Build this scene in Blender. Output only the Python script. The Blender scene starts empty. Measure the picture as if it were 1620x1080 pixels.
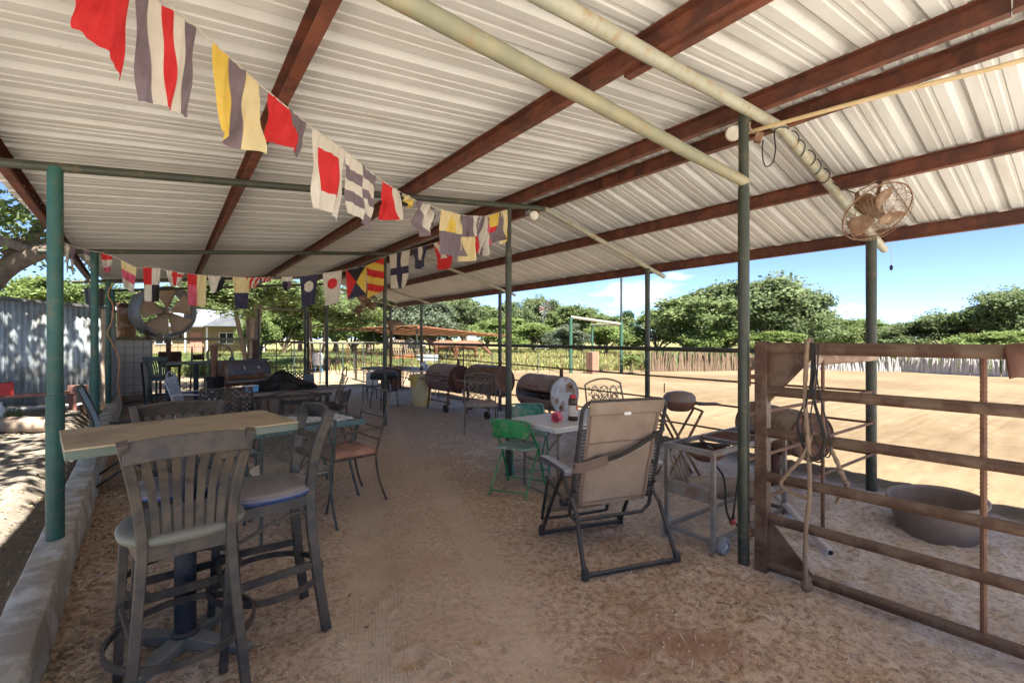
import bpy, math, random
import numpy as np
from mathutils import Vector, Matrix

sc = bpy.context.scene
COL = sc.collection
R = math.radians
PI = math.pi

# ------------------------------------------------------------------ camera, world, sun, exposure
CAM_H = 1.5
YAW = R(36.56)
cd = bpy.data.cameras.new('camera')
cam = bpy.data.objects.new('camera', cd)
COL.objects.link(cam)
cam.location = (0, 0, CAM_H)
cam.rotation_euler = (R(90), 0, -YAW)
cd.sensor_width = 36.0
cd.lens = 735.0 / 1620.0 * 36.0
cd.shift_y = -5.0 / 1620.0
cd.clip_start = 0.05
cd.clip_end = 900
sc.camera = cam

SUN_EL, SUN_AZ = 60.0, 186.0
SUN_STRENGTH, SKY_STRENGTH, EXPOSURE = 5.0, 0.072, 2.28
to_sun = Vector((math.sin(R(SUN_AZ)) * math.cos(R(SUN_EL)), math.cos(R(SUN_AZ)) * math.cos(R(SUN_EL)), math.sin(R(SUN_EL))))
sd = bpy.data.lights.new('sun', 'SUN')
sun = bpy.data.objects.new('sun', sd)
COL.objects.link(sun)
sd.energy = SUN_STRENGTH
sd.angle = R(0.53)
sd.color = (1.0, 0.95, 0.86)
sun.rotation_euler = (-to_sun).to_track_quat('-Z', 'Y').to_euler()

world = bpy.data.worlds.new('World')
sc.world = world
world.use_nodes = True
wn = world.node_tree
wn.nodes.clear()
w_out = wn.nodes.new('ShaderNodeOutputWorld')
w_bg = wn.nodes.new('ShaderNodeBackground')
w_sky = wn.nodes.new('ShaderNodeTexSky')
w_sky.sky_type = 'NISHITA'
w_sky.sun_disc = False
w_sky.sun_elevation = R(SUN_EL)
w_sky.sun_rotation = R(SUN_AZ)
w_sky.air_density = 0.42
w_sky.dust_density = 0.25
w_sky.ozone_density = 3.2
w_tc = wn.nodes.new('ShaderNodeTexCoord')
w_map = wn.nodes.new('ShaderNodeMapping')
w_map.inputs['Scale'].default_value = (2.2, 2.2, 7.5)
w_map.inputs['Location'].default_value = (0.35, 0.9, 0.2)
w_n = wn.nodes.new('ShaderNodeTexNoise')
w_n.inputs['Scale'].default_value = 1.6
w_n.inputs['Detail'].default_value = 7
w_r = wn.nodes.new('ShaderNodeMapRange')
w_r.inputs['From Min'].default_value = 0.635
w_r.inputs['From Max'].default_value = 0.78
w_mix = wn.nodes.new('ShaderNodeMix')
w_mix.data_type = 'RGBA'
w_mix.inputs[7].default_value = (7.5, 7.6, 7.8, 1)
wn.links.new(w_tc.outputs['Generated'], w_map.inputs['Vector'])
wn.links.new(w_map.outputs['Vector'], w_n.inputs['Vector'])
wn.links.new(w_n.outputs['Fac'], w_r.inputs['Value'])
wn.links.new(w_r.outputs['Result'], w_mix.inputs[0])
wn.links.new(w_sky.outputs['Color'], w_mix.inputs[6])
wn.links.new(w_mix.outputs[2], w_bg.inputs['Color'])
w_bg.inputs['Strength'].default_value = SKY_STRENGTH
wn.links.new(w_bg.outputs['Background'], w_out.inputs['Surface'])

sc.view_settings.view_transform = 'Standard'
sc.view_settings.look = 'None'
sc.view_settings.exposure = EXPOSURE
sc.view_settings.gamma = 1.0
sc.view_settings.use_curve_mapping = False
sc.render.engine = 'CYCLES'
sc.cycles.max_bounces = 10
sc.cycles.diffuse_bounces = 6
sc.cycles.transparent_max_bounces = 8

# ------------------------------------------------------------------ measuring helpers
CY, SY = math.cos(YAW), math.sin(YAW)
F = 735.0

def atz(px, py, z=0.0):
    """the place, at height z, on the sight line measured in the photograph"""
    zc = (CAM_H - z) * F / (py - 535.0)
    return atd(px, py, zc)

def atd(px, py, zc):
    xc = (px - 810.0) * zc / F
    return Vector((xc * CY + zc * SY, -xc * SY + zc * CY, CAM_H - (py - 535.0) * zc / F))

# ------------------------------------------------------------------ mesh helper
class MB:
    def __init__(s):
        s.v, s.f, s.m = [], [], []
        s.mi = 0
    def add(s, vs, fs):
        o = len(s.v)
        s.v += [tuple(p) for p in vs]
        s.f += [tuple(i + o for i in f) for f in fs]
        s.m += [s.mi] * len(fs)
        return s
    def box(s, c, d, rot=None):
        x, y, z = d[0] / 2, d[1] / 2, d[2] / 2
        vs = [Vector(p) for p in ((-x, -y, -z), (x, -y, -z), (x, y, -z), (-x, y, -z), (-x, -y, z), (x, -y, z), (x, y, z), (-x, y, z))]
        if rot is not None:
            vs = [rot @ p for p in vs]
        c = Vector(c)
        return s.add([p + c for p in vs], [(3, 2, 1, 0), (4, 5, 6, 7), (0, 1, 5, 4), (1, 2, 6, 5), (2, 3, 7, 6), (3, 0, 4, 7)])
    def sweep(s, pts, prof, closed=False, up=None, scales=None):
        """sweep a 2-D profile (list of (a, b)) along pts; a goes sideways, b goes along 'up'"""
        pts = [Vector(p) for p in pts]
        n, k = len(pts), len(prof)
        rings = []
        ref = Vector(up) if up is not None else None
        prevN = None
        for i, p in enumerate(pts):
            if closed:
                t = (pts[(i + 1) % n] - pts[i - 1])
            else:
                t = pts[min(i + 1, n - 1)] - pts[max(i - 1, 0)]
            if t.length < 1e-9:
                t = Vector((0, 0, 1))
            t.normalize()
            if ref is not None:
                b = ref - t * ref.dot(t)
                if b.length < 1e-4:
                    b = Vector((1, 0, 0)) - t * t.x
                    if b.length < 1e-4:
                        b = Vector((0, 1, 0))
            else:
                if prevN is None:
                    g = Vector((0, 0, 1)) if abs(t.z) < 0.9 else Vector((1, 0, 0))
                    b = g - t * g.dot(t)
                else:
                    b = prevN - t * prevN.dot(t)
                    if b.length < 1e-4:
                        g = Vector((0, 0, 1)) if abs(t.z) < 0.9 else Vector((1, 0, 0))
                        b = g - t * g.dot(t)
            b.normalize()
            prevN = b
            a = t.cross(b)
            q = 1.0 if scales is None else scales[i]
            rings.append([p + a * (u * q) + b * (w * q) for u, w in prof])
        vs = [p for r in rings for p in r]
        fs = []
        for i in range(n if closed else n - 1):
            j = (i + 1) % n
            for q in range(k):
                q2 = (q + 1) % k
                fs.append((i * k + q, i * k + q2, j * k + q2, j * k + q))
        if not closed:
            fs.append(tuple(reversed(range(k))))
            fs.append(tuple((n - 1) * k + q for q in range(k)))
        return s.add(vs, fs)
    def tube(s, pts, r, n=8, closed=False, radii=None):
        prof = [(math.cos(2 * PI * i / n), math.sin(2 * PI * i / n)) for i in range(n)]
        if radii is None:
            prof = [(a * r, b * r) for a, b in prof]
        return s.sweep(pts, prof, closed, None, radii)
    def bar(s, p, q, w, h, up=(0, 0, 1)):
        return s.sweep([p, q], [(-w / 2, -h / 2), (w / 2, -h / 2), (w / 2, h / 2), (-w / 2, h / 2)], False, up)
    def strip(s, pts, w, h, up=(0, 0, 1), closed=False):
        return s.sweep(pts, [(-w / 2, -h / 2), (w / 2, -h / 2), (w / 2, h / 2), (-w / 2, h / 2)], closed, up)
    def lathe(s, prof, c=(0, 0, 0), n=20, mat=None, cap=True):
        """prof: list of (r, z); axis +Z unless mat rotates it"""
        vs, fs = [], []
        c = Vector(c)
        for r, z in prof:
            for i in range(n):
                p = Vector((r * math.cos(2 * PI * i / n), r * math.sin(2 * PI * i / n), z))
                vs.append((mat @ p if mat is not None else p) + c)
        k = len(prof)
        for j in range(k - 1):
            for i in range(n):
                i2 = (i + 1) % n
                fs.append((j * n + i, j * n + i2, (j + 1) * n + i2, (j + 1) * n + i))
        if cap:
            if prof[0][0] > 1e-6:
                fs.append(tuple(reversed(range(n))))
            if prof[-1][0] > 1e-6:
                fs.append(tuple((k - 1) * n + i for i in range(n)))
        return s.add(vs, fs)
    def ball(s, c, r, scl=(1, 1, 1), n=12, m=8, jit=0, rnd=None, rot=None):
        prof = [(max(1e-5, math.sin(PI * j / m)), -math.cos(PI * j / m)) for j in range(m + 1)]
        vs, fs = [], []
        c = Vector(c)
        for a, z in prof:
            for i in range(n):
                q = r * (1 + (rnd.uniform(-jit, jit) if rnd else 0))
                p = Vector((a * math.cos(2 * PI * i / n) * scl[0] * q, a * math.sin(2 * PI * i / n) * scl[1] * q, z * scl[2] * q))
                vs.append((rot @ p if rot is not None else p) + c)
        for j in range(m):
            for i in range(n):
                i2 = (i + 1) % n
                fs.append((j * n + i, j * n + i2, (j + 1) * n + i2, (j + 1) * n + i))
        return s.add(vs, fs)
    def prism(s, pts, vec):
        """flat polygon pts (3-D) extruded by vec"""
        pts = [Vector(p) for p in pts]
        vec = Vector(vec)
        n = len(pts)
        vs = pts + [p + vec for p in pts]
        fs = [tuple(reversed(range(n))), tuple(range(n, 2 * n))]
        for i in range(n):
            j = (i + 1) % n
            fs.append((i, j, n + j, n + i))
        return s.add(vs, fs)
    def grid(s, fn, nu, nv, mfn=None):
        o = len(s.v)
        for j in range(nv + 1):
            for i in range(nu + 1):
                s.v.append(tuple(fn(i / nu, j / nv)))
        for j in range(nv):
            for i in range(nu):
                a = o + j * (nu + 1) + i
                s.f.append((a, a + 1, a + nu + 2, a + nu + 1))
                s.m.append(mfn((i + .5) / nu, (j + .5) / nv) if mfn else s.mi)
        return s
    def mesh(s, name, mats, smooth=True, sharp=38):
        me = bpy.data.meshes.new(name)
        me.from_pydata(s.v, [], s.f)
        for m in (mats if isinstance(mats, (list, tuple)) else [mats]):
            me.materials.append(m)
        if any(s.m):
            me.polygons.foreach_set('material_index', s.m)
        if smooth:
            me.polygons.foreach_set('use_smooth', [True] * len(me.polygons))
            me.set_sharp_from_angle(angle=R(sharp))
        me.update()
        return me
    def build(s, name, mats, parent=None, smooth=True, sharp=38, bevel=0, solid=0):
        o = bpy.data.objects.new(name, s.mesh(name, mats, smooth, sharp))
        COL.objects.link(o)
        if parent is not None:
            o.parent = parent
        if solid:
            sm = o.modifiers.new('solid', 'SOLIDIFY'); sm.thickness = solid; sm.offset = 0
        if bevel:
            bm = o.modifiers.new('bevel', 'BEVEL'); bm.width = bevel; bm.segments = 2; bm.limit_method = 'ANGLE'; bm.angle_limit = R(40)
        return o

def tag(o, label=None, cat=None, group=None, kind=None):
    if label: o['label'] = label
    if cat: o['category'] = cat
    if group: o['group'] = group
    if kind: o['kind'] = kind
    return o

def thing(name, label, cat, loc=(0, 0, 0), rz=0.0, group=None, scale=1.0):
    o = bpy.data.objects.new(name, None)
    COL.objects.link(o)
    o.empty_display_size = .1
    o.location = loc
    o.rotation_euler = (0, 0, rz)
    o.scale = (scale, scale, scale)
    return tag(o, label, cat, group)

def dup(root, loc, rz=0.0, label=None, group=None, scale=None):
    def cp(o, par):
        c = o.copy()
        COL.objects.link(c)
        c.parent = par
        for ch in list(o.children):
            cp(ch, c)
        return c
    r = cp(root, root.parent)
    r.location = loc
    r.rotation_euler = (0, 0, rz)
    if label: r['label'] = label
    if group: r['group'] = group
    if scale is not None: r.scale = (scale, scale, scale) if not hasattr(scale, '__len__') else scale
    return r

def part_copy(o, loc=(0, 0, 0), rot=(0, 0, 0), parent=None, scale=(1, 1, 1)):
    c = o.copy()
    COL.objects.link(c)
    c.parent = parent if parent is not None else o.parent
    c.location = loc
    c.rotation_euler = rot
    c.scale = scale
    return c

def arc(c, r, a0, a1, n, plane='xz'):
    out = []
    for i in range(n + 1):
        a = R(a0 + (a1 - a0) * i / n)
        u, w = r * math.cos(a), r * math.sin(a)
        if plane == 'xz': out.append(Vector((c[0] + u, c[1], c[2] + w)))
        elif plane == 'yz': out.append(Vector((c[0], c[1] + u, c[2] + w)))
        else: out.append(Vector((c[0] + u, c[1] + w, c[2])))
    return out

def smooth_path(pts, n=5, closed=False):
    """Catmull-Rom through pts"""
    pts = [Vector(p) for p in pts]
    out = []
    m = len(pts)
    rng = range(m) if closed else range(m - 1)
    for i in rng:
        if closed:
            p0, p1, p2, p3 = pts[i - 1], pts[i], pts[(i + 1) % m], pts[(i + 2) % m]
        else:
            p0, p1, p2, p3 = pts[max(i - 1, 0)], pts[i], pts[i + 1], pts[min(i + 2, m - 1)]
        for k in range(n):
            t = k / n
            out.append(0.5 * ((2 * p1) + (p2 - p0) * t + (2 * p0 - 5 * p1 + 4 * p2 - p3) * t * t + (3 * p1 - p0 - 3 * p2 + p3) * t ** 3))
    if not closed:
        out.append(pts[-1])
    return out

# ------------------------------------------------------------------ materials
class NT:
    def __init__(s, name):
        s.mat = bpy.data.materials.new(name)
        s.mat.use_nodes = True
        s.t = s.mat.node_tree
        s.t.nodes.clear()
        s.out = s.t.nodes.new('ShaderNodeOutputMaterial')
        s.p = s.t.nodes.new('ShaderNodeBsdfPrincipled')
        s.link(s.p.outputs[0], s.out.inputs[0])
        s.tc = s.t.nodes.new('ShaderNodeTexCoord')
        s.geo = s.t.nodes.new('ShaderNodeNewGeometry')
    def link(s, a, b):
        s.t.links.new(a, b)
    def put(s, sock, v):
        if hasattr(v, 'is_output'):
            s.link(v, sock)
        elif hasattr(v, '__len__'):
            sock.default_value = (*v, 1) if len(v) == 3 and len(sock.default_value) == 4 else v
        else:
            sock.default_value = v
    def noise(s, scale, detail=4, rough=.55, vec=None, dist=0):
        n = s.t.nodes.new('ShaderNodeTexNoise')
        s.link(vec if vec is not None else s.tc.outputs['Object'], n.inputs['Vector'])
        n.inputs['Scale'].default_value = scale
        n.inputs['Detail'].default_value = detail
        n.inputs['Roughness'].default_value = rough
        n.inputs['Distortion'].default_value = dist
        return n.outputs['Fac']
    def voro(s, scale, vec=None, feat='F1', out='Distance'):
        n = s.t.nodes.new('ShaderNodeTexVoronoi')
        n.feature = feat
        s.link(vec if vec is not None else s.tc.outputs['Object'], n.inputs['Vector'])
        n.inputs['Scale'].default_value = scale
        return n.outputs[out]
    def scaled(s, sc3, vec=None):
        n = s.t.nodes.new('ShaderNodeMapping')
        s.link(vec if vec is not None else s.tc.outputs['Object'], n.inputs['Vector'])
        n.inputs['Scale'].default_value = sc3
        return n.outputs[0]
    def mr(s, v, a, b, c=0.0, d=1.0, smooth=False):
        n = s.t.nodes.new('ShaderNodeMapRange')
        if smooth: n.interpolation_type = 'SMOOTHSTEP'
        s.put(n.inputs['Value'], v)
        for k, q in zip(('From Min', 'From Max', 'To Min', 'To Max'), (a, b, c, d)):
            n.inputs[k].default_value = q
        return n.outputs[0]
    def math(s, op, a, b=0.0):
        n = s.t.nodes.new('ShaderNodeMath')
        n.operation = op
        s.put(n.inputs[0], a)
        s.put(n.inputs[1], b)
        return n.outputs[0]
    def mix(s, f, a, b):
        n = s.t.nodes.new('ShaderNodeMix')
        n.data_type = 'RGBA'
        s.put(n.inputs[0], f)
        s.put(n.inputs[6], a)
        s.put(n.inputs[7], b)
        return n.outputs[2]
    def sep(s, v):
        n = s.t.nodes.new('ShaderNodeSeparateXYZ')
        s.link(v, n.inputs[0])
        return n.outputs
    def bump(s, h, strength=.3, dist=.01):
        n = s.t.nodes.new('ShaderNodeBump')
        n.inputs['Strength'].default_value = strength
        n.inputs['Distance'].default_value = dist
        s.link(h, n.inputs['Height'])
        s.link(n.outputs[0], s.p.inputs['Normal'])
    def fin(s, col, rough=.7, metal=0.0, spec=.4):
        s.put(s.p.inputs['Base Color'], col)
        s.put(s.p.inputs['Roughness'], rough)
        s.put(s.p.inputs['Metallic'], metal)
        s.p.inputs['Specular IOR Level'].default_value = spec
        return s.mat

def M(name, c1, c2=None, sc_=6, rough=.7, metal=0, spec=.35, bump=0, bsc=90, rust=None, amt=.4, rsc=6, dust=None, damt=.7, speck=None):
    n = NT(name)
    col = c1
    if c2 is not None:
        col = n.mix(n.mr(n.noise(sc_, 6, .62), .36, .64), c1, c2)
    if rust is not None:
        f = n.mr(n.noise(rsc, 8, .68), 1 - amt - .22, 1 - amt - .08)
        col = n.mix(f, col, rust)
    if speck is not None:
        f = n.mr(n.noise(140, 2, .5), .68, .72)
        col = n.mix(f, col, speck)
    if dust is not None:
        z = n.sep(n.geo.outputs['True Normal'])[2]
        f = n.mr(z, .15, .95)
        f = n.math('MULTIPLY', f, n.mr(n.noise(9, 5, .6), .15, .6, .55, 1))
        f = n.math('MULTIPLY', f, damt)
        g = n.math('MULTIPLY', n.mr(n.noise(14, 6, .7), .45, .8), damt * .25)
        f = n.math('MAXIMUM', f, g)
        col = n.mix(f, col, dust)
    if bump:
        n.bump(n.noise(bsc, 5, .6), bump, .006)
    r = n.mr(n.noise(11, 4, .6), .3, .7, max(0, rough - .1), min(1, rough + .12))
    return n.fin(col, r, metal, spec)

DUST = (.34, .25, .18)
RUST = (.20, .075, .028)
MT = {}
MT['post_green'] = M('green_paint', (.012, .062, .050), (.018, .082, .064), 3, .5, rust=(.10, .09, .055), amt=.24, rsc=9, bump=.15, dust=DUST, damt=.35)
MT['post_olive'] = M('olive_paint', (.026, .033, .023), (.042, .047, .033), 3, .5, rust=(.10, .075, .04), amt=.24, rsc=11, bump=.12, dust=(.28, .21, .13), damt=.25)
MT['pipe_pale'] = M('pale_pipe_paint', (.25, .255, .20), (.31, .295, .225), 4, .5, rust=(.26, .18, .10), amt=.26, rsc=11, bump=.12, dust=(.42, .30, .18), damt=.35)
MT['pipe_mossy'] = M('mossy_pipe_paint', (.17, .17, .115), (.235, .205, .125), 5, .6, rust=(.22, .14, .07), amt=.22, rsc=16, bump=.2)
MT['purlin'] = M('red_oxide_primer', (.125, .040, .022), (.165, .055, .030), 5, .6, rust=(.08, .03, .02), amt=.35, bump=.1)
MT['gate'] = M('rusty_gate_pipe', (.115, .072, .046), (.16, .105, .068), 6, .6, rust=(.065, .03, .017), amt=.38, bump=.2, dust=(.26, .18, .12), damt=.3)
MT['rod'] = M('rusty_rod', (.11, .05, .03), (.17, .085, .05), 9, .7, bump=.2)
MT['rust'] = M('rusty_steel', (.24, .10, .055), (.33, .175, .10), 5, .75, rust=(.085, .04, .028), amt=.45, rsc=5, bump=.3)
MT['rust_drum'] = M('rusty_drum', (.36, .185, .115), (.44, .31, .23), 3.2, .6, rust=(.21, .13, .10), amt=.42, rsc=4, bump=.2, spec=.5, dust=(.42, .36, .31), damt=.4)
MT['drum_dark'] = M('sooty_drum', (.14, .115, .095), (.25, .21, .175), 4, .5, rust=(.16, .075, .035), amt=.42, rsc=5, bump=.2, spec=.5)
MT['drum_white'] = M('chalky_drum_end', (.50, .50, .50), (.40, .39, .38), 4, .6, rust=(.24, .14, .08), amt=.30, rsc=6, bump=.1)
MT['soot_and_shade'] = M('black_soot_and_shade', (.012, .011, .010), (.022, .018, .015), 8, .8)
MT['black'] = M('black_metal', (.016, .016, .018), (.035, .033, .032), 8, .5, dust=DUST, damt=.35)
MT['iron'] = M('black_wrought_iron', (.018, .020, .020), (.04, .04, .038), 9, .5, rust=(.13, .07, .04), amt=.3, dust=DUST, damt=.4)
MT['iron_green'] = M('weathered_green_iron', (.03, .05, .045), (.06, .08, .075), 9, .55, dust=DUST, damt=.4)
MT['iron_brown'] = M('brown_cast_aluminium', (.10, .075, .055), (.16, .13, .10), 10, .5, dust=(.42, .36, .3), damt=.55)
MT['silver'] = M('silver_metal', (.36, .38, .41), (.45, .46, .48), 9, .45, spec=.5)
MT['stool'] = M('dusty_stool_metal', (.022, .021, .022), (.042, .036, .032), 7, .5, rust=(.065, .05, .038), amt=.34, rsc=11, dust=(.20, .15, .11), damt=.4, bump=.1)
MT['stool_dark'] = M('stool_metal_dark', (.020, .021, .026), (.038, .037, .037), 7, .45, rust=(.07, .055, .042), amt=.3, rsc=8, dust=(.20, .15, .11), damt=.45, bump=.1)
MT['column'] = M('navy_table_column', (.010, .014, .024), (.022, .026, .036), 8, .55, dust=DUST, damt=.3, speck=(.2, .16, .12))
MT['foot'] = M('dusty_table_foot', (.10, .11, .10), (.16, .155, .135), 6, .75, dust=(.32, .26, .20), damt=.6, bump=.2)
MT['tabletop'] = M('dusty_tabletop', (.36, .27, .165), (.42, .325, .205), 3, .75, bump=.06, bsc=40, rust=(.30, .215, .13), amt=.28, rsc=4)
MT['tableedge'] = M('grey_green_edge', (.085, .12, .10), (.12, .145, .12), 6, .6, dust=DUST, damt=.3)
MT['vinyl_blue'] = M('dusty_blue_vinyl', (.018, .045, .15), (.024, .05, .13), 8, .4, dust=(.30, .245, .21), damt=.95, bump=.05, bsc=200)
MT['vinyl_grey'] = M('dusty_grey_vinyl', (.10, .11, .092), (.14, .14, .115), 5, .5, dust=(.20, .17, .135), damt=.5, bump=.05, bsc=200)
MT['vinyl_black'] = M('black_vinyl', (.02, .022, .026), (.04, .04, .045), 6, .5, dust=DUST, damt=.5)
MT['sling_blue'] = M('pale_blue_sling', (.28, .40, .47), (.33, .44, .50), 12, .75, bump=.1, bsc=300)
MT['canvas'] = M('taupe_canvas', (.235, .168, .122), (.27, .20, .148), 7, .85, bump=.25, bsc=350, rust=(.21, .15, .11), amt=.3, rsc=3)
MT['canvas_band'] = M('brown_strap', (.13, .085, .065), (.16, .105, .08), 9, .85)
MT['charcoal'] = M('charcoal_tube', (.016, .016, .018), (.027, .026, .026), 8, .45, dust=DUST, damt=.3)
MT['armrest'] = M('dusty_armrest', (.055, .055, .06), (.08, .078, .08), 8, .55, dust=(.42, .42, .44), damt=1.0)
MT['green_chair'] = M('worn_green_paint', (.012, .17, .045), (.025, .26, .085), 5, .4, rust=(.20, .28, .13), amt=.26, rsc=9, dust=(.30, .36, .26), damt=.3)
MT['green_chair2'] = M('teal_green_paint', (.02, .19, .11), (.04, .25, .155), 6, .45, rust=(.26, .3, .24), amt=.3, rsc=8, dust=(.36, .42, .40), damt=.6)
MT['seat_pale'] = M('worn_pale_seat', (.30, .36, .31), (.38, .42, .38), 8, .6, rust=(.12, .25, .14), amt=.34, rsc=7)
MT['white_plastic'] = M('white_plastic', (.66, .64, .60), (.58, .55, .50), 5, .5, dust=(.5, .44, .36), damt=.25)
MT['white'] = M('white_paint', (.70, .69, .66), (.60, .58, .54), 7, .6, dust=DUST, damt=.2)
MT['pvc'] = M('white_pvc', (.62, .61, .60), (.5, .48, .46), 6, .45, dust=DUST, damt=.25)
MT['cloth_white'] = M('white_cloth', (.62, .61, .57), (.5, .48, .43), 9, .9, bump=.2)
MT['cushion_terra'] = M('terracotta_cushion', (.33, .155, .10), (.41, .215, .145), 7, .9, bump=.2)
MT['cushion_tan'] = M('tan_cushion', (.42, .30, .21), (.48, .36, .27), 7, .9, bump=.2)
MT['paleseat'] = M('pale_floral_seat', (.40, .33, .27), (.26, .19, .15), 22, .9)
MT['stone_top'] = M('stone_tabletop', (.25, .20, .165), (.33, .27, .22), 10, .8, bump=.3)
MT['teal_rim'] = M('teal_table_rim', (.055, .12, .125), (.09, .155, .15), 8, .5, dust=DUST, damt=.3)
MT['tarp'] = M('black_tarp', (.008, .008, .010), (.018, .017, .018), 5, .42, spec=.5)
MT['blue_plastic'] = M('blue_plastic', (.12, .32, .55), (.15, .38, .6), 7, .4)
MT['red_plastic'] = M('red_plastic', (.48, .025, .025), (.55, .04, .035), 7, .45)
MT['red_wood'] = M('red_painted_wood', (.30, .12, .085), (.38, .2, .15), 8, .85, bump=.3)
MT['bin_yellow'] = M('yellowed_plastic', (.62, .49, .25), (.66, .56, .36), 4, .5, rust=(.70, .45, .06), amt=.3, rsc=3)
MT['tub'] = M('brown_rubber_tub', (.17, .125, .10), (.215, .165, .135), 5, .75, dust=(.36, .29, .24), damt=.6, bump=.15)
MT['leather'] = M('brown_leather', (.10, .042, .026), (.14, .065, .042), 9, .55)
MT['rope'] = M('dusty_rope', (.19, .13, .085), (.25, .175, .115), 20, .9, bump=.6, bsc=160)
MT['cord'] = M('black_cord', (.018, .015, .013), None, 5, .6)
MT['fan_tan'] = M('dusty_tan_metal', (.24, .175, .115), (.30, .225, .155), 8, .7, rust=(.17, .09, .05), amt=.4)
MT['fan_drum'] = M('grey_fan_shroud', (.19, .21, .23), (.25, .26, .265), 6, .55, rust=(.16, .09, .06), amt=.28)
MT['fan_blade'] = M('brown_fan_blade', (.29, .205, .14), (.36, .265, .19), 4, .55, spec=.5)
MT['lamp_glass'] = M('floodlight_lens', (.68, .66, .60), (.6, .55, .46), 6, .3)
MT['wood'] = M('weathered_wood', (.27, .19, .13), (.36, .28, .21), 6, .9, bump=.5, bsc=40)
MT['bark'] = M('oak_bark', (.13, .10, .075), (.21, .165, .125), 9, .95, bump=.8, bsc=24)
MT['log_end'] = M('cut_log_end', (.42, .28, .16), (.36, .22, .12), 12, .9)
MT['concrete'] = M('kerb_concrete', (.55, .49, .40), (.64, .575, .48), 3, .92, bump=.6, bsc=30, rust=(.38, .31, .24), amt=.36, rsc=5, speck=(.22, .18, .14))
MT['galv'] = M('galvanised_sheet', (.24, .285, .305), (.30, .34, .355), 2.5, .5, metal=.15, rust=(.20, .20, .185), amt=.33, rsc=3)
MT['rust_roof'] = M('rusted_roof', (.34, .155, .085), (.42, .215, .125), 1.5, .85, rust=(.24, .1, .055), amt=.4, rsc=2)
MT['stick_white'] = M('bleached_cedar', (.32, .305, .29), (.44, .425, .41), 3, .95)
MT['stick_brown'] = M('brown_cedar', (.12, .082, .052), (.21, .15, .10), 3, .95)
MT['house_wall'] = M('tan_stone_wall', (.20, .15, .09), (.27, .21, .13), 5, .9)
MT['house_roof'] = M('pale_shingle_roof', (.10, .11, .13), (.15, .16, .175), 2, .8)
MT['glass_dark'] = M('window_glass', (.02, .025, .03), None, 5, .12, spec=.6)
MT['red_paint'] = M('faded_red_paint', (.34, .07, .045), (.42, .12, .08), 3, .7)
MT['grey_steel'] = M('grey_steel', (.22, .23, .235), (.28, .28, .275), 6, .5)
MT['tank'] = M('stock_tank_steel', (.25, .29, .29), (.30, .34, .33), 4, .5)
MT['hide_brown'] = M('brown_hide', (.11, .045, .022), (.15, .065, .035), 3, .7)
MT['hide_white'] = M('white_hide', (.58, .55, .50), (.5, .46, .4), 3, .7)
MT['mane'] = M('dark_mane', (.03, .018, .012), None, 5, .8)
MT['pink'] = M('pink_glass', (.62, .07, .13), (.68, .22, .28), 30, .25, spec=.6)
MT['bottle'] = M('brown_bottle', (.035, .018, .012), (.05, .026, .016), 6, .25, spec=.6)
MT['label'] = M('cream_label', (.60, .55, .46), (.52, .46, .38), 25, .7)
MT['label_red'] = M('red_label', (.50, .10, .05), None, 5, .6)
MT['grate'] = M('dark_grate', (.07, .05, .04), (.12, .09, .07), 9, .7)
MT['hose'] = M('black_hose', (.02, .02, .02), None, 5, .5)
MT['cart'] = M('cart_angle_iron', (.14, .13, .12), (.20, .18, .16), 7, .55, rust=(.15, .09, .06), amt=.3, dust=(.35, .29, .24), damt=.5)
MT['drum_tan'] = M('dusty_tan_drum', (.32, .235, .16), (.38, .29, .21), 4, .75, rust=(.20, .115, .07), amt=.36, rsc=4)
MT['grass_seed'] = M('straw', (.56, .46, .30), (.66, .57, .41), 4, .9)
MT['ball_red'] = M('regulator_red', (.45, .06, .05), None, 4, .5)
MT['clear'] = M('cloudy_plastic', (.50, .53, .55), (.42, .45, .47), 7, .3, spec=.5)

def striped_cloth():
    n = NT('striped_serape')
    x = n.sep(n.tc.outputs['Object'])[0]
    f = n.math('FRACT', n.math('MULTIPLY', x, 7.0))
    a = n.mix(n.mr(f, .33, .36), (.10, .035, .02), (.30, .14, .06))
    b = n.mix(n.mr(f, .62, .65), a, (.48, .36, .19))
    c = n.mix(n.mr(f, .80, .83), b, (.03, .02, .02))
    return n.fin(c, .9)
MT['serape'] = striped_cloth()

def roof_sheet_mat():
    n = NT('weathered_roof_sheet')
    v = n.scaled((.7, 6, 1))
    a = n.mix(n.mr(n.noise(1.6, 5, .6), .35, .65), (.57, .56, .54), (.49, .48, .46))
    st = n.mr(n.noise(1.3, 6, .65, v), .5, .72)
    oi = n.t.nodes.new('ShaderNodeObjectInfo')
    a = n.mix(n.mr(oi.outputs['Random'], 0, 1, 0, .22), a, (.41, .40, .385))
    b = n.mix(n.math('MULTIPLY', st, .55), a, (.36, .31, .26))
    rs = n.mr(n.noise(2.6, 8, .72), .66, .74)
    c = n.mix(n.math('MULTIPLY', rs, .7), b, (.42, .27, .15))
    d = n.mix(n.mr(n.noise(70, 2, .5), .74, .77), c, (.12, .09, .07))
    n.bump(n.noise(16, 3, .5), .06, .01)
    return n.fin(d, n.mr(n.noise(4, 3), .3, .7, .6, .75), 0.0, .25)
MT['roof'] = roof_sheet_mat()

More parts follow.
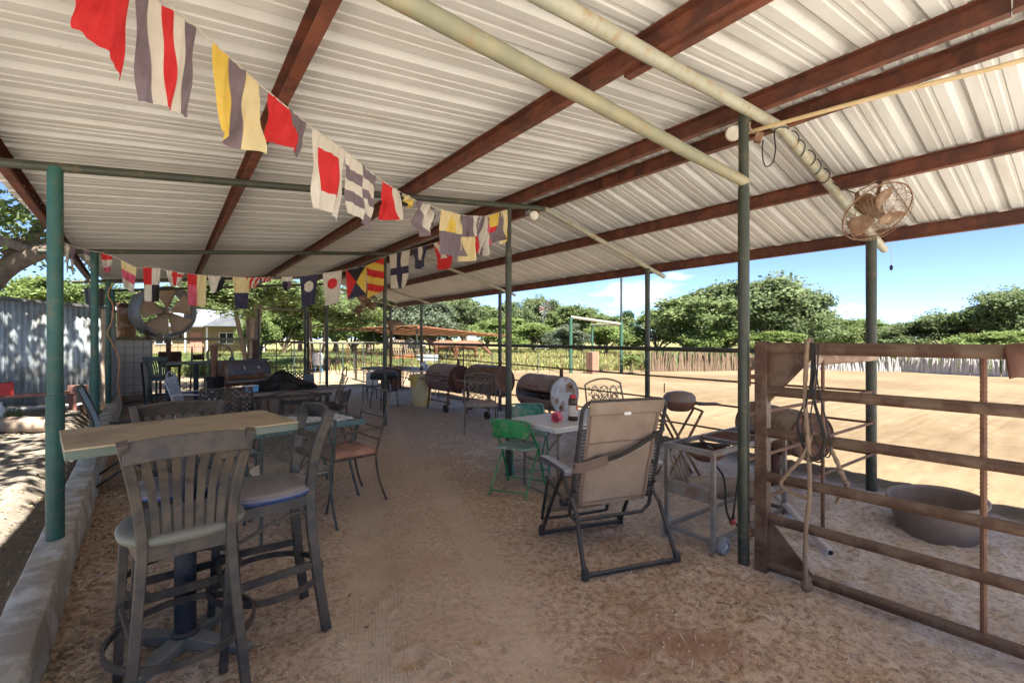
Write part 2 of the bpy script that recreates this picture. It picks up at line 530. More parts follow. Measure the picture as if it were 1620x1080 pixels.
def leaf_mat(name, ca, cb, cc, trans=.45):
    n = NT(name)
    rnd = n.geo.outputs['Random Per Island']
    a = n.mix(n.mr(rnd, 0, .6), ca, cb)
    b = n.mix(n.mr(rnd, .75, 1), a, cc)
    b = n.mix(n.mr(n.noise(5.5, 4, .6), .38, .66, 0, .6), b, tuple(q * 1.4 for q in cc))
    n.t.nodes.remove(n.p)
    d = n.t.nodes.new('ShaderNodeBsdfPrincipled')
    d.inputs['Roughness'].default_value = .55
    d.inputs['Specular IOR Level'].default_value = .3
    tr = n.t.nodes.new('ShaderNodeBsdfTranslucent')
    mx = n.t.nodes.new('ShaderNodeMixShader')
    mx.inputs[0].default_value = trans
    n.link(b, d.inputs['Base Color'])
    n.link(b, tr.inputs['Color'])
    n.link(d.outputs[0], mx.inputs[1])
    n.link(tr.outputs[0], mx.inputs[2])
    n.link(mx.outputs[0], n.out.inputs[0])
    return n.mat
MT['leaf_oak'] = leaf_mat('oak_leaves', (.075, .108, .045), (.108, .145, .062), (.155, .19, .09))
MT['leaf_mid'] = leaf_mat('mesquite_leaves', (.088, .128, .045), (.125, .17, .062), (.175, .215, .088))
MT['leaf_light'] = leaf_mat('bright_leaves', (.10, .15, .042), (.15, .205, .060), (.205, .255, .09))
MT['leaf_grey'] = leaf_mat('silvery_leaves', (.075, .105, .062), (.105, .135, .085), (.15, .17, .115))
MT['leaf_dark'] = leaf_mat('cedar_leaves', (.018, .045, .022), (.032, .068, .030), (.06, .10, .045))
MT['leaf_dry'] = leaf_mat('dry_leaf_litter', (.16, .095, .055), (.28, .19, .11), (.42, .34, .24), .1)
MT['grass'] = leaf_mat('pasture_grass', (.09, .14, .03), (.17, .20, .055), (.34, .30, .14), .3)
MT['weed'] = leaf_mat('weed_leaves', (.10, .15, .04), (.15, .195, .06), (.21, .24, .10), .35)
# ------------------------------------------------------------------ ground
def lattice_noise(x, y, cell, seed):
    rs = np.random.RandomState(seed)
    g = rs.rand(128, 128)
    u, w = x / cell + seed * 3.7, y / cell + seed * 1.9
    i, j = np.floor(u).astype(int), np.floor(w).astype(int)
    fu, fw = u - i, w - j
    fu, fw = fu * fu * (3 - 2 * fu), fw * fw * (3 - 2 * fw)
    i, j = i % 128, j % 128
    i2, j2 = (i + 1) % 128, (j + 1) % 128
    return (g[i, j] * (1 - fu) * (1 - fw) + g[i2, j] * fu * (1 - fw) + g[i, j2] * (1 - fu) * fw + g[i2, j2] * fu * fw) - .5

def sstep(a, b, x):
    t = np.clip((x - a) / (b - a), 0, 1)
    return t * t * (3 - 2 * t)

def kerb_x(y):
    return -.505 - .035 * (y - 4.15)

rs0 = np.random.RandomState(5)
PCEN = [(rs0.uniform(1.8, 5.4), rs0.uniform(.2, 4.5), rs0.uniform(.15, .6)) for _ in range(22)]
PITS = []
for _ in range(240):
    cx_, cy_, cs_ = PCEN[rs0.randint(22)]
    PITS.append((cx_ + rs0.normal(0, cs_), cy_ + rs0.normal(0, cs_), .018 + .05 * rs0.rand() ** 2, rs0.uniform(.008, .034)))
PITS += [(rs0.uniform(-.2, 3), rs0.uniform(1.5, 9), rs0.uniform(.03, .10), rs0.uniform(.005, .02)) for _ in range(40)]
PITS += [(.93, 2.03, .055, .035), (1.02, 2.55, .05, .02)]

def ground_base(x, y):
    z = np.zeros_like(x)
    left = sstep(.02, .35, (kerb_x(y) - .16) - x)
    z = z + left * (.14 + .018 * np.clip(y - 2, 0, 10))
    z = z + .35 * sstep(20, 70, np.hypot(x - 3, y)) * lattice_noise(x, y, 22, 3)
    mound = np.exp(-((x - 9.2) ** 2 / 6 + (y - 8.6) ** 2 / 3.0))
    z = z + .16 * mound
    return z

def ground_z(x, y):
    x, y = np.asarray(x, float), np.asarray(y, float)
    z = ground_base(x, y)
    near = 1 - sstep(9, 22, np.hypot(x - 2, y - 3))
    amp = .45 + .75 * sstep(2.2, 3.6, x + .6 * lattice_noise(x, y, 1.3, 21))
    trackx = .42 + .34 * y
    intrack = np.exp(-((x - trackx) / .75) ** 2) * sstep(0, 1, y)
    amp = amp * (1 - .55 * intrack)
    z = z + near * amp * (.045 * lattice_noise(x, y, .55, 11) + .044 * lattice_noise(x, y, .17, 12) + .026 * lattice_noise(x, y, .07, 13)
                          + .010 * np.abs(lattice_noise(x, y, .11, 16)) + .05 * lattice_noise(x, y, 1.6, 14))
    z = z + .05 * (1 - near) * lattice_noise(x, y, .8, 15) * sstep(5.6, 7, x)
    for off in (-.42, .36):
        z = z - .04 * np.exp(-((x - trackx - off + .08 * lattice_noise(x, y, 1.5, 31)) / .16) ** 2) * near
    for px, py, pr, pd in PITS:
        d2 = ((x - px) ** 2 + (y - py) ** 2) / pr ** 2
        m = d2 < 9
        if m.any():
            z[m] = z[m] - pd * np.exp(-d2[m]) + pd * .45 * np.exp(-(np.sqrt(d2[m]) - 1.6) ** 2 * 4)
    return z

def axis(fine0, fine1, step, lo, hi, growth=1.13):
    a = list(np.arange(fine0, fine1 + 1e-6, step))
    s = step
    while a[-1] < hi:
        s *= growth
        a.append(min(hi, a[-1] + s))
    s = step
    b = []
    x = fine0
    while x > lo:
        s *= growth
        x = max(lo, x - s)
        b.append(x)
    return np.array(b[::-1] + a)

gx = axis(-1.3, 5.6, .028, -420, 520)
gy = axis(.2, 6.6, .028, -420, 520)
XX, YY = np.meshgrid(gx, gy)
ZZ = ground_z(XX.ravel(), YY.ravel())
gv = np.stack([XX.ravel(), YY.ravel(), ZZ], 1)
nx, ny = len(gx), len(gy)
ii, jj = np.meshgrid(np.arange(nx - 1), np.arange(ny - 1))
a = (jj * nx + ii).ravel()
gf = np.stack([a, a + 1, a + nx + 1, a + nx], 1)

def np_mesh(name, verts, faces, mats, smooth=False, mindex=None):
    me = bpy.data.meshes.new(name)
    k = faces.shape[1]
    me.vertices.add(len(verts))
    me.vertices.foreach_set('co', np.ascontiguousarray(verts, dtype=np.float32).ravel())
    me.loops.add(faces.size)
    me.loops.foreach_set('vertex_index', faces.astype(np.int32).ravel())
    me.polygons.add(len(faces))
    me.polygons.foreach_set('loop_start', (np.arange(len(faces)) * k).astype(np.int32))
    me.polygons.foreach_set('loop_total', np.full(len(faces), k, np.int32))
    for m in (mats if isinstance(mats, (list, tuple)) else [mats]):
        me.materials.append(m)
    if mindex is not None:
        me.polygons.foreach_set('material_index', np.asarray(mindex, dtype=np.int32))
    me.polygons.foreach_set('use_smooth', np.full(len(faces), smooth, bool))
    me.update()
    me.validate()
    return me

def np_obj(name, verts, faces, mats, parent=None, smooth=False, mindex=None):
    o = bpy.data.objects.new(name, np_mesh(name, verts, faces, mats, smooth, mindex))
    COL.objects.link(o)
    if parent is not None: o.parent = parent
    return o

def ground_mat():
    n = NT('ranch_ground')
    pos = n.geo.outputs['Position']
    x, y, z = n.sep(pos)[:3]
    big = n.noise(.55, 4, .6, pos)
    mid = n.noise(3.2, 6, .62, pos)
    fin = n.noise(26, 6, .68, pos)
    gra = n.noise(120, 3, .6, pos)
    wob = n.math('MULTIPLY', n.math('SUBTRACT', big, .5), 2.4)
    xw = n.math('ADD', x, wob)
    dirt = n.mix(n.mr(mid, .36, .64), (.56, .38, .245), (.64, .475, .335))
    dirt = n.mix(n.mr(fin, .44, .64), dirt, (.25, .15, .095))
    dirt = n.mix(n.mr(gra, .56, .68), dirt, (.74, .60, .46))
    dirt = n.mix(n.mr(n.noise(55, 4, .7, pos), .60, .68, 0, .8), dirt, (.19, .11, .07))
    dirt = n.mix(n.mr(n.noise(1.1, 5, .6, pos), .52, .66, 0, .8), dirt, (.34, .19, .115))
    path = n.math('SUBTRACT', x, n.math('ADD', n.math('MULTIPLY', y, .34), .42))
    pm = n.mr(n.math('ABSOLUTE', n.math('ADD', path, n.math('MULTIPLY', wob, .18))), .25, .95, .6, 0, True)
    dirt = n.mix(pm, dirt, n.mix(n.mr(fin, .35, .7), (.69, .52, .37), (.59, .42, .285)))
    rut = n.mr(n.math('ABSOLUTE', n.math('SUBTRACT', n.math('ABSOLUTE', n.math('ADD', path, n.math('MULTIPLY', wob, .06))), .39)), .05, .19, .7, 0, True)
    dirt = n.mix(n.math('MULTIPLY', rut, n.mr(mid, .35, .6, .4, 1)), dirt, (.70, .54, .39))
    grey = n.mix(n.mr(mid, .36, .64), (.58, .50, .42), (.66, .58, .50))
    grey = n.mix(n.mr(fin, .46, .66), grey, (.36, .28, .22))
    grey = n.mix(n.mr(n.noise(48, 4, .7, pos), .60, .68, 0, .7), grey, (.26, .19, .145))
    c = n.mix(n.mr(xw, 2.5, 3.5, 0, .9, True), dirt, grey)
    sand = n.mix(n.mr(mid, .36, .66), (.120, .086, .050), (.155, .115, .072))
    sand = n.mix(n.mr(n.noise(9, 6, .7, pos), .55, .72, 0, .6), sand, (.13, .083, .042))
    sand = n.mix(n.mr(n.noise(.25, 3, .5, pos), .42, .58, 0, .7), sand, (.205, .150, .092))
    hoof = n.math('MULTIPLY', n.mr(n.voro(2.6, pos), .05, .16, 1, 0, True), n.mr(n.noise(.7, 3, .6, pos), .42, .6))
    sand = n.mix(n.math('MULTIPLY', hoof, .6), sand, (.085, .055, .03))
    sand = n.mix(n.mr(n.noise(42, 4, .7, pos), .58, .7, 0, .5), sand, (.10, .066, .036))
    sand = n.mix(n.mr(n.noise(14, 5, .7, n.scaled((1, .3, 1), pos)), .56, .7, 0, .45), sand, (.23, .165, .10))
    c = n.mix(n.mr(n.math('ADD', x, n.math('MULTIPLY', wob, .25)), 5.25, 5.75, 0, 1, True), c, sand)
    farf = n.mr(n.math('ADD', y, wob), 13.6, 15.2, 0, 1, True)
    earth = n.mix(n.mr(mid, .4, .62), (.26, .19, .12), (.30, .23, .16))
    c = n.mix(n.math('MULTIPLY', farf, n.mr(x, 6.5, 8, 1, 0)), c, earth)
    pale = n.mix(n.mr(mid, .36, .64), (.64, .59, .51), (.72, .67, .59))  # unseen pale yard behind the camera, added to bounce light under the roof
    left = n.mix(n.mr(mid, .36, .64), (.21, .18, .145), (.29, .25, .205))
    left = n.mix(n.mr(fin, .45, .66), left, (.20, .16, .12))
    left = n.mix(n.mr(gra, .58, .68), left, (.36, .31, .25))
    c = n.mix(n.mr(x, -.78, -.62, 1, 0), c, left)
    yy = n.math('SUBTRACT', y, n.math('ADD', n.math('MULTIPLY', n.math('MAXIMUM', n.math('SUBTRACT', x, 3.0), 0), .085), n.mr(x, -.9, -.6, 2.0, 0)))
    c = n.mix(n.mr(n.math('ADD', yy, n.math('MULTIPLY', wob, .05)), -.3, .1, 1, 0), c, pale)
    d = n.math('ADD', n.math('MULTIPLY', x, .5957), n.math('MULTIPLY', y, .803))
    d = n.math('ADD', d, n.math('MULTIPLY', wob, 1.2))
    gr = n.mix(n.mr(n.noise(.9, 6, .7, pos), .38, .62), (.11, .125, .035), (.25, .215, .115))
    c = n.mix(n.mr(d, 21.5, 25.5, 0, .92, True), c, gr)
    # ribbed tyre tread pressed in the path
    wv = n.math('SINE', n.math('MULTIPLY', n.math('ADD', path, n.math('MULTIPLY', mid, .02)), 330.0))
    tread = n.math('MULTIPLY', wv, n.math('MULTIPLY', n.mr(n.math('ABSOLUTE', n.math('SUBTRACT', n.math('ABSOLUTE', path), .36)), .14, .20, 1, 0), n.mr(n.noise(1.7, 4, .6, pos), .42, .55)))
    h = n.math('ADD', n.math('MULTIPLY', fin, 1.0), n.math('MULTIPLY', gra, .55))
    h = n.math('ADD', h, n.math('MULTIPLY', tread, .16))
    n.bump(h, .75, .016)
    return n.fin(c, .95, 0, .12)
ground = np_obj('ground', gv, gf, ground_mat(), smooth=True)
tag(ground, 'bare ranch ground of red dirt, grey dust and tan arena sand', kind='structure')

def gz(x, y):
    return float(ground_z(np.array([x]), np.array([y]))[0])

# loose straw, leaf litter and pebbles nobody could count
rsL = np.random.RandomState(77)
def scatter_quads(pts, L, W, tilt, curl=0.0):
    """flat slivers lying about on the ground"""
    n = len(pts)
    a = rsL.uniform(0, 2 * PI, n)
    t = rsL.uniform(-tilt, tilt, n)
    d = np.stack([np.cos(a) * np.cos(t), np.sin(a) * np.cos(t), np.sin(t)], 1)
    s = np.stack([-np.sin(a), np.cos(a), rsL.uniform(-.6, .6, n) * (tilt > .3)], 1)
    L = L * rsL.uniform(.4, 1.5, (n, 1))
    W = W * rsL.uniform(.6, 1.4, (n, 1))
    v = np.stack([pts - d * L / 2, pts + s * W / 2, pts + d * L / 2, pts - s * W / 2], 1).reshape(-1, 3)
    f = np.arange(4 * n).reshape(-1, 4)
    return v, f

def ground_pts(n, x0, x1, y0, y1, dz=.006, fn=None):
    x, y = rsL.uniform(x0, x1, n), rsL.uniform(y0, y1, n)
    if fn is not None:
        k = rsL.rand(n) < fn(x, y)
        x, y = x[k], y[k]
    return np.stack([x, y, ground_z(x, y) + dz], 1)

p = ground_pts(13000, -.4, 5.3, .4, 9.5, .007, lambda x, y: .25 + .75 * (lattice_noise(x, y, .8, 41) > .05))
v, f = scatter_quads(p, .06, .0065, .25)
p2 = ground_pts(800, -.3, 4.6, .6, 6, .008)
v2, f2 = scatter_quads(p2, .16, .005, .12)
tag(np_obj('straw', np.vstack([v, v2]), np.vstack([f, f2 + len(v)]), MT['grass_seed']), 'loose straw scattered over the dirt floor', kind='stuff')
p = ground_pts(16000, -.55, 1.4, 1.2, 11, .010, lambda x, y: np.exp(-np.clip(x - kerb_x(y), 0, 9) / .34) * (x > kerb_x(y) + .01))
p3 = ground_pts(2600, -.3, 3.2, 1.0, 10, .006, lambda x, y: .18 + .5 * (lattice_noise(x, y, 1.0, 51) > .02))
p4 = ground_pts(6500, -4.2, -.75, 1.8, 12, .010, lambda x, y: np.where(x > kerb_x(y) - .45, .9, .3))
v, f = scatter_quads(np.vstack([p, p4]), .036, .020, .8)
v2, f2 = scatter_quads(p3, .013, .007, .5)
tag(np_obj('leaf_litter', np.vstack([v, v2]), np.vstack([f, f2 + len(v)]), MT['leaf_dry']), 'dry brown leaf litter lying along the kerb', kind='stuff')
# pebbles and clods
def pebbles(n, x0, x1, y0, y1, s0, s1, name, mat, label):
    P = ground_pts(n, x0, x1, y0, y1, .002)
    base = np.array([(1, 0, 0), (-1, 0, 0), (0, 1, 0), (0, -1, 0), (0, 0, .7), (0, 0, -.5)], float)
    fs = np.array([(0, 2, 4), (2, 1, 4), (1, 3, 4), (3, 0, 4), (2, 0, 5), (1, 2, 5), (3, 1, 5), (0, 3, 5)])
    s = rsL.uniform(s0, s1, (len(P), 1, 1)) * rsL.uniform(.6, 1.3, (len(P), 6, 1))
    v = (P[:, None, :] + base[None] * s).reshape(-1, 3)
    f = (fs[None] + (np.arange(len(P)) * 6)[:, None, None]).reshape(-1, 3)
    tag(np_obj(name, v, f, mat), label, kind='stuff')
pebbles(9000, -.4, 5.6, .3, 8, .002, .011, 'dirt_clods', M('dirt_clod', (.42, .28, .185), (.58, .44, .32), 8, .95), 'small clods and crumbs of dirt on the floor')
pebbles(2600, -.4, 5.6, .3, 8, .003, .010, 'gravel', M('pale_gravel', (.52, .44, .36), (.62, .56, .5), 8, .9), 'pale gravel sprinkled over the dirt floor')
# ------------------------------------------------------------------ the pole shed (posts, pipes, purlins, roof sheets)
RIDGE_X, RIDGE_Z = 3.55, 3.02
def pipe_z(x):
    return 2.60 + .1017 * (x + .58) if x <= RIDGE_X else RIDGE_Z - .267 * (x - RIDGE_X)
def left_x(y):
    return -.58 - .042 * (y - 4.15)
FR = [1.54, 4.15, 7.79, 11.45, 13.6]
MID_X, EAVE_X = 3.03, 5.47
shed = thing('pole_shed', 'open pipe-framed shed roofed with pale ribbed metal on rust-red purlins', 'shed', (0, 0, 0))
for y in FR:
    lx = left_x(y)
    kz = .2 + .011 * max(0, y - 3)
    m = MB().tube([(lx, y, kz - .02), (lx, y, pipe_z(lx))], .0400, 14)
    s = MB().lathe([(.040, 0), (.0465, .002), (.0465, .92), (.040, .925)], (lx, y, kz), 14, cap=False)
    if y > -2:
        o = m.build('post', MT['post_green'], shed)
        s.build('post_sleeve', MT['post_green'], o)
    MB().tube([(MID_X, y, -.25), (MID_X, y, 2.48)], .035, 14).tube([(MID_X, y, 2.48), (MID_X, y, pipe_z(MID_X))], .031, 14).build('post', MT['post_olive'], shed)
    if y > -2:
        MB().tube([(EAVE_X, y, -.25), (EAVE_X, y, pipe_z(EAVE_X) - .02)], .045 if y < 3 else .036, 14).build('post', MT['post_olive'], shed)
    pale = y < 3
    pm = MT['pipe_pale'] if pale else MT['post_olive']
    r = .037 if pale else .030
    skew = .09 if pale else 0
    MB().tube([(lx - .5, y - skew * (RIDGE_X - lx + .5), pipe_z(lx - .5)), (RIDGE_X, y, RIDGE_Z)], r, 12).build('rafter_pipe', pm, shed)
    MB().tube([(RIDGE_X, y, RIDGE_Z + .001), (5.86, y, pipe_z(5.86))], r, 12).build('rafter_pipe', MT['pipe_pale'], shed)
# level tie pipe from the near middle post
MB().tube([(MID_X + .01, 1.54, 2.525), (.56, 1.33, 2.525), (-.55, 1.24, 2.54)], .034, 12).build('tie_pipe', MT['pipe_mossy'], shed)
# a slim conduit sagging under the ridge purlins
MB().tube(smooth_path([(3.24, 1.62, 2.93), (3.36, .9, 2.92), (3.47, .3, 2.90), (3.55, -.6, 2.92)], 4), .014, 8).build('conduit', M('dusty_conduit', (.44, .33, .18), (.5, .38, .22), 8, .6), shed)
# purlins: C sections lying on the pipes
PUR = [(-.90, -1), (.52, 1), (1.94, 1), (3.22, 1), (3.64, 1), (4.65, 1), (5.79, 1)]
PH = .125
def purlin(x, side, y0, y1, dx0=0.0, dx1=0.0):
    zb0 = pipe_z(x) + .037
    t, fl = .006, .055
    if side > 0:      # open towards -x, web at +x
        prof = [(0, 0), (0, PH), (-fl, PH), (-fl, PH - t), (-t, PH - t), (-t, t), (-fl, t), (-fl, 0)]
    else:             # open towards +x
        prof = [(0, 0), (fl, 0), (fl, t), (t, t), (t, PH - t), (fl, PH - t), (fl, PH), (0, PH)]
    m = MB()
    k = len(prof)
    vs = [(x + a + dx0, y0, zb0 + b) for a, b in prof] + [(x + a + dx1, y1, zb0 + b) for a, b in prof]
    fs = [(i, (i + 1) % k, k + (i + 1) % k, k + i) for i in range(k)]
    m.add(vs, fs)
    return m.build('purlin', MT['purlin'], shed, smooth=False)
Y0, Y1 = -1.8, 13.9
for x, side in PUR:
    if x < 0:
        purlin(x, side, Y0, Y1, .30, -.43)
    elif abs(x - 3.22) < .01:
        purlin(x, side, .36, Y1)
        purlin(x - .02, side, Y0, .352)
    else:
        purlin(x, side, Y0, Y1)
# a second stiffener splice under the purlin over the path
MB().bar((1.962, 1.62, pipe_z(1.94) + .028), (1.962, -1.4, pipe_z(1.94) + .028), .05, .016).build('splice_plate', MT['purlin'], shed)

# roof sheets
def rib_profile():
    """one .9144 m sheet, three ribs; returns (y, z) with the ribs up"""
    out = []
    for k in range(3):
        b = k * .3048
        out += [(b, 0), (b + .028, .032), (b + .058, .032), (b + .086, 0), (b + .142, 0), (b + .150, .0055), (b + .166, .0055), (b + .174, 0),
                (b + .212, 0), (b + .220, .0055), (b + .236, .0055), (b + .244, 0)]
    out += [(.9144, 0), (.9424, .032), (.9724, .032), (.998, .004)]
    return out
PROF = rib_profile()
def sheet_mesh(x0, x1, nseg=1):
    vs, fs = [], []
    k = len(PROF)
    for i in range(nseg + 1):
        x = x0 + (x1 - x0) * i / nseg
        zb = pipe_z(x) + .037 + PH + .003
        for yy, zz in PROF:
            vs.append((x, yy, zb + zz))
    for i in range(nseg):
        for j in range(k - 1):
            fs.append((i * k + j, i * k + j + 1, (i + 1) * k + j + 1, (i + 1) * k + j))
    m = MB(); m.add(vs, fs)
    return m.mesh('roof_sheet', MT['roof'], smooth=False)
EPS = 1e-4
ml = sheet_mesh(-1.02, RIDGE_X - .05)
mr_ = sheet_mesh(RIDGE_X + .0, 5.87)
y = Y0
rr = random.Random(3)
for i in range(17):
    for me in (ml, mr_):
        o = bpy.data.objects.new('roof_sheet', me)
        COL.objects.link(o)
        o.parent = shed
        o.location = (0 if me is mr_ else -.0035 * y - .02 + rr.uniform(-.01, .01), y, .0025 * (i % 2))
    y += .9144
MB().prism([(RIDGE_X - .22, 0, pipe_z(RIDGE_X - .22) + .202), (RIDGE_X, 0, RIDGE_Z + .225), (RIDGE_X + .2, 0, pipe_z(RIDGE_X + .2) + .204), (RIDGE_X + .2, 0, pipe_z(RIDGE_X + .2) + .2), (RIDGE_X, 0, RIDGE_Z + .22), (RIDGE_X - .22, 0, pipe_z(RIDGE_X - .22) + .198)], (0, 15.3, 0)).build('ridge_cap', MT['roof'], shed, smooth=False).location = (0, Y0, 0)

# screw tips poking through beside the purlins
sc_ = MB()
for x, side in PUR:
    k = 0
    for i in range(17):
        for q in (.043, .1006, .348, .4, .652, .71):
            yy_ = Y0 + .9144 * i + q
            if yy_ > Y1: continue
            zb_ = pipe_z(x) + .037 + PH + .003
            dx_ = (.012 if k % 2 else .022) * 1.6
            xx_ = x + dx_ if side > 0 else x - dx_
            sc_.lathe([(1e-4, -.024), (.0035, -.016), (.0035, .006)], (xx_, yy_, zb_), 5)
            k += 1
o = sc_.build('screw_tips', MT['grey_steel'], shed)
o['kind'] = 'stuff'

# ------------------------------------------------------------------ concrete kerb along the shed
def kerb():
    m = MB()
    rk = random.Random(9)
    ys = list(np.arange(-2, 13.6, .13))
    rows = []
    for y in ys:
        x1 = kerb_x(y)
        top = .2 + .011 * max(0, y - 3)
        j = lambda s: rk.uniform(-s, s)
        rows.append([(x1 + .03 + j(.012), y, -.06), (x1 + .012 + j(.008), y, top * .5), (x1 + j(.004), y, top - .012 + j(.003)), (x1 - .012 + j(.003), y, top + j(.003)),
                     (x1 - .15 + j(.003), y, top + j(.003)), (x1 - .162 + j(.004), y, top - .012), (x1 - .168 + j(.006), y, -.05)])
    k = 7
    vs = [p for r in rows for p in r]
    fs = []
    for i in range(len(rows) - 1):
        for q in range(k - 1):
            fs.append((i * k + q, (i + 1) * k + q, (i + 1) * k + q + 1, i * k + q + 1))
    m.add(vs, fs)
    return m.build('kerb', MT['concrete'], None, sharp=50)
tag(kerb(), 'low poured concrete kerb under the green posts', kind='structure')
# ------------------------------------------------------------------ pipe fence along the arena (hung on the eave posts)
fence = thing('pipe_fence', 'long pipe and rod fence along the arena side of the shed', 'fence', (EAVE_X, 0, 0))
MB().tube([(-.045, 1.5, 1.355), (-.045, 16.8, 1.355)], .03, 12).build('top_rail', MT['post_olive'], fence)
for h in (.99, .69, .39):
    MB().tube(smooth_path([(-.03, 1.5, h), (-.03, 5, h - .012), (-.03, 9, h + .008), (-.03, 13, h - .01), (-.03, 16.8, h)], 3), .0125, 7).build('rod', MT['rod'], fence)
for y in (5.6, 6.7, 9.2, 10.4, 12.6, 15.2):
    if y > 9:
        MB().tube([(-.03, y, 0), (-.03, y, 1.33)], .014, 6).build('picket_rod', MT['rod'], fence)
MB().tube([(-.02, 16.8, -.2), (-.02, 16.8, 1.40)], .04, 10).build('fence_post', MT['post_olive'], fence)
def wire_mesh(p0, p1, z0, z1, du, dz, r=.0022):
    p0, p1 = Vector(p0), Vector(p1)
    L = (p1 - p0).length
    m = MB()
    n = max(1, int(L / du))
    for i in range(n + 1):
        q = p0.lerp(p1, i / n)
        m.tube([(q.x, q.y, z0), (q.x, q.y, z1)], r, 4)
    k = max(1, int((z1 - z0) / dz))
    for j in range(k + 1):
        z = z0 + (z1 - z0) * j / k
        m.tube([(p0.x, p0.y, z), (p1.x, p1.y, z)], r, 4)
    return m
wire_mesh((-.012, 8.6, 0), (-.012, 16.8, 0), .05, 1.33, .1016, .1016, .0025).build('wire_panel', MT['rust'], fence, smooth=False)

cross = thing('cross_fence', 'short cross fence with a pale scuffed top pipe behind the gate', 'fence', (0, 1.54, 0))
MB().tube([(MID_X + .02, 0, 1.33), (EAVE_X - .02, -.03, 1.325)], .042, 12).build('top_rail', M('scuffed_pale_pipe', (.36, .27, .19), (.46, .38, .30), 6, .8, rust=(.22, .13, .08), amt=.4, bump=.4), cross)
for h in (.99, .69, .39):
    MB().tube([(MID_X + .03, .01, h + .004), (EAVE_X - .03, -.02, h)], .0125, 7).build('rod', MT['rod'], cross)
MB().tube([(4.17, -.05, 0), (4.17, -.05, 1.33)], .0135, 7).build('upright_rod', MT['rod'], cross)

# ------------------------------------------------------------------ the swinging pipe gate
gate = thing('pipe_gate', 'wide six-rail rusty pipe gate hung beside the nearest middle post', 'gate', (3.075, 1.44, 0), 0)
GD = Vector((.085, -1.13, 0)).normalized()
GL = 3.4
hs = (.06, .357, .62, .90, 1.165, 1.437)
for i, h in enumerate(hs):
    r = .031 if i < 5 else .036
    MB().tube([GD * .02 + Vector((0, 0, h)), GD * GL + Vector((0, 0, h - .004))], r, 12).build('rail', MT['gate'], gate)
MB().box((0, 0, .745), (.075, .075, 1.47), Matrix.Rotation(math.atan2(GD.y, GD.x), 3, 'Z')).build('hinge_stile', MT['gate'], gate, bevel=.006)
MB().box(GD * GL + Vector((0, 0, .745)), (.075, .075, 1.47)).build('latch_stile', MT['gate'], gate, bevel=.006)
side = Vector((-GD.y, GD.x, 0)) * .006
MB().prism([GD * .037 + Vector((0, 0, 1.402)) - side, GD * .30 + Vector((0, 0, 1.402)) - side, GD * .037 + Vector((0, 0, 1.09)) - side], side * 2).build('gusset', MT['gate'], gate, smooth=False)
MB().prism([GD * .037 + Vector((0, 0, .09)) - side, GD * .28 + Vector((0, 0, .09)) - side, GD * .037 + Vector((0, 0, .36)) - side], side * 2).build('gusset', MT['gate'], gate, smooth=False)
def rebar(p, q, r):
    p, q = Vector(p), Vector(q)
    n = int((q - p).length / .011)
    m = MB()
    m.tube([p.lerp(q, i / n) for i in range(n + 1)], 1, 7, radii=[r * (1.0 if i % 2 else 1.16) for i in range(n + 1)])
    return m
rebar(GD * 1.0 + Vector((.0, 0, .03)), GD * 1.0 + Vector((0, 0, 1.42)), .0125).build('rebar_brace', MT['rod'], gate)
for h in (.25, 1.25):
    MB().tube([Vector((-.03, .08, h - .06)), Vector((-.03, .08, h + .06))], .02, 8).box((-.02, .045, h), (.02, .07, .03)).build('hinge', MT['rod'], gate)

# ropes hanging over the gate
gp = lambda d, off, z: Vector(gate.location) + GD * d + Vector((off, 0, z))
rope = thing('lead_rope', 'thick tan lead rope hanging from the gate top down to the dirt', 'rope', gp(.27, -.05, 0))
def twist_rope(path, r, n=7):
    pts = smooth_path(path, 8)
    return MB().tube(pts, 1, n, radii=[r * (1 + .12 * math.sin(i * 2.1)) for i in range(len(pts))])
L0 = Vector(rope.location)
rp = [gp(.27, .055, 1.18), gp(.27, .05, 1.40), gp(.265, .02, 1.482), gp(.265, -.02, 1.484), gp(.27, -.052, 1.43), gp(.262, -.058, 1.15), gp(.276, -.056, .92), gp(.284, -.05, .62), gp(.268, -.054, .40), gp(.262, -.056, .2), gp(.275, -.07, .05)]
twist_rope([p - L0 for p in rp], .0125).build('strand', MT['rope'], rope)
MB().ball((.0, .0, .035), .034, (1, 1, 1.1), 10, 8).lathe([(.02, .06), (.026, .075), (.02, .09)], (0, 0, 0), 10).build('frayed_knot', MT['rope'], rope)
loop = thing('coiled_rope', 'knotted rope looped loosely round the middle gate rails', 'rope', gp(.30, -.04, .6))
L0 = Vector(loop.location)
twist_rope([gp(.30, -.045, .95) - L0, gp(.25, -.06, .80) - L0, gp(.17, -.06, .68) - L0, gp(.13, -.055, .60) - L0, gp(.20, -.05, .565) - L0, gp(.27, -.06, .555) - L0], .011).build('strand', MT['rope'], loop)
twist_rope([gp(.30, .05, .95) - L0, gp(.35, .06, .85) - L0, gp(.40, .065, .73) - L0, gp(.43, .06, .63) - L0, gp(.40, .055, .57) - L0, gp(.385, .05, .53) - L0], .0125).build('strand', MT['rope'], loop)
for q in (.72, .66, .60):
    MB().ball(gp(.40 + (.03 if q < .68 else 0), .062, q) - L0, .02, (1, 1, .8), 8, 6).build('knot', MT['rope'], loop)
cordk = thing('cord_tangle', 'tangle of thin black cords hanging with the ropes on the gate', 'cord', gp(.31, -.03, 1.4))
L0 = Vector(cordk.location)
rk = random.Random(4)
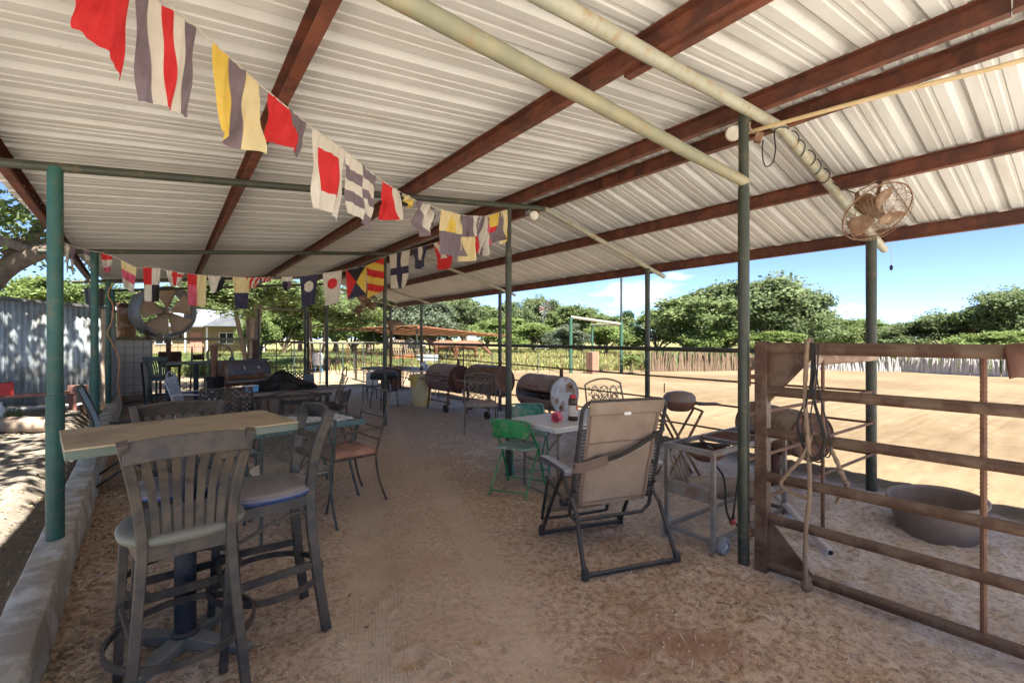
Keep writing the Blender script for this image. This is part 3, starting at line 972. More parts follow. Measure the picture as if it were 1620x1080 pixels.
for k in range(4):
    a, b = rk.uniform(-.02, .02), rk.uniform(-.05, .05)
    pts = [gp(.31 + a, -.04, 1.47), gp(.315 + a, -.055 - .01 * k, 1.25), gp(.26 + b, -.058, 1.0 + a), gp(.30 + a * 2, -.062, .84 + b), gp(.35 + b, -.056, .80 + a), gp(.37 + a, -.05, .92), gp(.31 + a, -.05, 1.2 + b), gp(.30, -.045, 1.46)]
    MB().tube([p - L0 for p in smooth_path(pts, 6)], .0042, 6).build('cord_strand', MT['cord'], cordk)

# leather pouch folded over the gate's top rail
pouch = thing('leather_flap', 'folded brown leather flap draped over the top gate rail', 'leather flap', gp(1.13, 0, 1.437))
m = MB()
def flap(u, v):
    w = (u - .5) * .125 * (1 - .35 * max(0, abs(v - .45) - .1) * 1.9)
    a = (v - .45) * 2.0
    if abs(a) < .35:
        th = a / .35 * PI / 2
        off, z = -math.sin(th) * .041, math.cos(th) * .041
    else:
        t = abs(a) - .35
        off = -math.copysign(.041 + .012 * math.sin(t * 3) + .008 * math.sin(u * 5), a)
        z = -t * .15
    q = GD * w
    return q + Vector((-GD.y, GD.x, 0)) * -off * -1 + Vector((0, 0, z - .012 * (2 * u - 1) ** 2))
m.grid(flap, 10, 28)
m.build('leather_sheet', MT['leather'], pouch, solid=.005)
MB().tube([flap(u / 8 * .9 + .05, .96) + Vector((0, 0, .004)) for u in range(9)], .003, 6).build('edge_cord', MT['rope'], pouch)

# ------------------------------------------------------------------ fence at the far end of the shed
END_Y = 13.75
endf = thing('end_fence', 'rusty pipe rail fence with wire mesh across the far end of the shed', 'fence', (0, END_Y, 0))
MB().tube([(-.95, 0, 1.50), (1.85, 0, 1.47)], .032, 10).build('top_rail', MT['pipe_mossy'], endf)
wire_mesh((-.95, .03, 0), (1.85, .03, 0), .08, 1.46, .16, .16, .0035).build('wire_panel', MT['rust'], endf, smooth=False)
for x in (.02, 1.83):
    MB().box((x, .02, .72), (.10, .10, 1.5)).build('fence_post', MT['rust'], endf)
MB().bar((-.95, .08, .12), (1.8, .08, .16), .09, .12).build('bottom_log', MT['wood'], endf)
# goal-post shaped gate frame and its gate
gf_ = thing('gate_frame', 'tall pipe frame standing over the dark gate at the shed end', 'gate frame', (0, END_Y, 0))
for x in (1.92, 3.14):
    MB().tube([(x, 0, -.2), (x, 0, 2.27)], .032, 10).build('post', MT['post_olive'], gf_)
MB().tube([(1.90, 0, 2.29), (3.16, 0, 2.26)], .028, 10).build('crossbar', MT['pipe_mossy'], gf_)
ag = thing('field_gate', 'black tube gate with rounded top corners at the shed end', 'gate', (1.98, END_Y + .02, 0))
MB().tube(smooth_path([(0, 0, .12), (0, 0, 1.28)], 1) + arc((.12, 0, 1.28), .12, 180, 90, 5) + arc((.98, 0, 1.28), .12, 90, 0, 5) + [Vector((1.10, 0, .12))], .023, 8, True).build('frame', MT['black'], ag)
for h in (.42, .72, 1.02):
    MB().tube([(0, 0, h), (1.10, 0, h)], .014, 6).build('bar', MT['black'], ag)
for x in (.37, .73):
    MB().tube([(x, 0.004, .12), (x, 0.004, 1.40)], .012, 6).build('upright', MT['black'], ag)
# wire panel from the gate frame to the arena fence, hung with tack
wp = thing('wire_fence', 'wire mesh fence with dark top rail between the gate and arena fence', 'fence', (3.2, 15.8, 0))
wire_mesh((0, 0, 0), (2.24, 0, 0), .05, 1.30, .12, .12, .0028).build('wire_panel', MT['rust'], wp, smooth=False)
MB().tube([(-.05, 0, 1.36), (2.26, 0, 1.34)], .03, 8).build('top_rail', MT['iron_green'], wp)
for x in (0.0, .78, 1.5, 2.2):
    MB().tube([(x, .01, -.1), (x, .01, 1.36)], .022, 8).build('fence_post', MT['iron_green'], wp)
tack_labels = ['dark leather halter hanging low on the far mesh fence', 'brown bridle with a ring hanging on the far mesh fence', 'long rope halter looped on the far fence near the patio heater',
               'short dark strap hung from the far fence rail']
for i, (x, lab) in enumerate(zip((.42, .98, 1.30, 1.62), tack_labels)):
    t = thing('hanging_tack', lab, 'horse tack', (3.2 + x, 15.72, 1.33), 0, 'horse tack hung on the far fence')
    d = (.82, .95, 1.0, .6)[i]
    MB().tube(smooth_path([(0, .04, .02), (.02, -.02, -.1), (.03, -.02, -d * .6), (.07, -.02, -d), (-.05, -.02, -d * .95), (-.04, -.02, -d * .5), (-.01, -.02, -.1), (0, .04, .02)], 5), .012, 6).build('strap', MT['leather'] if i != 2 else MT['cord'], t)
    MB().tube(arc((.02, -.03, -d * .62), .06, 0, 360, 12)[:-1], .008, 6, True).build('ring', MT['rust'], t)
# ------------------------------------------------------------------ bar-height tables and stools
def bar_table(name, label, loc, rz, L, W, H, top_mat, edge_mat, group):
    t = thing(name, label, 'bar table', loc, rz, group)
    MB().box((0, 0, H - .004), (L, W, .008)).build('table_top', top_mat, t, bevel=.003)
    MB().box((0, 0, H - .026), (L - .004, W - .004, .036)).build('edge_band', edge_mat, t, bevel=.003)
    MB().box((0, 0, H - .055), (.30, .30, .018)).build('mount_plate', MT['black'], t)
    MB().lathe([(.062, .05), (.062, .075), (.046, .085), (.046, H - .06)], (0, 0, 0), 22).build('column', MT['column'], t)
    f = MB()
    for k in range(4):
        a = R(38 + 90 * k)
        d, s = Vector((math.cos(a), math.sin(a), 0)), Vector((-math.sin(a), math.cos(a), 0))
        q = .34
        vs = [s * .045 + Vector((0, 0, .01)), -s * .045 + Vector((0, 0, .01)), -s * .045 + Vector((0, 0, .075)), s * .045 + Vector((0, 0, .075)),
              d * q + s * .035 + Vector((0, 0, .01)), d * q - s * .035 + Vector((0, 0, .01)), d * q - s * .030 + Vector((0, 0, .035)), d * q + s * .030 + Vector((0, 0, .035))]
        MB().add(vs, [(0, 1, 2, 3), (5, 4, 7, 6), (0, 4, 5, 1), (3, 2, 6, 7), (0, 3, 7, 4), (1, 5, 6, 2)]).build('foot', MT['foot'], t, bevel=.006)
    return t
bar_table('bar_table', 'tan-topped bar table on a navy column between the nearest stools', (.07, 2.77, 0), R(9), .87, .54, 1.075, MT['tabletop'], MT['tableedge'], 'bar-height tables')

def seat_pad(m, w, d, z0, z1, squash=2.6):
    """rounded upholstered pad"""
    n = 28
    rings = [(.86, z0), (.97, z0 + .010), (1.0, z0 + .025), (1.0, z0 + (z1 - z0) * .55), (.955, z0 + (z1 - z0) * .82), (.82, z0 + (z1 - z0) * .97), (.5, z1 + .004), (.15, z1 + .006)]
    vs, fs = [], []
    for q, z in rings:
        for i in range(n):
            a = 2 * PI * i / n
            c, s = math.cos(a), math.sin(a)
            e = 2 / squash
            vs.append((w / 2 * q * math.copysign(abs(c) ** e, c), d / 2 * q * math.copysign(abs(s) ** e, s), z))
    for j in range(len(rings) - 1):
        for i in range(n):
            i2 = (i + 1) % n
            fs.append((j * n + i, j * n + i2, (j + 1) * n + i2, (j + 1) * n + i))
    fs.append(tuple(reversed(range(n))))
    fs.append(tuple((len(rings) - 1) * n + i for i in range(n)))
    m.add(vs, fs)
    return m

def bar_stool(label, loc, rz, met, pad, back='slats', group='slatted bar stools', ring=True, hoop=False):
    t = thing('bar_stool', label, 'bar stool', loc, rz, group)     # faces +Y
    SH = .755
    for sx in (-1, 1):
        pts = smooth_path([(sx * .195, -.245, 0), (sx * .172, -.205, .30), (sx * .150, -.178, .60), (sx * .148, -.180, .76), (sx * .172, -.205, .95), (sx * .205, -.262, 1.125)], 5)
        MB().strip(pts, .036, .046, (0, 1, 0)).build('rear_leg', met, t, bevel=.004)
        MB().strip([(sx * .215, .215, 0), (sx * .205, .195, .35), (sx * .19, .172, .70)], .034, .034, (0, 1, 0)).build('front_leg', met, t, bevel=.004)
        MB().bar((sx * .170, -.19, .345), (sx * .205, .195, .345), .016, .036).build('stretcher', met, t)
        MB().bar((sx * .150, -.178, .675), (sx * .190, .178, .675), .02, .05).build('seat_rail', met, t)
    MB().bar((-.19, .178, .675), (.19, .178, .675), .02, .05).build('seat_rail', met, t)
    MB().bar((-.148, -.176, .675), (.148, -.176, .675), .02, .05).build('seat_rail', met, t)
    MB().bar((-.20, .196, .345), (.20, .196, .345), .016, .036).build('stretcher', met, t)
    seat_pad(MB(), .45, .43, .70, SH).build('seat', pad, t, sharp=60)
    top = [(-.203 + .406 * i / 8, -.262 - .030 * math.sin(PI * i / 8), 1.085 + .014 * math.sin(PI * i / 8)) for i in range(9)]
    MB().strip(top, .020, .085, (0, .30, 1)).build('top_rail', met, t, bevel=.005)
    if back == 'slats':
        for i in range(7):
            u = -.137 + .274 * i / 6
            yb = -.262 - .028 * math.sin(PI * (u + .205) / .41)
            pts = smooth_path([(u * .74, -.184, .69), (u * .79, -.192, .82), (u * .89, -.216, .95), (u * 1.04, yb + .006, 1.065)], 4)
            MB().strip(pts, .026, .010, (0, 1, 0)).build('slat', met, t)
        MB().bar((-.145, -.180, .70), (.145, -.180, .70), .016, .05).build('lower_rail', met, t)
    else:
        for h, yy in ((.97, -.205), (.87, -.19)):
            pts = [(-.165 + .33 * i / 6, yy - .022 * math.sin(PI * i / 6), h) for i in range(7)]
            MB().strip(pts, .012, .035, (0, 0, 1)).build('ladder_rail', met, t)
    if ring:
        MB().strip(arc((0, -.01, .27), .262, 0, 360, 36, 'xy')[:-1], .012, .028, (0, 0, 1), True).build('foot_ring', met, t)
    if hoop:
        for sx in (-1, 1):
            MB().tube(smooth_path([(sx * .15, -.18, .60), (sx * .155, -.12, .62), (sx * .17, .0, .60), (sx * .196, .18, .54)], 5), .009, 7).build('side_hoop', met, t)
    return t
bar_stool('slat-back bar stool with dusty grey-green seat turned towards the tan bar table', (.055, 2.43, 0), R(4), MT['stool'], MT['vinyl_grey'])
bar_stool('ladder-back bar stool with dusty blue seat at the end of the tan bar table', (.405, 2.68, 0), R(93), MT['stool_dark'], MT['vinyl_blue'], back='ladder', hoop=True)
bar_stool('slat-back bar stool with blue seat on the far side of the tan bar table', (.07, 3.02, 0), R(184), MT['stool'], MT['vinyl_blue'])

# second bar set deep in the shed
BT2 = atd(310, 600, 9.6)
bar_table('bar_table', 'narrow green-grey bar table on a dark post near the smoker', (BT2.x, BT2.y, 0), R(4), 1.0, .5, 1.02, MT['tableedge'], MT['tableedge'], 'bar-height tables')
s1 = atd(257, 600, 9.4)
bar_stool('dark slat-back bar stool below the big drum fan', (s1.x, s1.y, 0), R(-25), MT['iron_green'], MT['vinyl_black'], ring=False, group='dark bar stools in the back')
s2 = atd(343, 600, 9.3)
bar_stool('dark slat-back bar stool in front of the smoker chimney', (s2.x, s2.y + .05, 0), R(80), MT['iron_green'], MT['vinyl_black'], ring=False, group='dark bar stools in the back')

# ------------------------------------------------------------------ pale blue sling chair beside the kerb
def sling_chair(label, loc, rz):
    t = thing('sling_chair', label, 'patio chair', loc, rz)           # faces +Y
    for sx in (-1, 1):
        MB().tube(smooth_path([(sx * .27, -.40, 1.02), (sx * .27, -.30, .75), (sx * .27, -.20, .44), (sx * .27, .22, .40), (sx * .27, .30, .37)], 5), .013, 8).build('side_rail', MT['charcoal'], t)
        MB().tube([(sx * .275, .20, .40), (sx * .28, -.36, 0)], .012, 8).build('leg', MT['charcoal'], t)
        MB().tube([(sx * .285, -.22, .46), (sx * .29, .34, 0)], .012, 8).build('leg', MT['charcoal'], t)
        MB().box((sx * .285, .02, .60), (.045, .42, .025)).tube([(sx * .285, .2, .6), (sx * .28, .22, .4)], .011, 6).build('armrest', MT['charcoal'], t, bevel=.006)
    def f(u, v):
        p = smooth_path([(0, -.41, 1.03), (0, -.30, .74), (0, -.20, .44), (0, .0, .405), (0, .28, .39)], 6)
        i = min(len(p) - 1, int(v * (len(p) - 1) + .5))
        return Vector(((u - .5) * .53, p[i].y, p[i].z - .018 * math.sin(PI * u) * (0 if v < .1 else 1)))
    MB().grid(f, 8, 24).build('sling', MT['sling_blue'], t, solid=.006)
    MB().tube([(-.27, -.40, 1.02), (.27, -.40, 1.02)], .013, 8).build('top_bar', MT['charcoal'], t)
    return t
sling_chair('pale blue sling patio chair standing close to the concrete kerb', (-.30, 6.25, 0), R(-88))

# ------------------------------------------------------------------ wrought iron chairs
def lattice(m, u0, u1, v0, v1, fn, pitch, w, t):
    """diamond lattice of flat strips on the surface fn(u, v) (metres)"""
    span = (u1 - u0) + (v1 - v0)
    n = int(span / pitch)
    for sgn in (1, -1):
        for i in range(1, n + 1):
            c = i * pitch
            pts = []
            for k in range(0, 13):
                u = u0 + (u1 - u0) * k / 12
                v = (v0 + c - (u - u0)) if sgn > 0 else (v0 + c - (u1 - u))
                if v0 <= v <= v1:
                    pts.append(fn(u, v))
            ua = [(u0 + c) if sgn > 0 else (u1 - c)]
            # clip ends
            def at_v(v):
                u = (u0 + c - (v - v0)) if sgn > 0 else (u1 - c + (v - v0))
                return (u, v) if u0 - 1e-9 <= u <= u1 + 1e-9 else None
            a, b = at_v(v0), at_v(v1)
            ext = [fn(*q) for q in (a, b) if q]
            pts = sorted(pts + ext, key=lambda p: p[0])
            if len(pts) >= 2 and (Vector(pts[0]) - Vector(pts[-1])).length > .02:
                q = [Vector(pts[0]), Vector(pts[len(pts) // 2]), Vector(pts[-1])] if len(pts) > 2 else [Vector(p) for p in pts]
                m.strip(q, w, t, (0, 1, .25))
    return m

def iron_chair(label, loc, rz, met, style='lattice', pitch=.055, cushion=None, arms=True, group=None, W=.50, H=.90, sw=.009, high=False, arch=.0, panel=True):
    t = thing('iron_chair', label, 'patio chair', loc, rz, group)      # faces +Y
    hw = W / 2
    lean = lambda z: -.21 - (z - .43) * .24
    for sx in (-1, 1):
        MB().tube(smooth_path([(sx * hw * 1.03, -.30, 0), (sx * hw * .97, -.235, .2), (sx * hw * .95, -.21, .43), (sx * hw, lean(.66), .66), (sx * hw * .97, lean(H), H - arch)], 4), .0105, 8).build('rear_leg', met, t)
        MB().tube(smooth_path([(sx * hw * 1.05, .26, 0), (sx * hw * .95, .205, .22), (sx * hw * .98, .20, .43)], 4), .0105, 8).build('front_leg', met, t)
        for fx, fy in ((1.05, .26), (1.03, -.30)):
            MB().lathe([(.018, 0), (.018, .006)], (sx * hw * fx, fy, 0), 8).build('foot_pad', met, t)
        if arms:
            MB().tube(smooth_path([(sx * hw, lean(.66), .665), (sx * (hw + .03), -.06, .675), (sx * (hw + .03), .14, .655), (sx * (hw + .025), .225, .62), (sx * (hw + .01), .19, .55), (sx * hw, .19, .43)], 5), .010, 8).build('armrest', met, t)
    MB().tube([(-hw * .98, .20, .43), (hw * .98, .20, .43), (hw * .95, -.21, .43), (-hw * .95, -.21, .43)], .0105, 8, True).build('seat_frame', met, t)
    topz = lambda u: H - arch * (2 * u / W) ** 2
    MB().tube([(u, lean(topz(u)), topz(u)) for u in [hw * .97 * (-1 + 2 * i / 14) for i in range(15)]], .0105, 8).build('top_rail', met, t)
    zb = .50
    fnb = lambda u, v: Vector((u, lean(v) + .004, v))
    if style == 'lattice':
        MB().tube([(-hw, lean(zb), zb), (hw, lean(zb), zb)], .009, 6).build('lower_rail', met, t)
        lattice(MB(), -hw * .96, hw * .96, zb, H - arch * .7 - .01, fnb, pitch, sw * 1.5, sw * .6).build('back_lattice', met, t, smooth=False)
    elif style == 'mesh':
        MB().tube([(-hw, lean(zb - .04), zb - .04), (hw, lean(zb - .04), zb - .04)], .009, 6).build('lower_rail', met, t)
        lattice(MB(), -hw * .96, hw * .96, zb - .04, H - .01, fnb, .026, .0035, .0025).build('back_mesh', met, t, smooth=False)
        f = MB()
        for a in (-50, -25, 0, 25, 50):
            f.tube(smooth_path([fnb(0, zb) + Vector((0, -.008, 0)), fnb(math.sin(R(a)) * .10, zb + .12 * math.cos(R(a))) + Vector((0, -.008, 0)), fnb(math.sin(R(a)) * .20, zb + .22 * math.cos(R(a))) + Vector((0, -.008, 0))], 4), .006, 6)
        f.build('fan_scroll', met, t)
    elif style == 'scroll':
        f = MB()
        for sx in (-1, 0, 1):
            c = sx * hw * .5
            f.tube([fnb(c + hw * .26 * math.cos(a), .66 + .13 * math.sin(a)) for a in [2 * PI * i / 16 for i in range(16)]], .006, 6, True)
            f.tube([fnb(c + hw * (.06 + .012 * i) * math.cos(i * .62), .66 + (.03 + .006 * i) * math.sin(i * .62)) for i in range(14)], .005, 6)
            for q in (.47, .83):
                f.tube([fnb(c + hw * .2 * math.cos(a), q - .02 + .075 * math.sin(a) * (H / .9)) for a in [2 * PI * i / 12 for i in range(12)]], .0055, 6, True)
        lattice(f, -hw * .9, hw * .9, .47, H - arch - .03, fnb, .085, .007, .005)
        f.build('scrollwork', met, t)
    elif style == 'ladder':
        for h in (.56, .66, .76):
            MB().tube([fnb(-hw * .97, h), fnb(hw * .97, h)], .007, 6).build('back_bar', met, t)
    s = MB()
    lattice(s, -hw * .95, hw * .95, -.20, .19, lambda u, v: Vector((u, v, .43)), .05 if style != 'mesh' else .03, .007, .004)
    s.build('seat_lattice', met, t, smooth=False)
    if cushion is not None:
        c = MB()
        n = 22
        def pad(u, v):
            a, b = 2 * u - 1, 2 * v - 1
            e = (1 - abs(a) ** 4) * (1 - abs(b) ** 4)
            tuft = .016 * (math.cos(a * PI * 1.5) * math.cos(b * PI * 1.5))
            return Vector((a * hw * .97, b * .215 - .005, .445 + .062 * max(0, e) ** .45 + tuft * max(0, e)))
        c.grid(pad, n, n)
        c.grid(lambda u, v: Vector(((2 * (1 - u) - 1) * hw * .97, (2 * v - 1) * .215 - .005, .444)), 2, 2)
        c.build('cushion', cushion, t, sharp=80)
    return t

# first patio table (metal, with a pale scalloped cloth) behind the bar table
PT = atd(462, 668, 4.55)
pt = thing('patio_table', 'low teal-rimmed metal table behind the ladder-back stool', 'patio table', (.95, 4.72, 0), R(8))
MB().box((0, 0, .715), (1.02, .80, .022)).build('table_top', MT['foot'], pt, bevel=.006)
MB().strip([(-.51, -.40, .712), (.51, -.40, .712), (.51, .40, .712), (-.51, .40, .712)], .016, .05, (0, 0, 1), True).build('rim', MT['teal_rim'], pt)
for sx in (-1, 1):
    for sy in (-1, 1):
        MB().tube(smooth_path([(sx * .46, sy * .35, .69), (sx * .40, sy * .30, .4), (sx * .47, sy * .36, 0)], 4), .012, 8).build('leg', MT['iron_green'], pt)
ct = thing('table_mat', 'crumpled white scalloped mat on the teal-rimmed table', 'table mat', (1.08, 4.60, .728), R(12))
def matf(u, v):
    a, b = u * 2 - 1, v * 2 - 1
    return Vector((a * .30 + .012 * math.sin(b * 22), b * .24 + .012 * math.sin(a * 26), .006 + .008 * abs(math.sin(u * 14) * math.sin(v * 11)) + .01 * math.sin(u * 5) ** 2))
def eggmat():
    n = NT('scalloped_cloth')
    v = n.voro(17, feat='F1')
    c = n.mix(n.mr(v, .22, .34), (.16, .14, .12), (.66, .65, .61))
    return n.fin(c, .85)
MB().grid(matf, 40, 34).build('cloth', eggmat(), ct, solid=.004)
rolled = thing('paper_roll', 'white rolled paper lying beside the scalloped mat', 'paper roll', (.78, 4.72, .742), R(25))
MB().tube([(-.10, 0, 0), (.10, 0, 0)], .014, 10).tube([(-.105, 0, 0), (.105, 0, 0)], .006, 8).build('roll', MT['white'], rolled)
jar = thing('glass_dish', 'clear square dish on the corner of the teal-rimmed table', 'dish', (.66, 4.88, .727), R(20))
MB().lathe([(.055, 0), (.075, .005), (.10, .075), (.096, .075), (.07, .010), (.0, .010)], (0, 0, 0), 4, cap=False).build('dish_body', MT['clear'], jar, sharp=30)

iron_chair('mesh-backed iron chair with tan cushion on the near side of the teal table', (.78, 4.02, 0), R(4), MT['iron_green'], 'mesh', cushion=MT['cushion_tan'], W=.52, H=.86)
iron_chair('thin black iron armchair with terracotta cushion beside the dirt path', (1.32, 4.42, 0), R(96), MT['iron'], 'ladder', cushion=MT['cushion_terra'], W=.50, H=1.0)
iron_chair('iron chair with a tan cushion half under the teal table', (.45, 5.05, 0), R(-80), MT['iron_green'], 'mesh', cushion=MT['cushion_tan'], W=.50, H=.84)

# second patio group: lattice chairs round a stone-topped table
ST = atd(438, 620, 7.2)
st = thing('stone_table', 'low stone-topped patio table heaped with black tarp', 'patio table', (1.42, 7.75, 0), R(-4))
MB().box((0, 0, .70), (1.35, .82, .035)).build('table_top', MT['stone_top'], st, bevel=.008)
for sx in (-1, 1):
    for sy in (-1, 1):
        MB().tube([(sx * .58, sy * .34, .69), (sx * .58, sy * .34, 0)], .016, 8).build('leg', MT['iron'], st)
MB().strip([(-.62, -.37, .66), (.62, -.37, .66), (.62, .37, .66), (-.62, .37, .66)], .01, .05, (0, 0, 1), True).build('apron', MT['iron'], st)
iron_chair('black diamond-lattice patio chair left of the stone-topped table', (.62, 7.02, 0), R(-6), MT['iron'], 'lattice', pitch=.062, W=.56, H=.88, sw=.011, group='iron chairs round the stone table')
iron_chair('black iron chair with arched mesh back tucked under the stone-topped table', (1.32, 6.95, 0), R(0), MT['iron'], 'mesh', W=.74, H=.80, arch=.07, group='iron chairs round the stone table')
iron_chair('black diamond-lattice chair behind the black tarp at the stone table', (1.78, 8.42, 0), R(176), MT['iron'], 'lattice', pitch=.062, W=.56, H=.98, arch=.05, sw=.011, group='iron chairs round the stone table')
iron_chair('black lattice chair at the path end of the stone-topped table', (1.98, 7.36, 0), R(60), MT['iron'], 'lattice', pitch=.07, W=.46, H=.70, sw=.009, arms=False, group='iron chairs round the stone table')
c4 = iron_chair('silver-grey lattice chair facing the stone-topped table near the kerb', (.36, 8.55, 0), R(-105), MT['silver'], 'lattice', pitch=.065, W=.50, H=1.0, sw=.016, arch=.10, group='iron chairs round the stone table')
nap = thing('paper_stack', 'loose pile of newspaper on the silver-grey lattice chair', 'newspaper', (.50, 8.50, .438), R(-80))
for k in range(4):
    MB().box((.01 * k, -.012 * k, .004 + .008 * k), (.30, .22, .007), Matrix.Rotation(.2 * k, 3, 'Z')).build('sheet', MT['white'], nap)
iron_chair('slim lattice-backed patio chair standing alone in front of a post', (2.02, 7.85, 0), R(82), MT['iron_brown'], 'lattice', pitch=.075, W=.48, H=1.02, sw=.007, arch=.14)

# heap of black tarp on the stone table
tarp = thing('tarp_heap', 'crumpled black tarp bundled up on the stone-topped table', 'tarp', (1.40, 7.90, .715))
rt = np.random.RandomState(8)
def tarpf(u, v):
    a, b = u * 2 - 1, v * 2 - 1
    r = math.hypot(a, b)
    h = .17 * max(0, 1 - r ** 1.6) ** .6 * (1 + .35 * math.sin(a * 5 + 1.2) + .2 * math.cos(b * 7 + a * 3)) if r < 1 else 0
    k = .022 * math.sin(a * 17 + 4 * math.sin(b * 9)) + .018 * math.sin(b * 23 + 5 * a)
    return Vector((a * .55, b * .32, max(.004, h + (k if r < .97 else 0))))
MB().grid(tarpf, 54, 40).build('tarp_sheet', MT['tarp'], tarp, sharp=180)
wbl = thing('blue_box', 'small light blue plastic box beside the black tarp', 'box', (.98, 7.68, .718), R(15))
MB().box((0, 0, .045), (.16, .11, .09)).build('box_body', MT['blue_plastic'], wbl, bevel=.01)
MB().box((0, 0, .095), (.165, .115, .012)).build('lid', MT['white'], wbl, bevel=.003)
case = thing('slate_case', 'dark slate-blue flat case propped against the black tarp', 'case', (1.80, 7.86, .718), R(-10))
MB().box((0, 0, .11), (.16, .05, .22), Matrix.Rotation(.2, 3, 'X')).build('case_body', M('slate_case_skin', (.07, .08, .10), (.10, .11, .13), 6, .6), case, bevel=.012)

# ------------------------------------------------------------------ white folding table, green folding chairs
wt = thing('folding_table', 'white plastic folding table holding the sauce bottle', 'folding table', (3.42, 3.46, 0), R(-1.5))
MB().box((0, 0, .672), (1.22, .70, .036)).build('table_top', MT['white_plastic'], wt, bevel=.014)
MB().strip([(-.59, -.33, .648), (.59, -.33, .648), (.59, .33, .648), (-.59, .33, .648)], .02, .022, (0, 0, 1), True).build('rim', MT['white_plastic'], wt)
for sx in (-1, 1):
    MB().tube([(sx * .50, -.26, .65), (sx * .50, -.26, .014), (sx * .50, .26, .014), (sx * .50, .26, .65)], .013, 8).build('leg_frame', MT['iron_brown'], wt)
    MB().tube([(sx * .50, .0, .30), (sx * .12, 0, .64)], .010, 8).build('brace', MT['iron_brown'], wt)
    MB().tube([(sx * .50, -.26, .30), (sx * .50, .26, .30)], .010, 8).build('brace', MT['iron_brown'], wt)

def folding_chair(label, loc, rz, paint, seat_m):
    t = thing('folding_chair', label, 'folding chair', loc, rz, 'green folding chairs')   # faces +Y
    for sx in (-1, 1):
        MB().tube([(sx * .205, .235, 0), (sx * .20, .06, .40), (sx * .195, -.195, .675)], .0115, 8).build('front_leg', paint, t)
        MB().tube([(sx * .185, -.27, 0), (sx * .185, -.06, .25), (sx * .185, .13, .43)], .0105, 8).build('rear_leg', paint, t)
    MB().tube([(-.205, .215, .045), (.205, .215, .045)], .008, 6).build('crossbar', paint, t)
    MB().tube([(-.185, -.24, .045), (.185, -.24, .045)], .008, 6).build('crossbar', paint, t)
    MB().tube(smooth_path([(-.195, -.19, .66), (-.19, -.205, .70), (-.14, -.212, .715), (.14, -.212, .715), (.19, -.205, .70), (.195, -.19, .66)], 4), .0115, 8).build('top_bow', paint, t)
    def bk(u, v):
        a = 2 * u - 1
        top = .712 - .05 * abs(a) ** 4
        z = .545 + (top - .545) * v
        return Vector((a * .19, -.19 - .10 * (z - .64) - .030 * (1 - a * a), z))
    MB().grid(bk, 14, 8).build('backrest', paint, t, solid=.006)
    def sf(u, v):
        a, b = 2 * u - 1, 2 * v - 1
        k = (1 - .10 * abs(b) ** 3 * (1 if b > 0 else 1.4))
        edge = max(abs(a) ** 8, abs(b) ** 8)
        return Vector((a * .195 * k, .04 + b * .195, .445 - .018 * edge - .012 * (1 - a * a) * (1 - b * b)))
    s = MB().grid(sf, 14, 14)
    s.build('seat', seat_m, t, solid=.010)
    return t
folding_chair('worn green folding chair at the near corner of the white table', (2.80, 3.68, 0), R(-60), MT['green_chair'], MT['seat_pale'])
folding_chair('teal-green folding chair behind the white folding table', (3.34, 4.18, 0), R(148), MT['green_chair2'], MT['seat_pale'])

bt = thing('sauce_bottle', 'brown plastic bottle with red cap and cream label on the white table', 'bottle', (3.22, 3.33, .692))
MB().lathe([(.045, 0), (.048, .006), (.048, .155), (.044, .165), (.040, .172)], (0, 0, 0), 22).build('bottle_body', MT['bottle'], bt)
MB().lathe([(.046, .172), (.046, .205), (.036, .215), (.034, .218)], (0, 0, 0), 22).build('shoulder', MT['bottle'], bt)
MB().lathe([(.034, .2185), (.034, .248), (.031, .252)], (0, 0, 0), 22).build('cap', MT['red_plastic'], bt)
MB().lathe([(.0487, .045), (.0487, .150)], (0, 0, 0), 22, cap=False).build('paper_label', MT['label'], bt)
q = MB()
for a0 in (-95,):
    q.add([(.0494 * math.cos(R(a)), .0494 * math.sin(R(a)), z) for a in (a0, a0 + 20, a0 + 40) for z in (.105, .150)], [(0, 2, 3, 1), (2, 4, 5, 3)])
q.build('red_patch', MT['label_red'], bt, smooth=False)
for k in range(5):
    MB().add([(.0492 * math.cos(R(a)), .0492 * math.sin(R(a)), z) for a in (-130, -110) for z in (.075 + k * .014, .078 + k * .014)], [(0, 2, 3, 1)]).build('print_line', MT['bottle'], bt, smooth=False)
pk = thing('pink_goblet', 'pink pressed-glass goblet lying on its side on the white table', 'goblet', (3.04, 3.36, .736), R(200))
tiltm = Matrix.Rotation(R(92), 3, 'Y')
MB().lathe([(.004, -.045), (.030, -.04), (.046, -.02), (.050, .01), (.046, .045), (.043, .045), (.046, .01), (.040, -.02)], (0, 0, 0), 18, tiltm, cap=False).build('bowl', MT['pink'], pk)
g = MB()
for i in range(12):
    for j in range(3):
        a = 2 * PI * (i + .5 * j) / 12
        g.ball(tiltm @ Vector((.049 * math.cos(a), .049 * math.sin(a), -.015 + .022 * j)), .010, n=6, m=4)
g.build('bumps', MT['pink'], pk)
MB().tube(smooth_path([(-.045, 0, 0), (-.07, 0, .02), (-.085, .01, 0), (-.075, .01, -.035)], 5), .004, 6).build('handle', MT['clear'], pk)

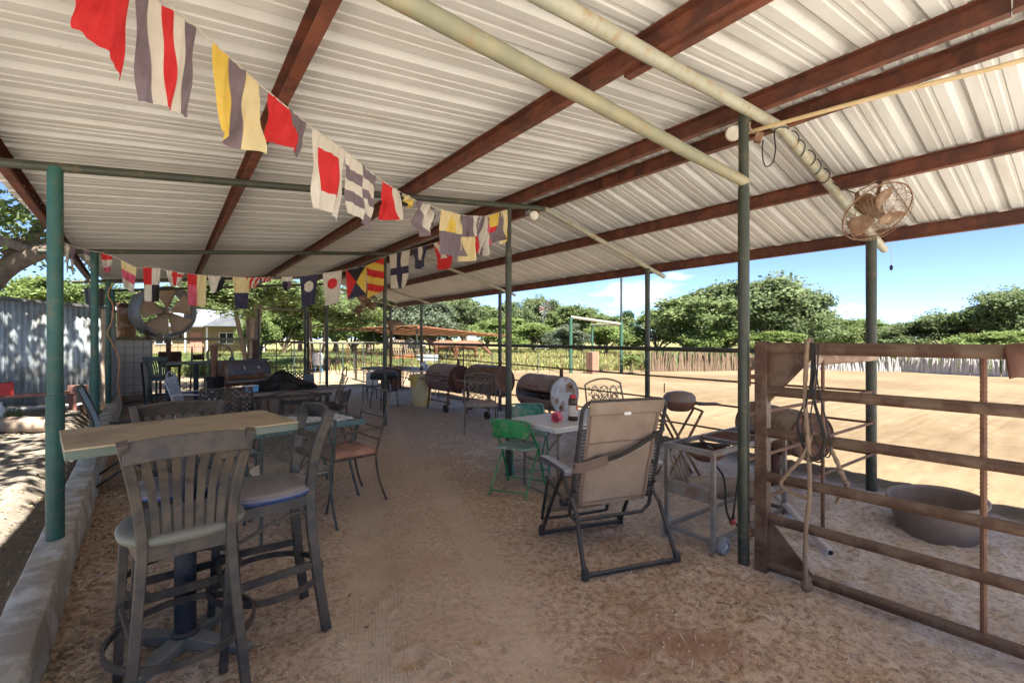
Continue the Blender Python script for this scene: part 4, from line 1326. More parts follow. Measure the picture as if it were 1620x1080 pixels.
# ------------------------------------------------------------------ zero-gravity lounge chair
zc_ = thing('lounge_chair', 'taupe zero-gravity lounge chair with laced canvas seen from behind', 'lounge chair', (2.52, 2.27, 0), R(-17.5))   # faces +Y
ch = MT['charcoal']
HW = .345
MB().tube(smooth_path([(-HW, -.33, .02), (-HW + .01, -.33, .018)], 2) + [Vector((HW, -.33, .018))], .0155, 10).build('rear_bar', ch, zc_)
MB().tube([(-HW, .36, .018), (HW, .36, .018)], .0155, 10).build('front_bar', ch, zc_)
for sx in (-1, 1):
    MB().tube([(sx * HW, -.335, .012), (sx * (HW - .02), -.17, .36), (sx * (HW - .03), .10, .585)], .0145, 10).build('rear_leg', ch, zc_)
    MB().tube([(sx * HW, .365, .012), (sx * (HW - .015), .17, .36), (sx * (HW - .02), .02, .585)], .0145, 10).build('front_leg', ch, zc_)
    MB().lathe([(.026, 0), (.024, .05), (.016, .075)], (sx * HW, -.335, 0), 10).build('foot', MT['black'], zc_)
    MB().lathe([(.026, 0), (.024, .05), (.016, .075)], (sx * HW, .365, 0), 10).build('foot', MT['black'], zc_)
    pts = smooth_path([(0, -.115, 0), (0, -.10, .012), (0, .16, .016), (0, .30, .006), (0, .325, -.01)], 5)
    MB().strip([(sx * (HW + .012) + p.x, p.y, .600 + p.z) for p in pts], .062, .030, (0, 0, 1)).build('armrest', MT['armrest'], zc_, bevel=.010)
    MB().tube([(sx * (HW - .035), -.15, .50), (sx * (HW - .035), .02, .36), (sx * (HW - .035), .36, .44)], .0115, 8).build('seat_rail', ch, zc_)
    MB().lathe([(.032, -.02), (.032, .02)], (sx * (HW - .012), .0, .37), 12, Matrix.Rotation(R(90), 3, 'Y')).build('pivot', MT['black'], zc_)
# back frame
BW = .318
bl = lambda z: -.075 - (z - .36) * .26
fr = [Vector((-BW, bl(.30), .30)), Vector((-BW, bl(.7), .7)), Vector((-BW, bl(1.00), 1.00))]
arc_l = [Vector((-BW + .07 - .07 * math.cos(a), bl(1.02 + .07 * math.sin(a)), 1.02 + .07 * math.sin(a))) for a in [PI / 2 * i / 5 for i in range(6)]]
arc_r = [Vector((-p.x, p.y, p.z)) for p in reversed(arc_l)]
low = [Vector((BW, bl(1.0), 1.0)), Vector((BW, bl(.7), .7)), Vector((BW, bl(.30), .30)), Vector((BW - .05, bl(.25), .25)), Vector((-BW + .05, bl(.25), .25))]
MB().tube(fr + arc_l + arc_r + low, .0135, 10, True).build('back_frame', ch, zc_)
def bkf(u, v):
    a = 2 * u - 1
    z = .355 + (1.083 - .355) * v
    w = BW - .052 + (.010 * v)
    return Vector((a * w, bl(z) - .006 + .030 * (1 - a * a) * math.sin(PI * min(1, v * 1.05)) ** .7 + .004 * math.sin(v * 19 + a * 2), z))
MB().grid(bkf, 18, 30).build('back_canvas', MT['canvas'], zc_, solid=.005)
MB().grid(lambda u, v: Vector(((2 * u - 1) * (BW - .035), bl(1.0 + .088 * v) - .021 - .004 * math.sin(PI * v), 1.0 + .088 * v)), 8, 6).build('head_sleeve', MT['canvas'], zc_, solid=.008)
for sx in (-1, 1):
    MB().strip([bkf(.5 + sx * .465, v) + Vector((0, -.006, 0)) for v in [i / 16 for i in range(16)]], .003, .016, (1, 0, 0)).build('side_hem', MT['canvas_band'], zc_)
for v in (.035, .615):
    MB().strip([bkf(u, v) + Vector((0, -.006, 0)) for u in [.03 + .94 * i / 10 for i in range(11)]], .003, .010, (0, 0, 1)).build('cross_seam', MT['canvas_band'], zc_)
MB().box((.005, bl(1.005) - .028, 1.005), (.050, .003, .020)).build('care_tag', MT['white'], zc_)
# lacing
for sx in (-1, 1):
    lc = MB()
    n = 24
    for i in range(n):
        z0 = .38 + .56 * i / n
        z1 = .38 + .56 * (i + .55) / n
        lc.tube([(sx * (BW + .012), bl(z0), z0), (sx * (BW - .05), bl(z1) - .008, z1)], .0032, 5)
        lc.tube([(sx * (BW - .05), bl(z1) - .010, z1), (sx * (BW + .012), bl(z0 + .02) - .012, z0 + .022)], .0032, 5)
    lc.build('lacing', MT['black'], zc_)
# seat and leg rest
def sf2(u, v):
    a = 2 * u - 1
    return Vector((a * .255, -.06 + .42 * v, .375 + .065 * v - .035 * (1 - a * a)))
MB().grid(sf2, 10, 10).build('seat_canvas', MT['canvas'], zc_, solid=.005)
def lf(u, v):
    a = 2 * u - 1
    return Vector((a * .245, .375 + .10 * v, .43 - .31 * v))
MB().grid(lf, 8, 8).build('leg_canvas', MT['canvas'], zc_, solid=.005)
MB().tube(smooth_path([(-.29, .365, .44), (-.29, .43, .25), (-.29, .475, .10), (-.24, .485, .07), (.24, .485, .07), (.29, .475, .10), (.29, .43, .25), (.29, .365, .44)], 4), .012, 8).build('leg_frame', ch, zc_)
for sx in (-1, 1):
    l2 = MB()
    for i in range(12):
        q = i / 12
        l2.tube([(sx * .285, .375 + .1 * q, .42 - .30 * q), (sx * .245, .38 + .1 * q, .405 - .30 * q)], .003, 5)
        l2.tube([(sx * .245, .38 + .1 * q, .405 - .30 * q), (sx * .285, .383 + .1 * q, .395 - .30 * q)], .003, 5)
    l2.build('leg_lacing', MT['black'], zc_)
st_pts = [(-BW - .02, bl(.66) - .012, .655), (-BW + .06, bl(.66) - .03, .665), (0, bl(.70) - .034, .715), (BW - .08, bl(.82) - .030, .83), (BW + .018, bl(.86) - .010, .875)]
MB().strip(smooth_path(st_pts, 5), .004, .034, (0, -.2, 1)).build('strap', MT['cord'], zc_)
MB().strip(smooth_path([(-BW - .024, bl(.65) - .004, .645), (-BW + .02, bl(.65) - .028, .648), (-BW + .13, bl(.66) - .034, .668), (-BW + .22, bl(.67) - .036, .69)], 5), .006, .075, (0, -.2, 1)).build('strap_pad', MT['canvas_band'], zc_)

# chairs beyond the white table
iron_chair('brown cast scroll-back chair beyond the white table', (4.40, 3.80, 0), R(160), MT['iron_brown'], 'scroll', W=.52, H=.98, arch=.07, group='brown scroll-back chairs')
iron_chair('brown cast armchair with pale floral seat facing the drum grills', (4.02, 6.25, 0), R(150), MT['iron_brown'], 'scroll', W=.52, H=.92, arch=.05, cushion=MT['paleseat'], group='brown scroll-back chairs')
# ------------------------------------------------------------------ drum grills along the arena fence
ROTY = Matrix.Rotation(R(-90), 3, 'X')     # lathe axis +Z -> +Y
def drum_shell(m, r, L, a0, a1, n=26, nl=24, rib=.006):
    """part of a drum wall, axis +Y centred at origin, angles measured in the XZ plane"""
    def f(u, v):
        a = R(a0 + (a1 - a0) * u)
        y = -L / 2 + L * v
        q = r + rib * (math.exp(-((v - .34) / .018) ** 2) + math.exp(-((v - .66) / .018) ** 2))
        return Vector((q * math.cos(a), y, q * math.sin(a)))
    return m.grid(f, n, nl)
def drum_end(m, r, y, sgn):
    prof = [(r + .006, 0), (r + .006, .016), (r - .006, .016), (r - .012, .004), (r * .5, .003), (1e-4, .003)]
    mat = Matrix.Rotation(R(-90 * sgn), 3, 'X')
    return m.lathe(prof, (0, y - .006 * sgn, 0), 28, mat, cap=False)
def wheel(t, c, r, w, ax='x', tyre=MT['black'], rimm=MT['rust']):
    mat = Matrix.Rotation(R(90), 3, 'Y') if ax == 'x' else ROTY
    o = MB().lathe([(r * .62, -w / 2), (r * .94, -w / 2), (r, -w / 3), (r, w / 3), (r * .94, w / 2), (r * .62, w / 2), (r * .62, -w / 2)], c, 18, mat, cap=False).build('wheel', tyre, t)
    MB().lathe([(.01, -w * .55), (.02, -w * .55), (.02, -w * .2), (r * .62, -w * .2), (r * .62, w * .2), (.02, w * .2), (.02, w * .55), (.01, w * .55)], c, 14, mat).build('rim', rimm, o)
    return o

def drum_grill(label, loc, rz, r, L, hz, body_m, lid_m, end_m, gap=0, shelf=True, wheels=True, chimney=True):
    t = thing('drum_grill', label, 'barbecue grill', loc, rz, 'drum barbecue grills along the arena fence')   # front is -X
    up = Vector((0, 0, hz))
    def shift(o):
        o.location = up
        return o
    lid0, lid1 = 28, 168
    b = shift(drum_shell(MB(), r, L, lid1 + gap, 360 + lid0).build('drum_body', body_m, t, solid=.003))
    ld = shift(drum_shell(MB(), r + .007, L * .985, lid0, lid1).build('lid', lid_m, t, solid=.004))
    MB().strip([(-(r + .012) * math.cos(R(12)), -L * .45, (r + .012) * math.sin(R(12))), (-(r + .012) * math.cos(R(12)), L * .45, (r + .012) * math.sin(R(12)))], .012, .028).build('lid_lip', MT['rod'], ld)
    MB().tube(smooth_path([(-(r + .012) * .9, -.12, r * .42), (-(r + .075) * .92, -.11, r * .45), (-(r + .075) * .92, .11, r * .45), (-(r + .012) * .9, .12, r * .42)], 4), .008, 7).build('handle', MT['rod'], ld)
    for sgn in (-1, 1):
        shift(drum_end(MB(), r, sgn * L / 2, sgn).build('drum_end', end_m, t))
    shift(MB().lathe([(.026, 0), (.026, .02), (.016, .022), (1e-4, .022)], (r * .45, -L / 2 - .004, r * .45), 12, Matrix.Rotation(R(90), 3, 'X')).build('bung', MT['rod'], t))
    shift(MB().lathe([(.026, 0), (.026, .02), (.016, .022), (1e-4, .022)], (-r * .3, -L / 2 - .004, -r * .66), 12, Matrix.Rotation(R(90), 3, 'X')).build('bung', MT['rod'], t))
    shift(MB().box((0, 0, -.01), (r * 1.7, L * .94, .004)).build('coal_tray', MT['soot_and_shade'], t))
    if chimney:
        shift(MB().lathe([(.03, 0), (.03, .14), (.026, .14), (.026, 0)], (r * .15, -L * .36, r - .01), 12, cap=False).build('chimney', MT['rust'], t))
    for sx in (-1, 1):
        for sy in (-1, 1):
            MB().bar((sx * r * .78, sy * L * .40, hz - r * .55), (sx * r * .95, sy * L * .42, 0 if not (wheels and sy < 0) else .06), .03, .03, (0, 1, 0)).build('leg', MT['rod'], t)
        MB().bar((sx * r * .86, -L * .41, .20), (sx * r * .86, L * .41, .20), .022, .022).build('stand_rail', MT['rod'], t)
    for sy in (-1, 1):
        MB().bar((-r * .82, sy * L * .40, hz - r * .62), (r * .82, sy * L * .40, hz - r * .62), .025, .03).build('cradle_bar', MT['rod'], t)
    if wheels:
        for sx in (-1, 1):
            wheel(t, (sx * (r * .95 + .03), -L * .42, .085), .085, .035)
    if shelf:
        s = -(r + .012)
        MB().bar((s - .16, -L * .44, hz - .005), (s - .16, L * .44, hz - .005), .045, .025).build('shelf_edge', MT['wood'], t)
        for sy in (-1, 0, 1):
            MB().bar((s + .01, sy * L * .42, hz - .012), (s - .16, sy * L * .42, hz - .012), .02, .02).build('shelf_arm', MT['rod'], t)
        MB().box((s - .075, 0, hz - .004), (.11, L * .84, .006)).build('shelf_plate', MT['rod'], t)
    return t
drum_grill('rusty brown drum grill beside the yellow bin, farthest along the fence', (4.78, 8.72, 0), R(4), .285, .90, .66, MT['rust_drum'], MT['rust_drum'], MT['rust'])
drum_grill('sooty drum grill with rust-red end behind the cast armchair', (5.0, 7.50, 0), R(2), .285, .88, .69, MT['drum_dark'], MT['drum_dark'], MT['rust'])
g3 = drum_grill('large drum grill with chalky white end and a blackened open lid gap', (5.02, 5.82, 0), R(-3), .28, .94, .61, MT['rust_drum'], MT['rust_drum'], MT['drum_white'], gap=26, shelf=False, wheels=False)
MB().bar((-.287, -.45, .62), (-.287, .45, .62), .014, .012).build('grate_rail', MT['rod'], g3)
MB().grid(lambda u, v: Vector(((.2875) * math.cos(R(30 + 138 * u)), -.455 + .10 * v, .61 + (.2875) * math.sin(R(30 + 138 * u)))), 20, 2).build('soot_band', MT['soot_and_shade'], g3, solid=.003)
fk = thing('grill_fork', 'long pale steel fork hooked upright against the white-ended drum', 'grill fork', (4.70, 5.25, 0))
MB().tube([(0, 0, .42), (0, 0, .70)], .006, 6).build('shaft', MT['silver'], fk)
for sx in (-1, 1):
    MB().tube(smooth_path([(0, 0, .69), (sx * .035, 0, .74), (sx * .04, 0, .80)], 4), .006, 6).build('tine', MT['silver'], fk)
MB().tube([(-.04, 0, .80), (.04, 0, .80)], .006, 6).build('cross_tine', MT['silver'], fk)

# yellowed rubbish bin
bn = thing('rubbish_bin', 'yellowed plastic rubbish bin beside the rusty brown grill', 'bin', (4.52, 9.48, 0))
MB().lathe([(.19, 0), (.20, .01), (.245, .60), (.262, .61), (.262, .65), (.25, .66), (.235, .66), (.23, .60), (.18, .02)], (0, 0, 0), 24, cap=False).build('bin_body', MT['bin_yellow'], bn)
MB().lathe([(.262, .655), (.266, .66), (.262, .69), (.20, .705), (1e-4, .71)], (0, 0, 0), 24).build('lid', MT['bin_yellow'], bn)
for a in (0, 180):
    MB().box((.275 * math.cos(R(a)), .275 * math.sin(R(a)), .60), (.03, .12, .05)).build('handle', MT['bin_yellow'], bn, bevel=.006)

# serape-draped table
sv = thing('serving_table', 'folding table behind the yellow bin under a striped blanket', 'folding table', (4.88, 10.75, 0))
MB().box((0, 0, .735), (.70, 1.75, .035)).build('table_top', MT['white_plastic'], sv, bevel=.01)
for sy in (-1, 1):
    MB().tube([(-.28, sy * .70, .72), (-.28, sy * .70, .02), (.28, sy * .70, .02), (.28, sy * .70, .72)], .014, 8).build('leg_frame', MT['silver'], sv)
    MB().tube([(0, sy * .70, .12), (0, sy * .2, .70)], .011, 6).build('brace', MT['silver'], sv)
bk_ = thing('striped_blanket', 'brown and cream striped blanket draped over the serving table edge', 'blanket', (4.88, 10.75, .757))
def sera(u, v):
    y = -.25 + 1.05 * u
    d = v * .86
    fl = .012 * math.sin(u * 24)
    if d < .38:
        return Vector((-.352 + .38 - d, y, .003 + .002 * math.sin(u * 20)))
    t = (d - .38)
    return Vector((-.360 - fl * t / .4 - .02, y + .05 * t * math.sin(u * 3), -t * (1 - .30 * u)))
o = MB().grid(lambda u, v: (lambda p: Vector((p.x, p.y, p.z)))(sera(u, v)), 40, 24).build('cloth', None or MT['serape'], bk_, solid=.004)
for k, (dx, dy) in enumerate(((.05, -.45), (.1, -.62), (-.08, -.70), (.18, -.3))):
    c = thing('condiment_jar', ('white jar at the near end of the serving table', 'clear jar beside the white jar on the serving table', 'squat dark jar on the serving table edge', 'tall pale jar by the striped blanket')[k], 'jar', (4.88 + dx, 10.75 + dy, .753), 0, 'jars on the serving table')
    hh = (.12, .09, .07, .14)[k]
    MB().lathe([(.04, 0), (.045, .01), (.045, hh), (.03, hh + .02)], (0, 0, 0), 12).build('jar_body', (MT['white'], MT['clear'], MT['bottle'], MT['clear'])[k], c)
    MB().lathe([(.034, hh + .02), (.034, hh + .04)], (0, 0, 0), 12).build('lid', MT['silver'], c)

rtb = thing('round_table', 'round grey table top beyond the small black grill', 'round table', (4.72, 12.55, 0))
MB().lathe([(.47, .66), (.49, .665), (.49, .69), (.47, .695)], (0, 0, 0), 32).build('table_top', MT['foot'], rtb)
for k in range(4):
    a = R(45 + 90 * k)
    MB().tube(smooth_path([(.36 * math.cos(a), .36 * math.sin(a), .66), (.22 * math.cos(a), .22 * math.sin(a), .35), (.40 * math.cos(a), .40 * math.sin(a), 0)], 4), .014, 8).build('leg', MT['iron_green'], rtb)
bkt = thing('white_jug', 'square white plastic jug on a low black stand', 'jug', (3.98, 11.05, .36))
MB().box((0, 0, .16), (.24, .24, .32)).build('jug_body', MT['white'], bkt, bevel=.03)
MB().tube(smooth_path([(-.07, 0, .31), (-.06, 0, .37), (.06, 0, .37), (.07, 0, .31)], 4), .014, 8).build('handle', MT['white'], bkt)
stl = thing('low_stand', 'low black metal stand carrying the white jug', 'stand', (3.98, 11.05, 0))
MB().box((0, 0, .345), (.36, .36, .02)).build('stand_top', MT['black'], stl)
for sx in (-1, 1):
    for sy in (-1, 1):
        MB().tube([(sx * .16, sy * .16, .34), (sx * .17, sy * .17, 0)], .011, 6).build('leg', MT['black'], stl)
sg = thing('small_grill', 'small black charcoal grill on thin legs behind a post', 'barbecue grill', (3.78, 9.75, 0), R(20))
MB().box((0, 0, .66), (.52, .34, .09)).build('firebox', MT['black'], sg, bevel=.02)
MB().lathe([(.30, .0), (.28, .06), (.18, .11), (1e-4, .125)], (0, 0, .705), 20).build('lid', MT['black'], sg)
for sx in (-1, 1):
    for sy in (-1, 1):
        MB().tube([(sx * .20, sy * .13, .63), (sx * .24, sy * .17, 0)], .010, 6).build('leg', MT['black'], sg)
tb = thing('storage_tub', 'clear plastic storage tub on the dirt under the small black grill', 'storage tub', (4.12, 10.05, 0), R(10))
MB().add([(-.18, -.12, 0), (.18, -.12, 0), (.18, .12, 0), (-.18, .12, 0), (-.22, -.15, .26), (.22, -.15, .26), (.22, .15, .26), (-.22, .15, .26)],
         [(3, 2, 1, 0), (0, 1, 5, 4), (1, 2, 6, 5), (2, 3, 7, 6), (3, 0, 4, 7)]).build('tub_body', MT['clear'], tb, smooth=False, solid=.004)
MB().box((0, 0, .266), (.47, .33, .02)).build('lid', MT['white'], tb, bevel=.006)
pht = thing('patio_heater', 'rusty mushroom-topped patio heater leaning by the arena fence', 'patio heater', (5.12, 12.75, 0))
ln = Matrix.Rotation(R(2.5), 3, 'Y')
MB().lathe([(.24, 0), (.24, .30), (.20, .36), (.05, .40)], (0, 0, 0), 20).build('base', MT['rust'], pht)
MB().tube([(0, 0, .4), (.05, 0, 1.72)], .035, 10).build('pole', MT['rod'], pht)
MB().lathe([(.06, 0), (.11, .03), (.12, .18), (.10, .20)], (.052, 0, 1.70), 16).build('burner', MT['fan_tan'], pht)
MB().lathe([(.36, 0), (.34, .03), (.22, .075), (.04, .10), (1e-4, .10)], (.056, 0, 1.92), 24).build('reflector', MT['fan_tan'], pht, solid=.004)

# ------------------------------------------------------------------ offset smoker behind the stone table
sm = thing('offset_smoker', 'black offset smoker with tall flue behind the tarp-heaped table', 'smoker', (1.20, 10.35, 0), R(17))
RX = Matrix.Rotation(R(90), 3, 'Y')
MB().lathe([(1e-4, -.40), (.235, -.40), (.245, -.39), (.245, .39), (.235, .40), (1e-4, .40)], (0, 0, .83), 28, RX, cap=False).build('barrel', MT['drum_dark'], sm)
MB().grid(lambda u, v: Vector((-.37 + .74 * v, -.252 * math.cos(R(-5 + 120 * u)), .83 + .252 * math.sin(R(-5 + 120 * u)))), 18, 4).build('lid', M('grey_smoker_lid', (.07, .07, .085), (.11, .11, .125), 4, .45, rust=(.15, .08, .05), amt=.3), sm, solid=.004)
for dx in (-.10, .16):
    MB().box((dx, -.235, .94), (.035, .02, .06), Matrix.Rotation(R(-40), 3, 'X')).build('lid_bracket', MT['silver'], sm)
MB().lathe([(.055, .45), (.055, 1.36), (.047, 1.36), (.047, .45)], (-.52, .02, 0), 16, cap=False).build('flue', MT['rod'], sm)
MB().box((-.50, .02, .66), (.20, .26, .26)).build('firebox', MT['soot_and_shade'], sm, bevel=.01)
MB().box((.02, -.34, .70), (.86, .20, .02)).build('shelf', MT['grey_steel'], sm)
for sx in (-1, 1):
    for sy in (-1, 1):
        MB().bar((sx * .32, sy * .18, .66), (sx * .36, sy * .24, 0), .035, .035, (0, 1, 0)).build('leg', MT['rod'], sm)
plow = thing('plough_disc', 'rusty plough disc balanced on a stump behind the smoker', 'plough disc', (1.62, 11.6, .98))
MB().lathe([(1e-4, .0), (.12, .012), (.24, .06), (.245, .068), (.12, .02), (1e-4, .008)], (0, 0, 0), 24, cap=False).build('disc', MT['rust'], plow)
stp = thing('tree_stump', 'tan tree stump set beside the smoker under the plough disc', 'stump', (1.62, 11.6, 0))
MB().lathe([(.20, 0), (.16, .1), (.14, .5), (.15, .97), (1e-4, .975)], (0, 0, 0), 14).build('stump_wood', MT['wood'], stp)

# ------------------------------------------------------------------ burner cart by the gate post
bc = thing('burner_cart', 'angle-iron burner cart with wheels beside the nearest olive post', 'burner cart', (3.57, 1.935, 0), R(0))
ca = MT['cart']
W2, D2, HT = .54, .185, .70
for sx in (-1, 1):
    for sy in (-1, 1):
        MB().bar((sx * W2, sy * D2, 0 if sx > 0 else .03), (sx * W2, sy * D2, HT - .02), .029, .029, (0, 1, 0)).build('leg', ca, bc)
for sy in (-1, 1):
    MB().bar((-W2 - .02, sy * D2, HT), (W2 + .02, sy * D2, HT), .030, .032).build('top_rail', ca, bc)
    MB().bar((-W2 - .02, sy * D2, .09), (W2 + .02, sy * D2, .09), .028, .028).build('bottom_rail', ca, bc)
for sx in (-1, 1):
    MB().bar((sx * W2, -D2 + .02, HT), (sx * W2, D2 - .02, HT), .036, .036).build('end_rail', ca, bc)
    MB().bar((sx * W2, -D2 + .02, .092), (sx * W2, D2 - .02, .092), .028, .028).build('end_rail', ca, bc)
MB().bar((-W2, -D2 + .02, .40), (-W2, D2 - .02, .40), .05, .09).build('side_plate', ca, bc)
for x in (-.10, .26):
    MB().bar((x, -D2 + .02, HT), (x, D2 - .02, HT), .03, .03).build('cross_rail', ca, bc)
for k in range(22):
    x = -.07 + .31 * k / 21
    MB().tube([(x, -D2 + .02, HT + .005), (x, D2 - .02, HT + .005)], .004, 5).build('grate_bar', MT['rod'], bc)
for x in (-.32, .40):
    MB().lathe([(1e-4, -.11), (.08, -.10), (.14, -.05), (.15, 0), (.14, .0), (.13, -.05), (.07, -.09), (1e-4, -.10)], (x, 0, HT - .01), 20, cap=False).build('burner_bowl', MT['rust'], bc)
    for k in range(4):
        a = R(45 + 90 * k)
        MB().bar((x + .05 * math.cos(a), .05 * math.sin(a), HT + .004), (x + .17 * math.cos(a), .17 * math.sin(a), HT + .004), .018, .02).build('pot_rest', MT['grate'], bc)
MB().tube(smooth_path([(-.32, -.05, HT - .12), (-.36, -.16, .50), (-.40, -.20, .30), (-.34, -.20, .20), (-.26, -.17, .19)], 6), .008, 7).build('gas_hose', MT['hose'], bc)
MB().tube(smooth_path([(-.12, -.15, HT - .1), (-.22, -.19, .45), (-.30, -.2, .24), (-.26, -.18, .19)], 6), .008, 7).build('gas_hose', MT['hose'], bc)
MB().tube(smooth_path([(-.26, -.17, .19), (-.1, -.2, .03), (.2, -.22, .02), (.5, -.3, .03)], 6), .008, 7).build('gas_hose', MT['hose'], bc)
MB().ball((-.26, -.17, .17), .026, (1, 1, 1.2), 10, 8).build('regulator', MT['ball_red'], bc)
for sy in (-1, 1):
    wheel(bc, (-W2 + .07, sy * (D2 + .035), .06), .06, .04, 'y', MT['grey_steel'], MT['silver'])
MB().tube([(-W2 + .07, -D2 - .04, .06), (-W2 + .07, D2 + .04, .06)], .008, 6).build('axle', MT['rod'], bc)

# ------------------------------------------------------------------ little oval grill on crossed legs
og = thing('oval_grill', 'small oval lidded grill on crossed tube legs beside the lounge chair', 'barbecue grill', (4.39, 2.92, 0), R(-37))
MB().lathe([(1e-4, -.11), (.10, -.10), (.15, -.06), (.165, 0), (.165, .004)], (0, 0, .83), 20, Matrix.Diagonal((1.0, .85, 1)), cap=False).build('bowl', MT['rod'], og)
MB().lathe([(.17, .0), (.165, .05), (.13, .085), (.06, .10), (1e-4, .10)], (0, 0, .835), 20, Matrix.Diagonal((1.0, .85, 1)), cap=False).build('lid', M('dull_blue_steel', (.10, .11, .14), (.15, .15, .17), 5, .45, rust=(.2, .13, .09), amt=.35), og)
MB().box((.30, 0, .80), (.24, .16, .015)).build('side_shelf', MT['rod'], og)
MB().tube([(.1, .1, .78), (.40, .1, .79)], .008, 6).build('shelf_rod', MT['rod'], og)
MB().tube([(-.16, 0, .92), (-.16, 0, 1.02)], .006, 6).build('lid_pin', MT['rod'], og)
for sy in (-1, 1):
    MB().tube([(-.20, sy * .12, .74), (.20, sy * .15, 0)], .014, 8).build('leg', MT['fan_tan'], og)
    MB().tube([(.20, sy * .12, .74), (-.20, sy * .15, 0)], .014, 8).build('leg', MT['fan_tan'], og)
MB().tube([(-.20, -.12, .74), (-.20, .12, .74)], .012, 6).build('cross_tube', MT['fan_tan'], og)
MB().tube([(.20, -.12, .74), (.20, .12, .74)], .012, 6).build('cross_tube', MT['fan_tan'], og)
sk = thing('stake_bundle', 'short pale wooden stakes leaning under the oval grill', 'stakes', (4.22, 2.80, 0))
for k in range(5):
    MB().bar((-.06 + .05 * k, -.03, 0), (-.16 + .09 * k, .08, .34 - .03 * k), .03, .015).build('stake', MT['wood'], sk)

# ------------------------------------------------------------------ practice barrel, log, tub, loose pipes
pb = thing('steel_barrel', 'dusty tan steel barrel lying on a stout post behind the gate', 'barrel', (4.90, 2.12, 0), R(-28))
up = (0, 0, .60)
RB = Matrix.Rotation(R(-90), 3, 'X')
prof = []
for i in range(25):
    v = i / 24
    prof.append((.215 + .006 * (math.exp(-((v - .34) / .02) ** 2) + math.exp(-((v - .66) / .02) ** 2)), -.40 + .80 * v))
MB().lathe(prof, up, 30, RB, cap=False).build('barrel_wall', MT['drum_tan'], pb)
MB().lathe([(.221, -.405), (.221, -.39), (.205, -.39), (1e-4, -.388)], up, 30, RB, cap=False).build('barrel_end', MT['rust'], pb)
MB().lathe([(1e-4, .388), (.205, .39), (.221, .39), (.221, .405)], up, 30, RB, cap=False).build('barrel_end', MT['rust'], pb)
MB().tube([(-.08, .02, -.05), (-.05, .02, .40)], .062, 12).build('support_post', MT['rust'], pb)
MB().box((-.05, 0, .392), (.16, .34, .02)).build('saddle_plate', MT['rust'], pb)
MB().tube(smooth_path([(-.10, .22, .80), (-.13, .22, .84), (-.13, .12, .84), (-.10, .12, .80)], 4), .008, 6).build('wire_handle', MT['rod'], pb)
lg = thing('split_log', 'short split log lying in the dust beside the burner cart', 'log', (4.20, 2.32, 0), R(-52))
MB().tube(smooth_path([(-.32, 0, .09), (0, .02, .095), (.30, 0, .09)], 4), .095, 12, radii=[.085, .09, .10, .10, .095, .10, .10, .09, .09]).build('log_wood', MT['wood'], lg)
tub = thing('feed_tub', 'wide brown rubber feed tub sunk a little in the grey dust', 'tub', (4.80, .93, 0))
tub.scale = (.79, .79, .95)
tm = Matrix.Rotation(R(4), 3, Vector((CY, -SY, 0)).cross(Vector((0, 0, 1))))
MB().lathe([(.30, -.03), (.31, .0), (.345, .16), (.365, .255), (.385, .262), (.388, .285), (.372, .29), (.350, .268), (.33, .16), (.292, .02), (1e-4, .018)], (0, 0, .0), 44, tm, cap=False).build('tub_body', MT['tub'], tub)
for a in (60, 240):
    MB().tube([tm @ Vector((.375 * math.cos(R(a + d)), .375 * math.sin(R(a + d)), .25 + .03 * (abs(d) < 8))) for d in (-12, -7, 0, 7, 12)], .010, 6).build('handle', MT['tub'], tub)
pp = thing('plastic_pipe', 'long white plastic pipe lying behind the gate in the dust', 'pipe', (3.66, 1.26, .028))
a_, b_ = Vector((0, 0, 0)), Vector((.77, .83, .16))
m = MB()
m.tube([a_, b_], .024, 14)
m.build('pipe_wall', MT['pvc'], pp)
MB().tube([a_ - (b_ - a_).normalized() * .0015, a_ + (b_ - a_).normalized() * .004], .018, 12).build('bore_shade', MT['soot_and_shade'], pp)  # black disc paints the shade inside the pipe's open end
pp2 = thing('steel_pipe', 'short grey steel pipe lying under the cross fence', 'pipe', (3.60, 1.72, .03))
MB().tube([(0, 0, 0), (.46, -.03, .03)], .026, 12).build('pipe_wall', MT['silver'], pp2)

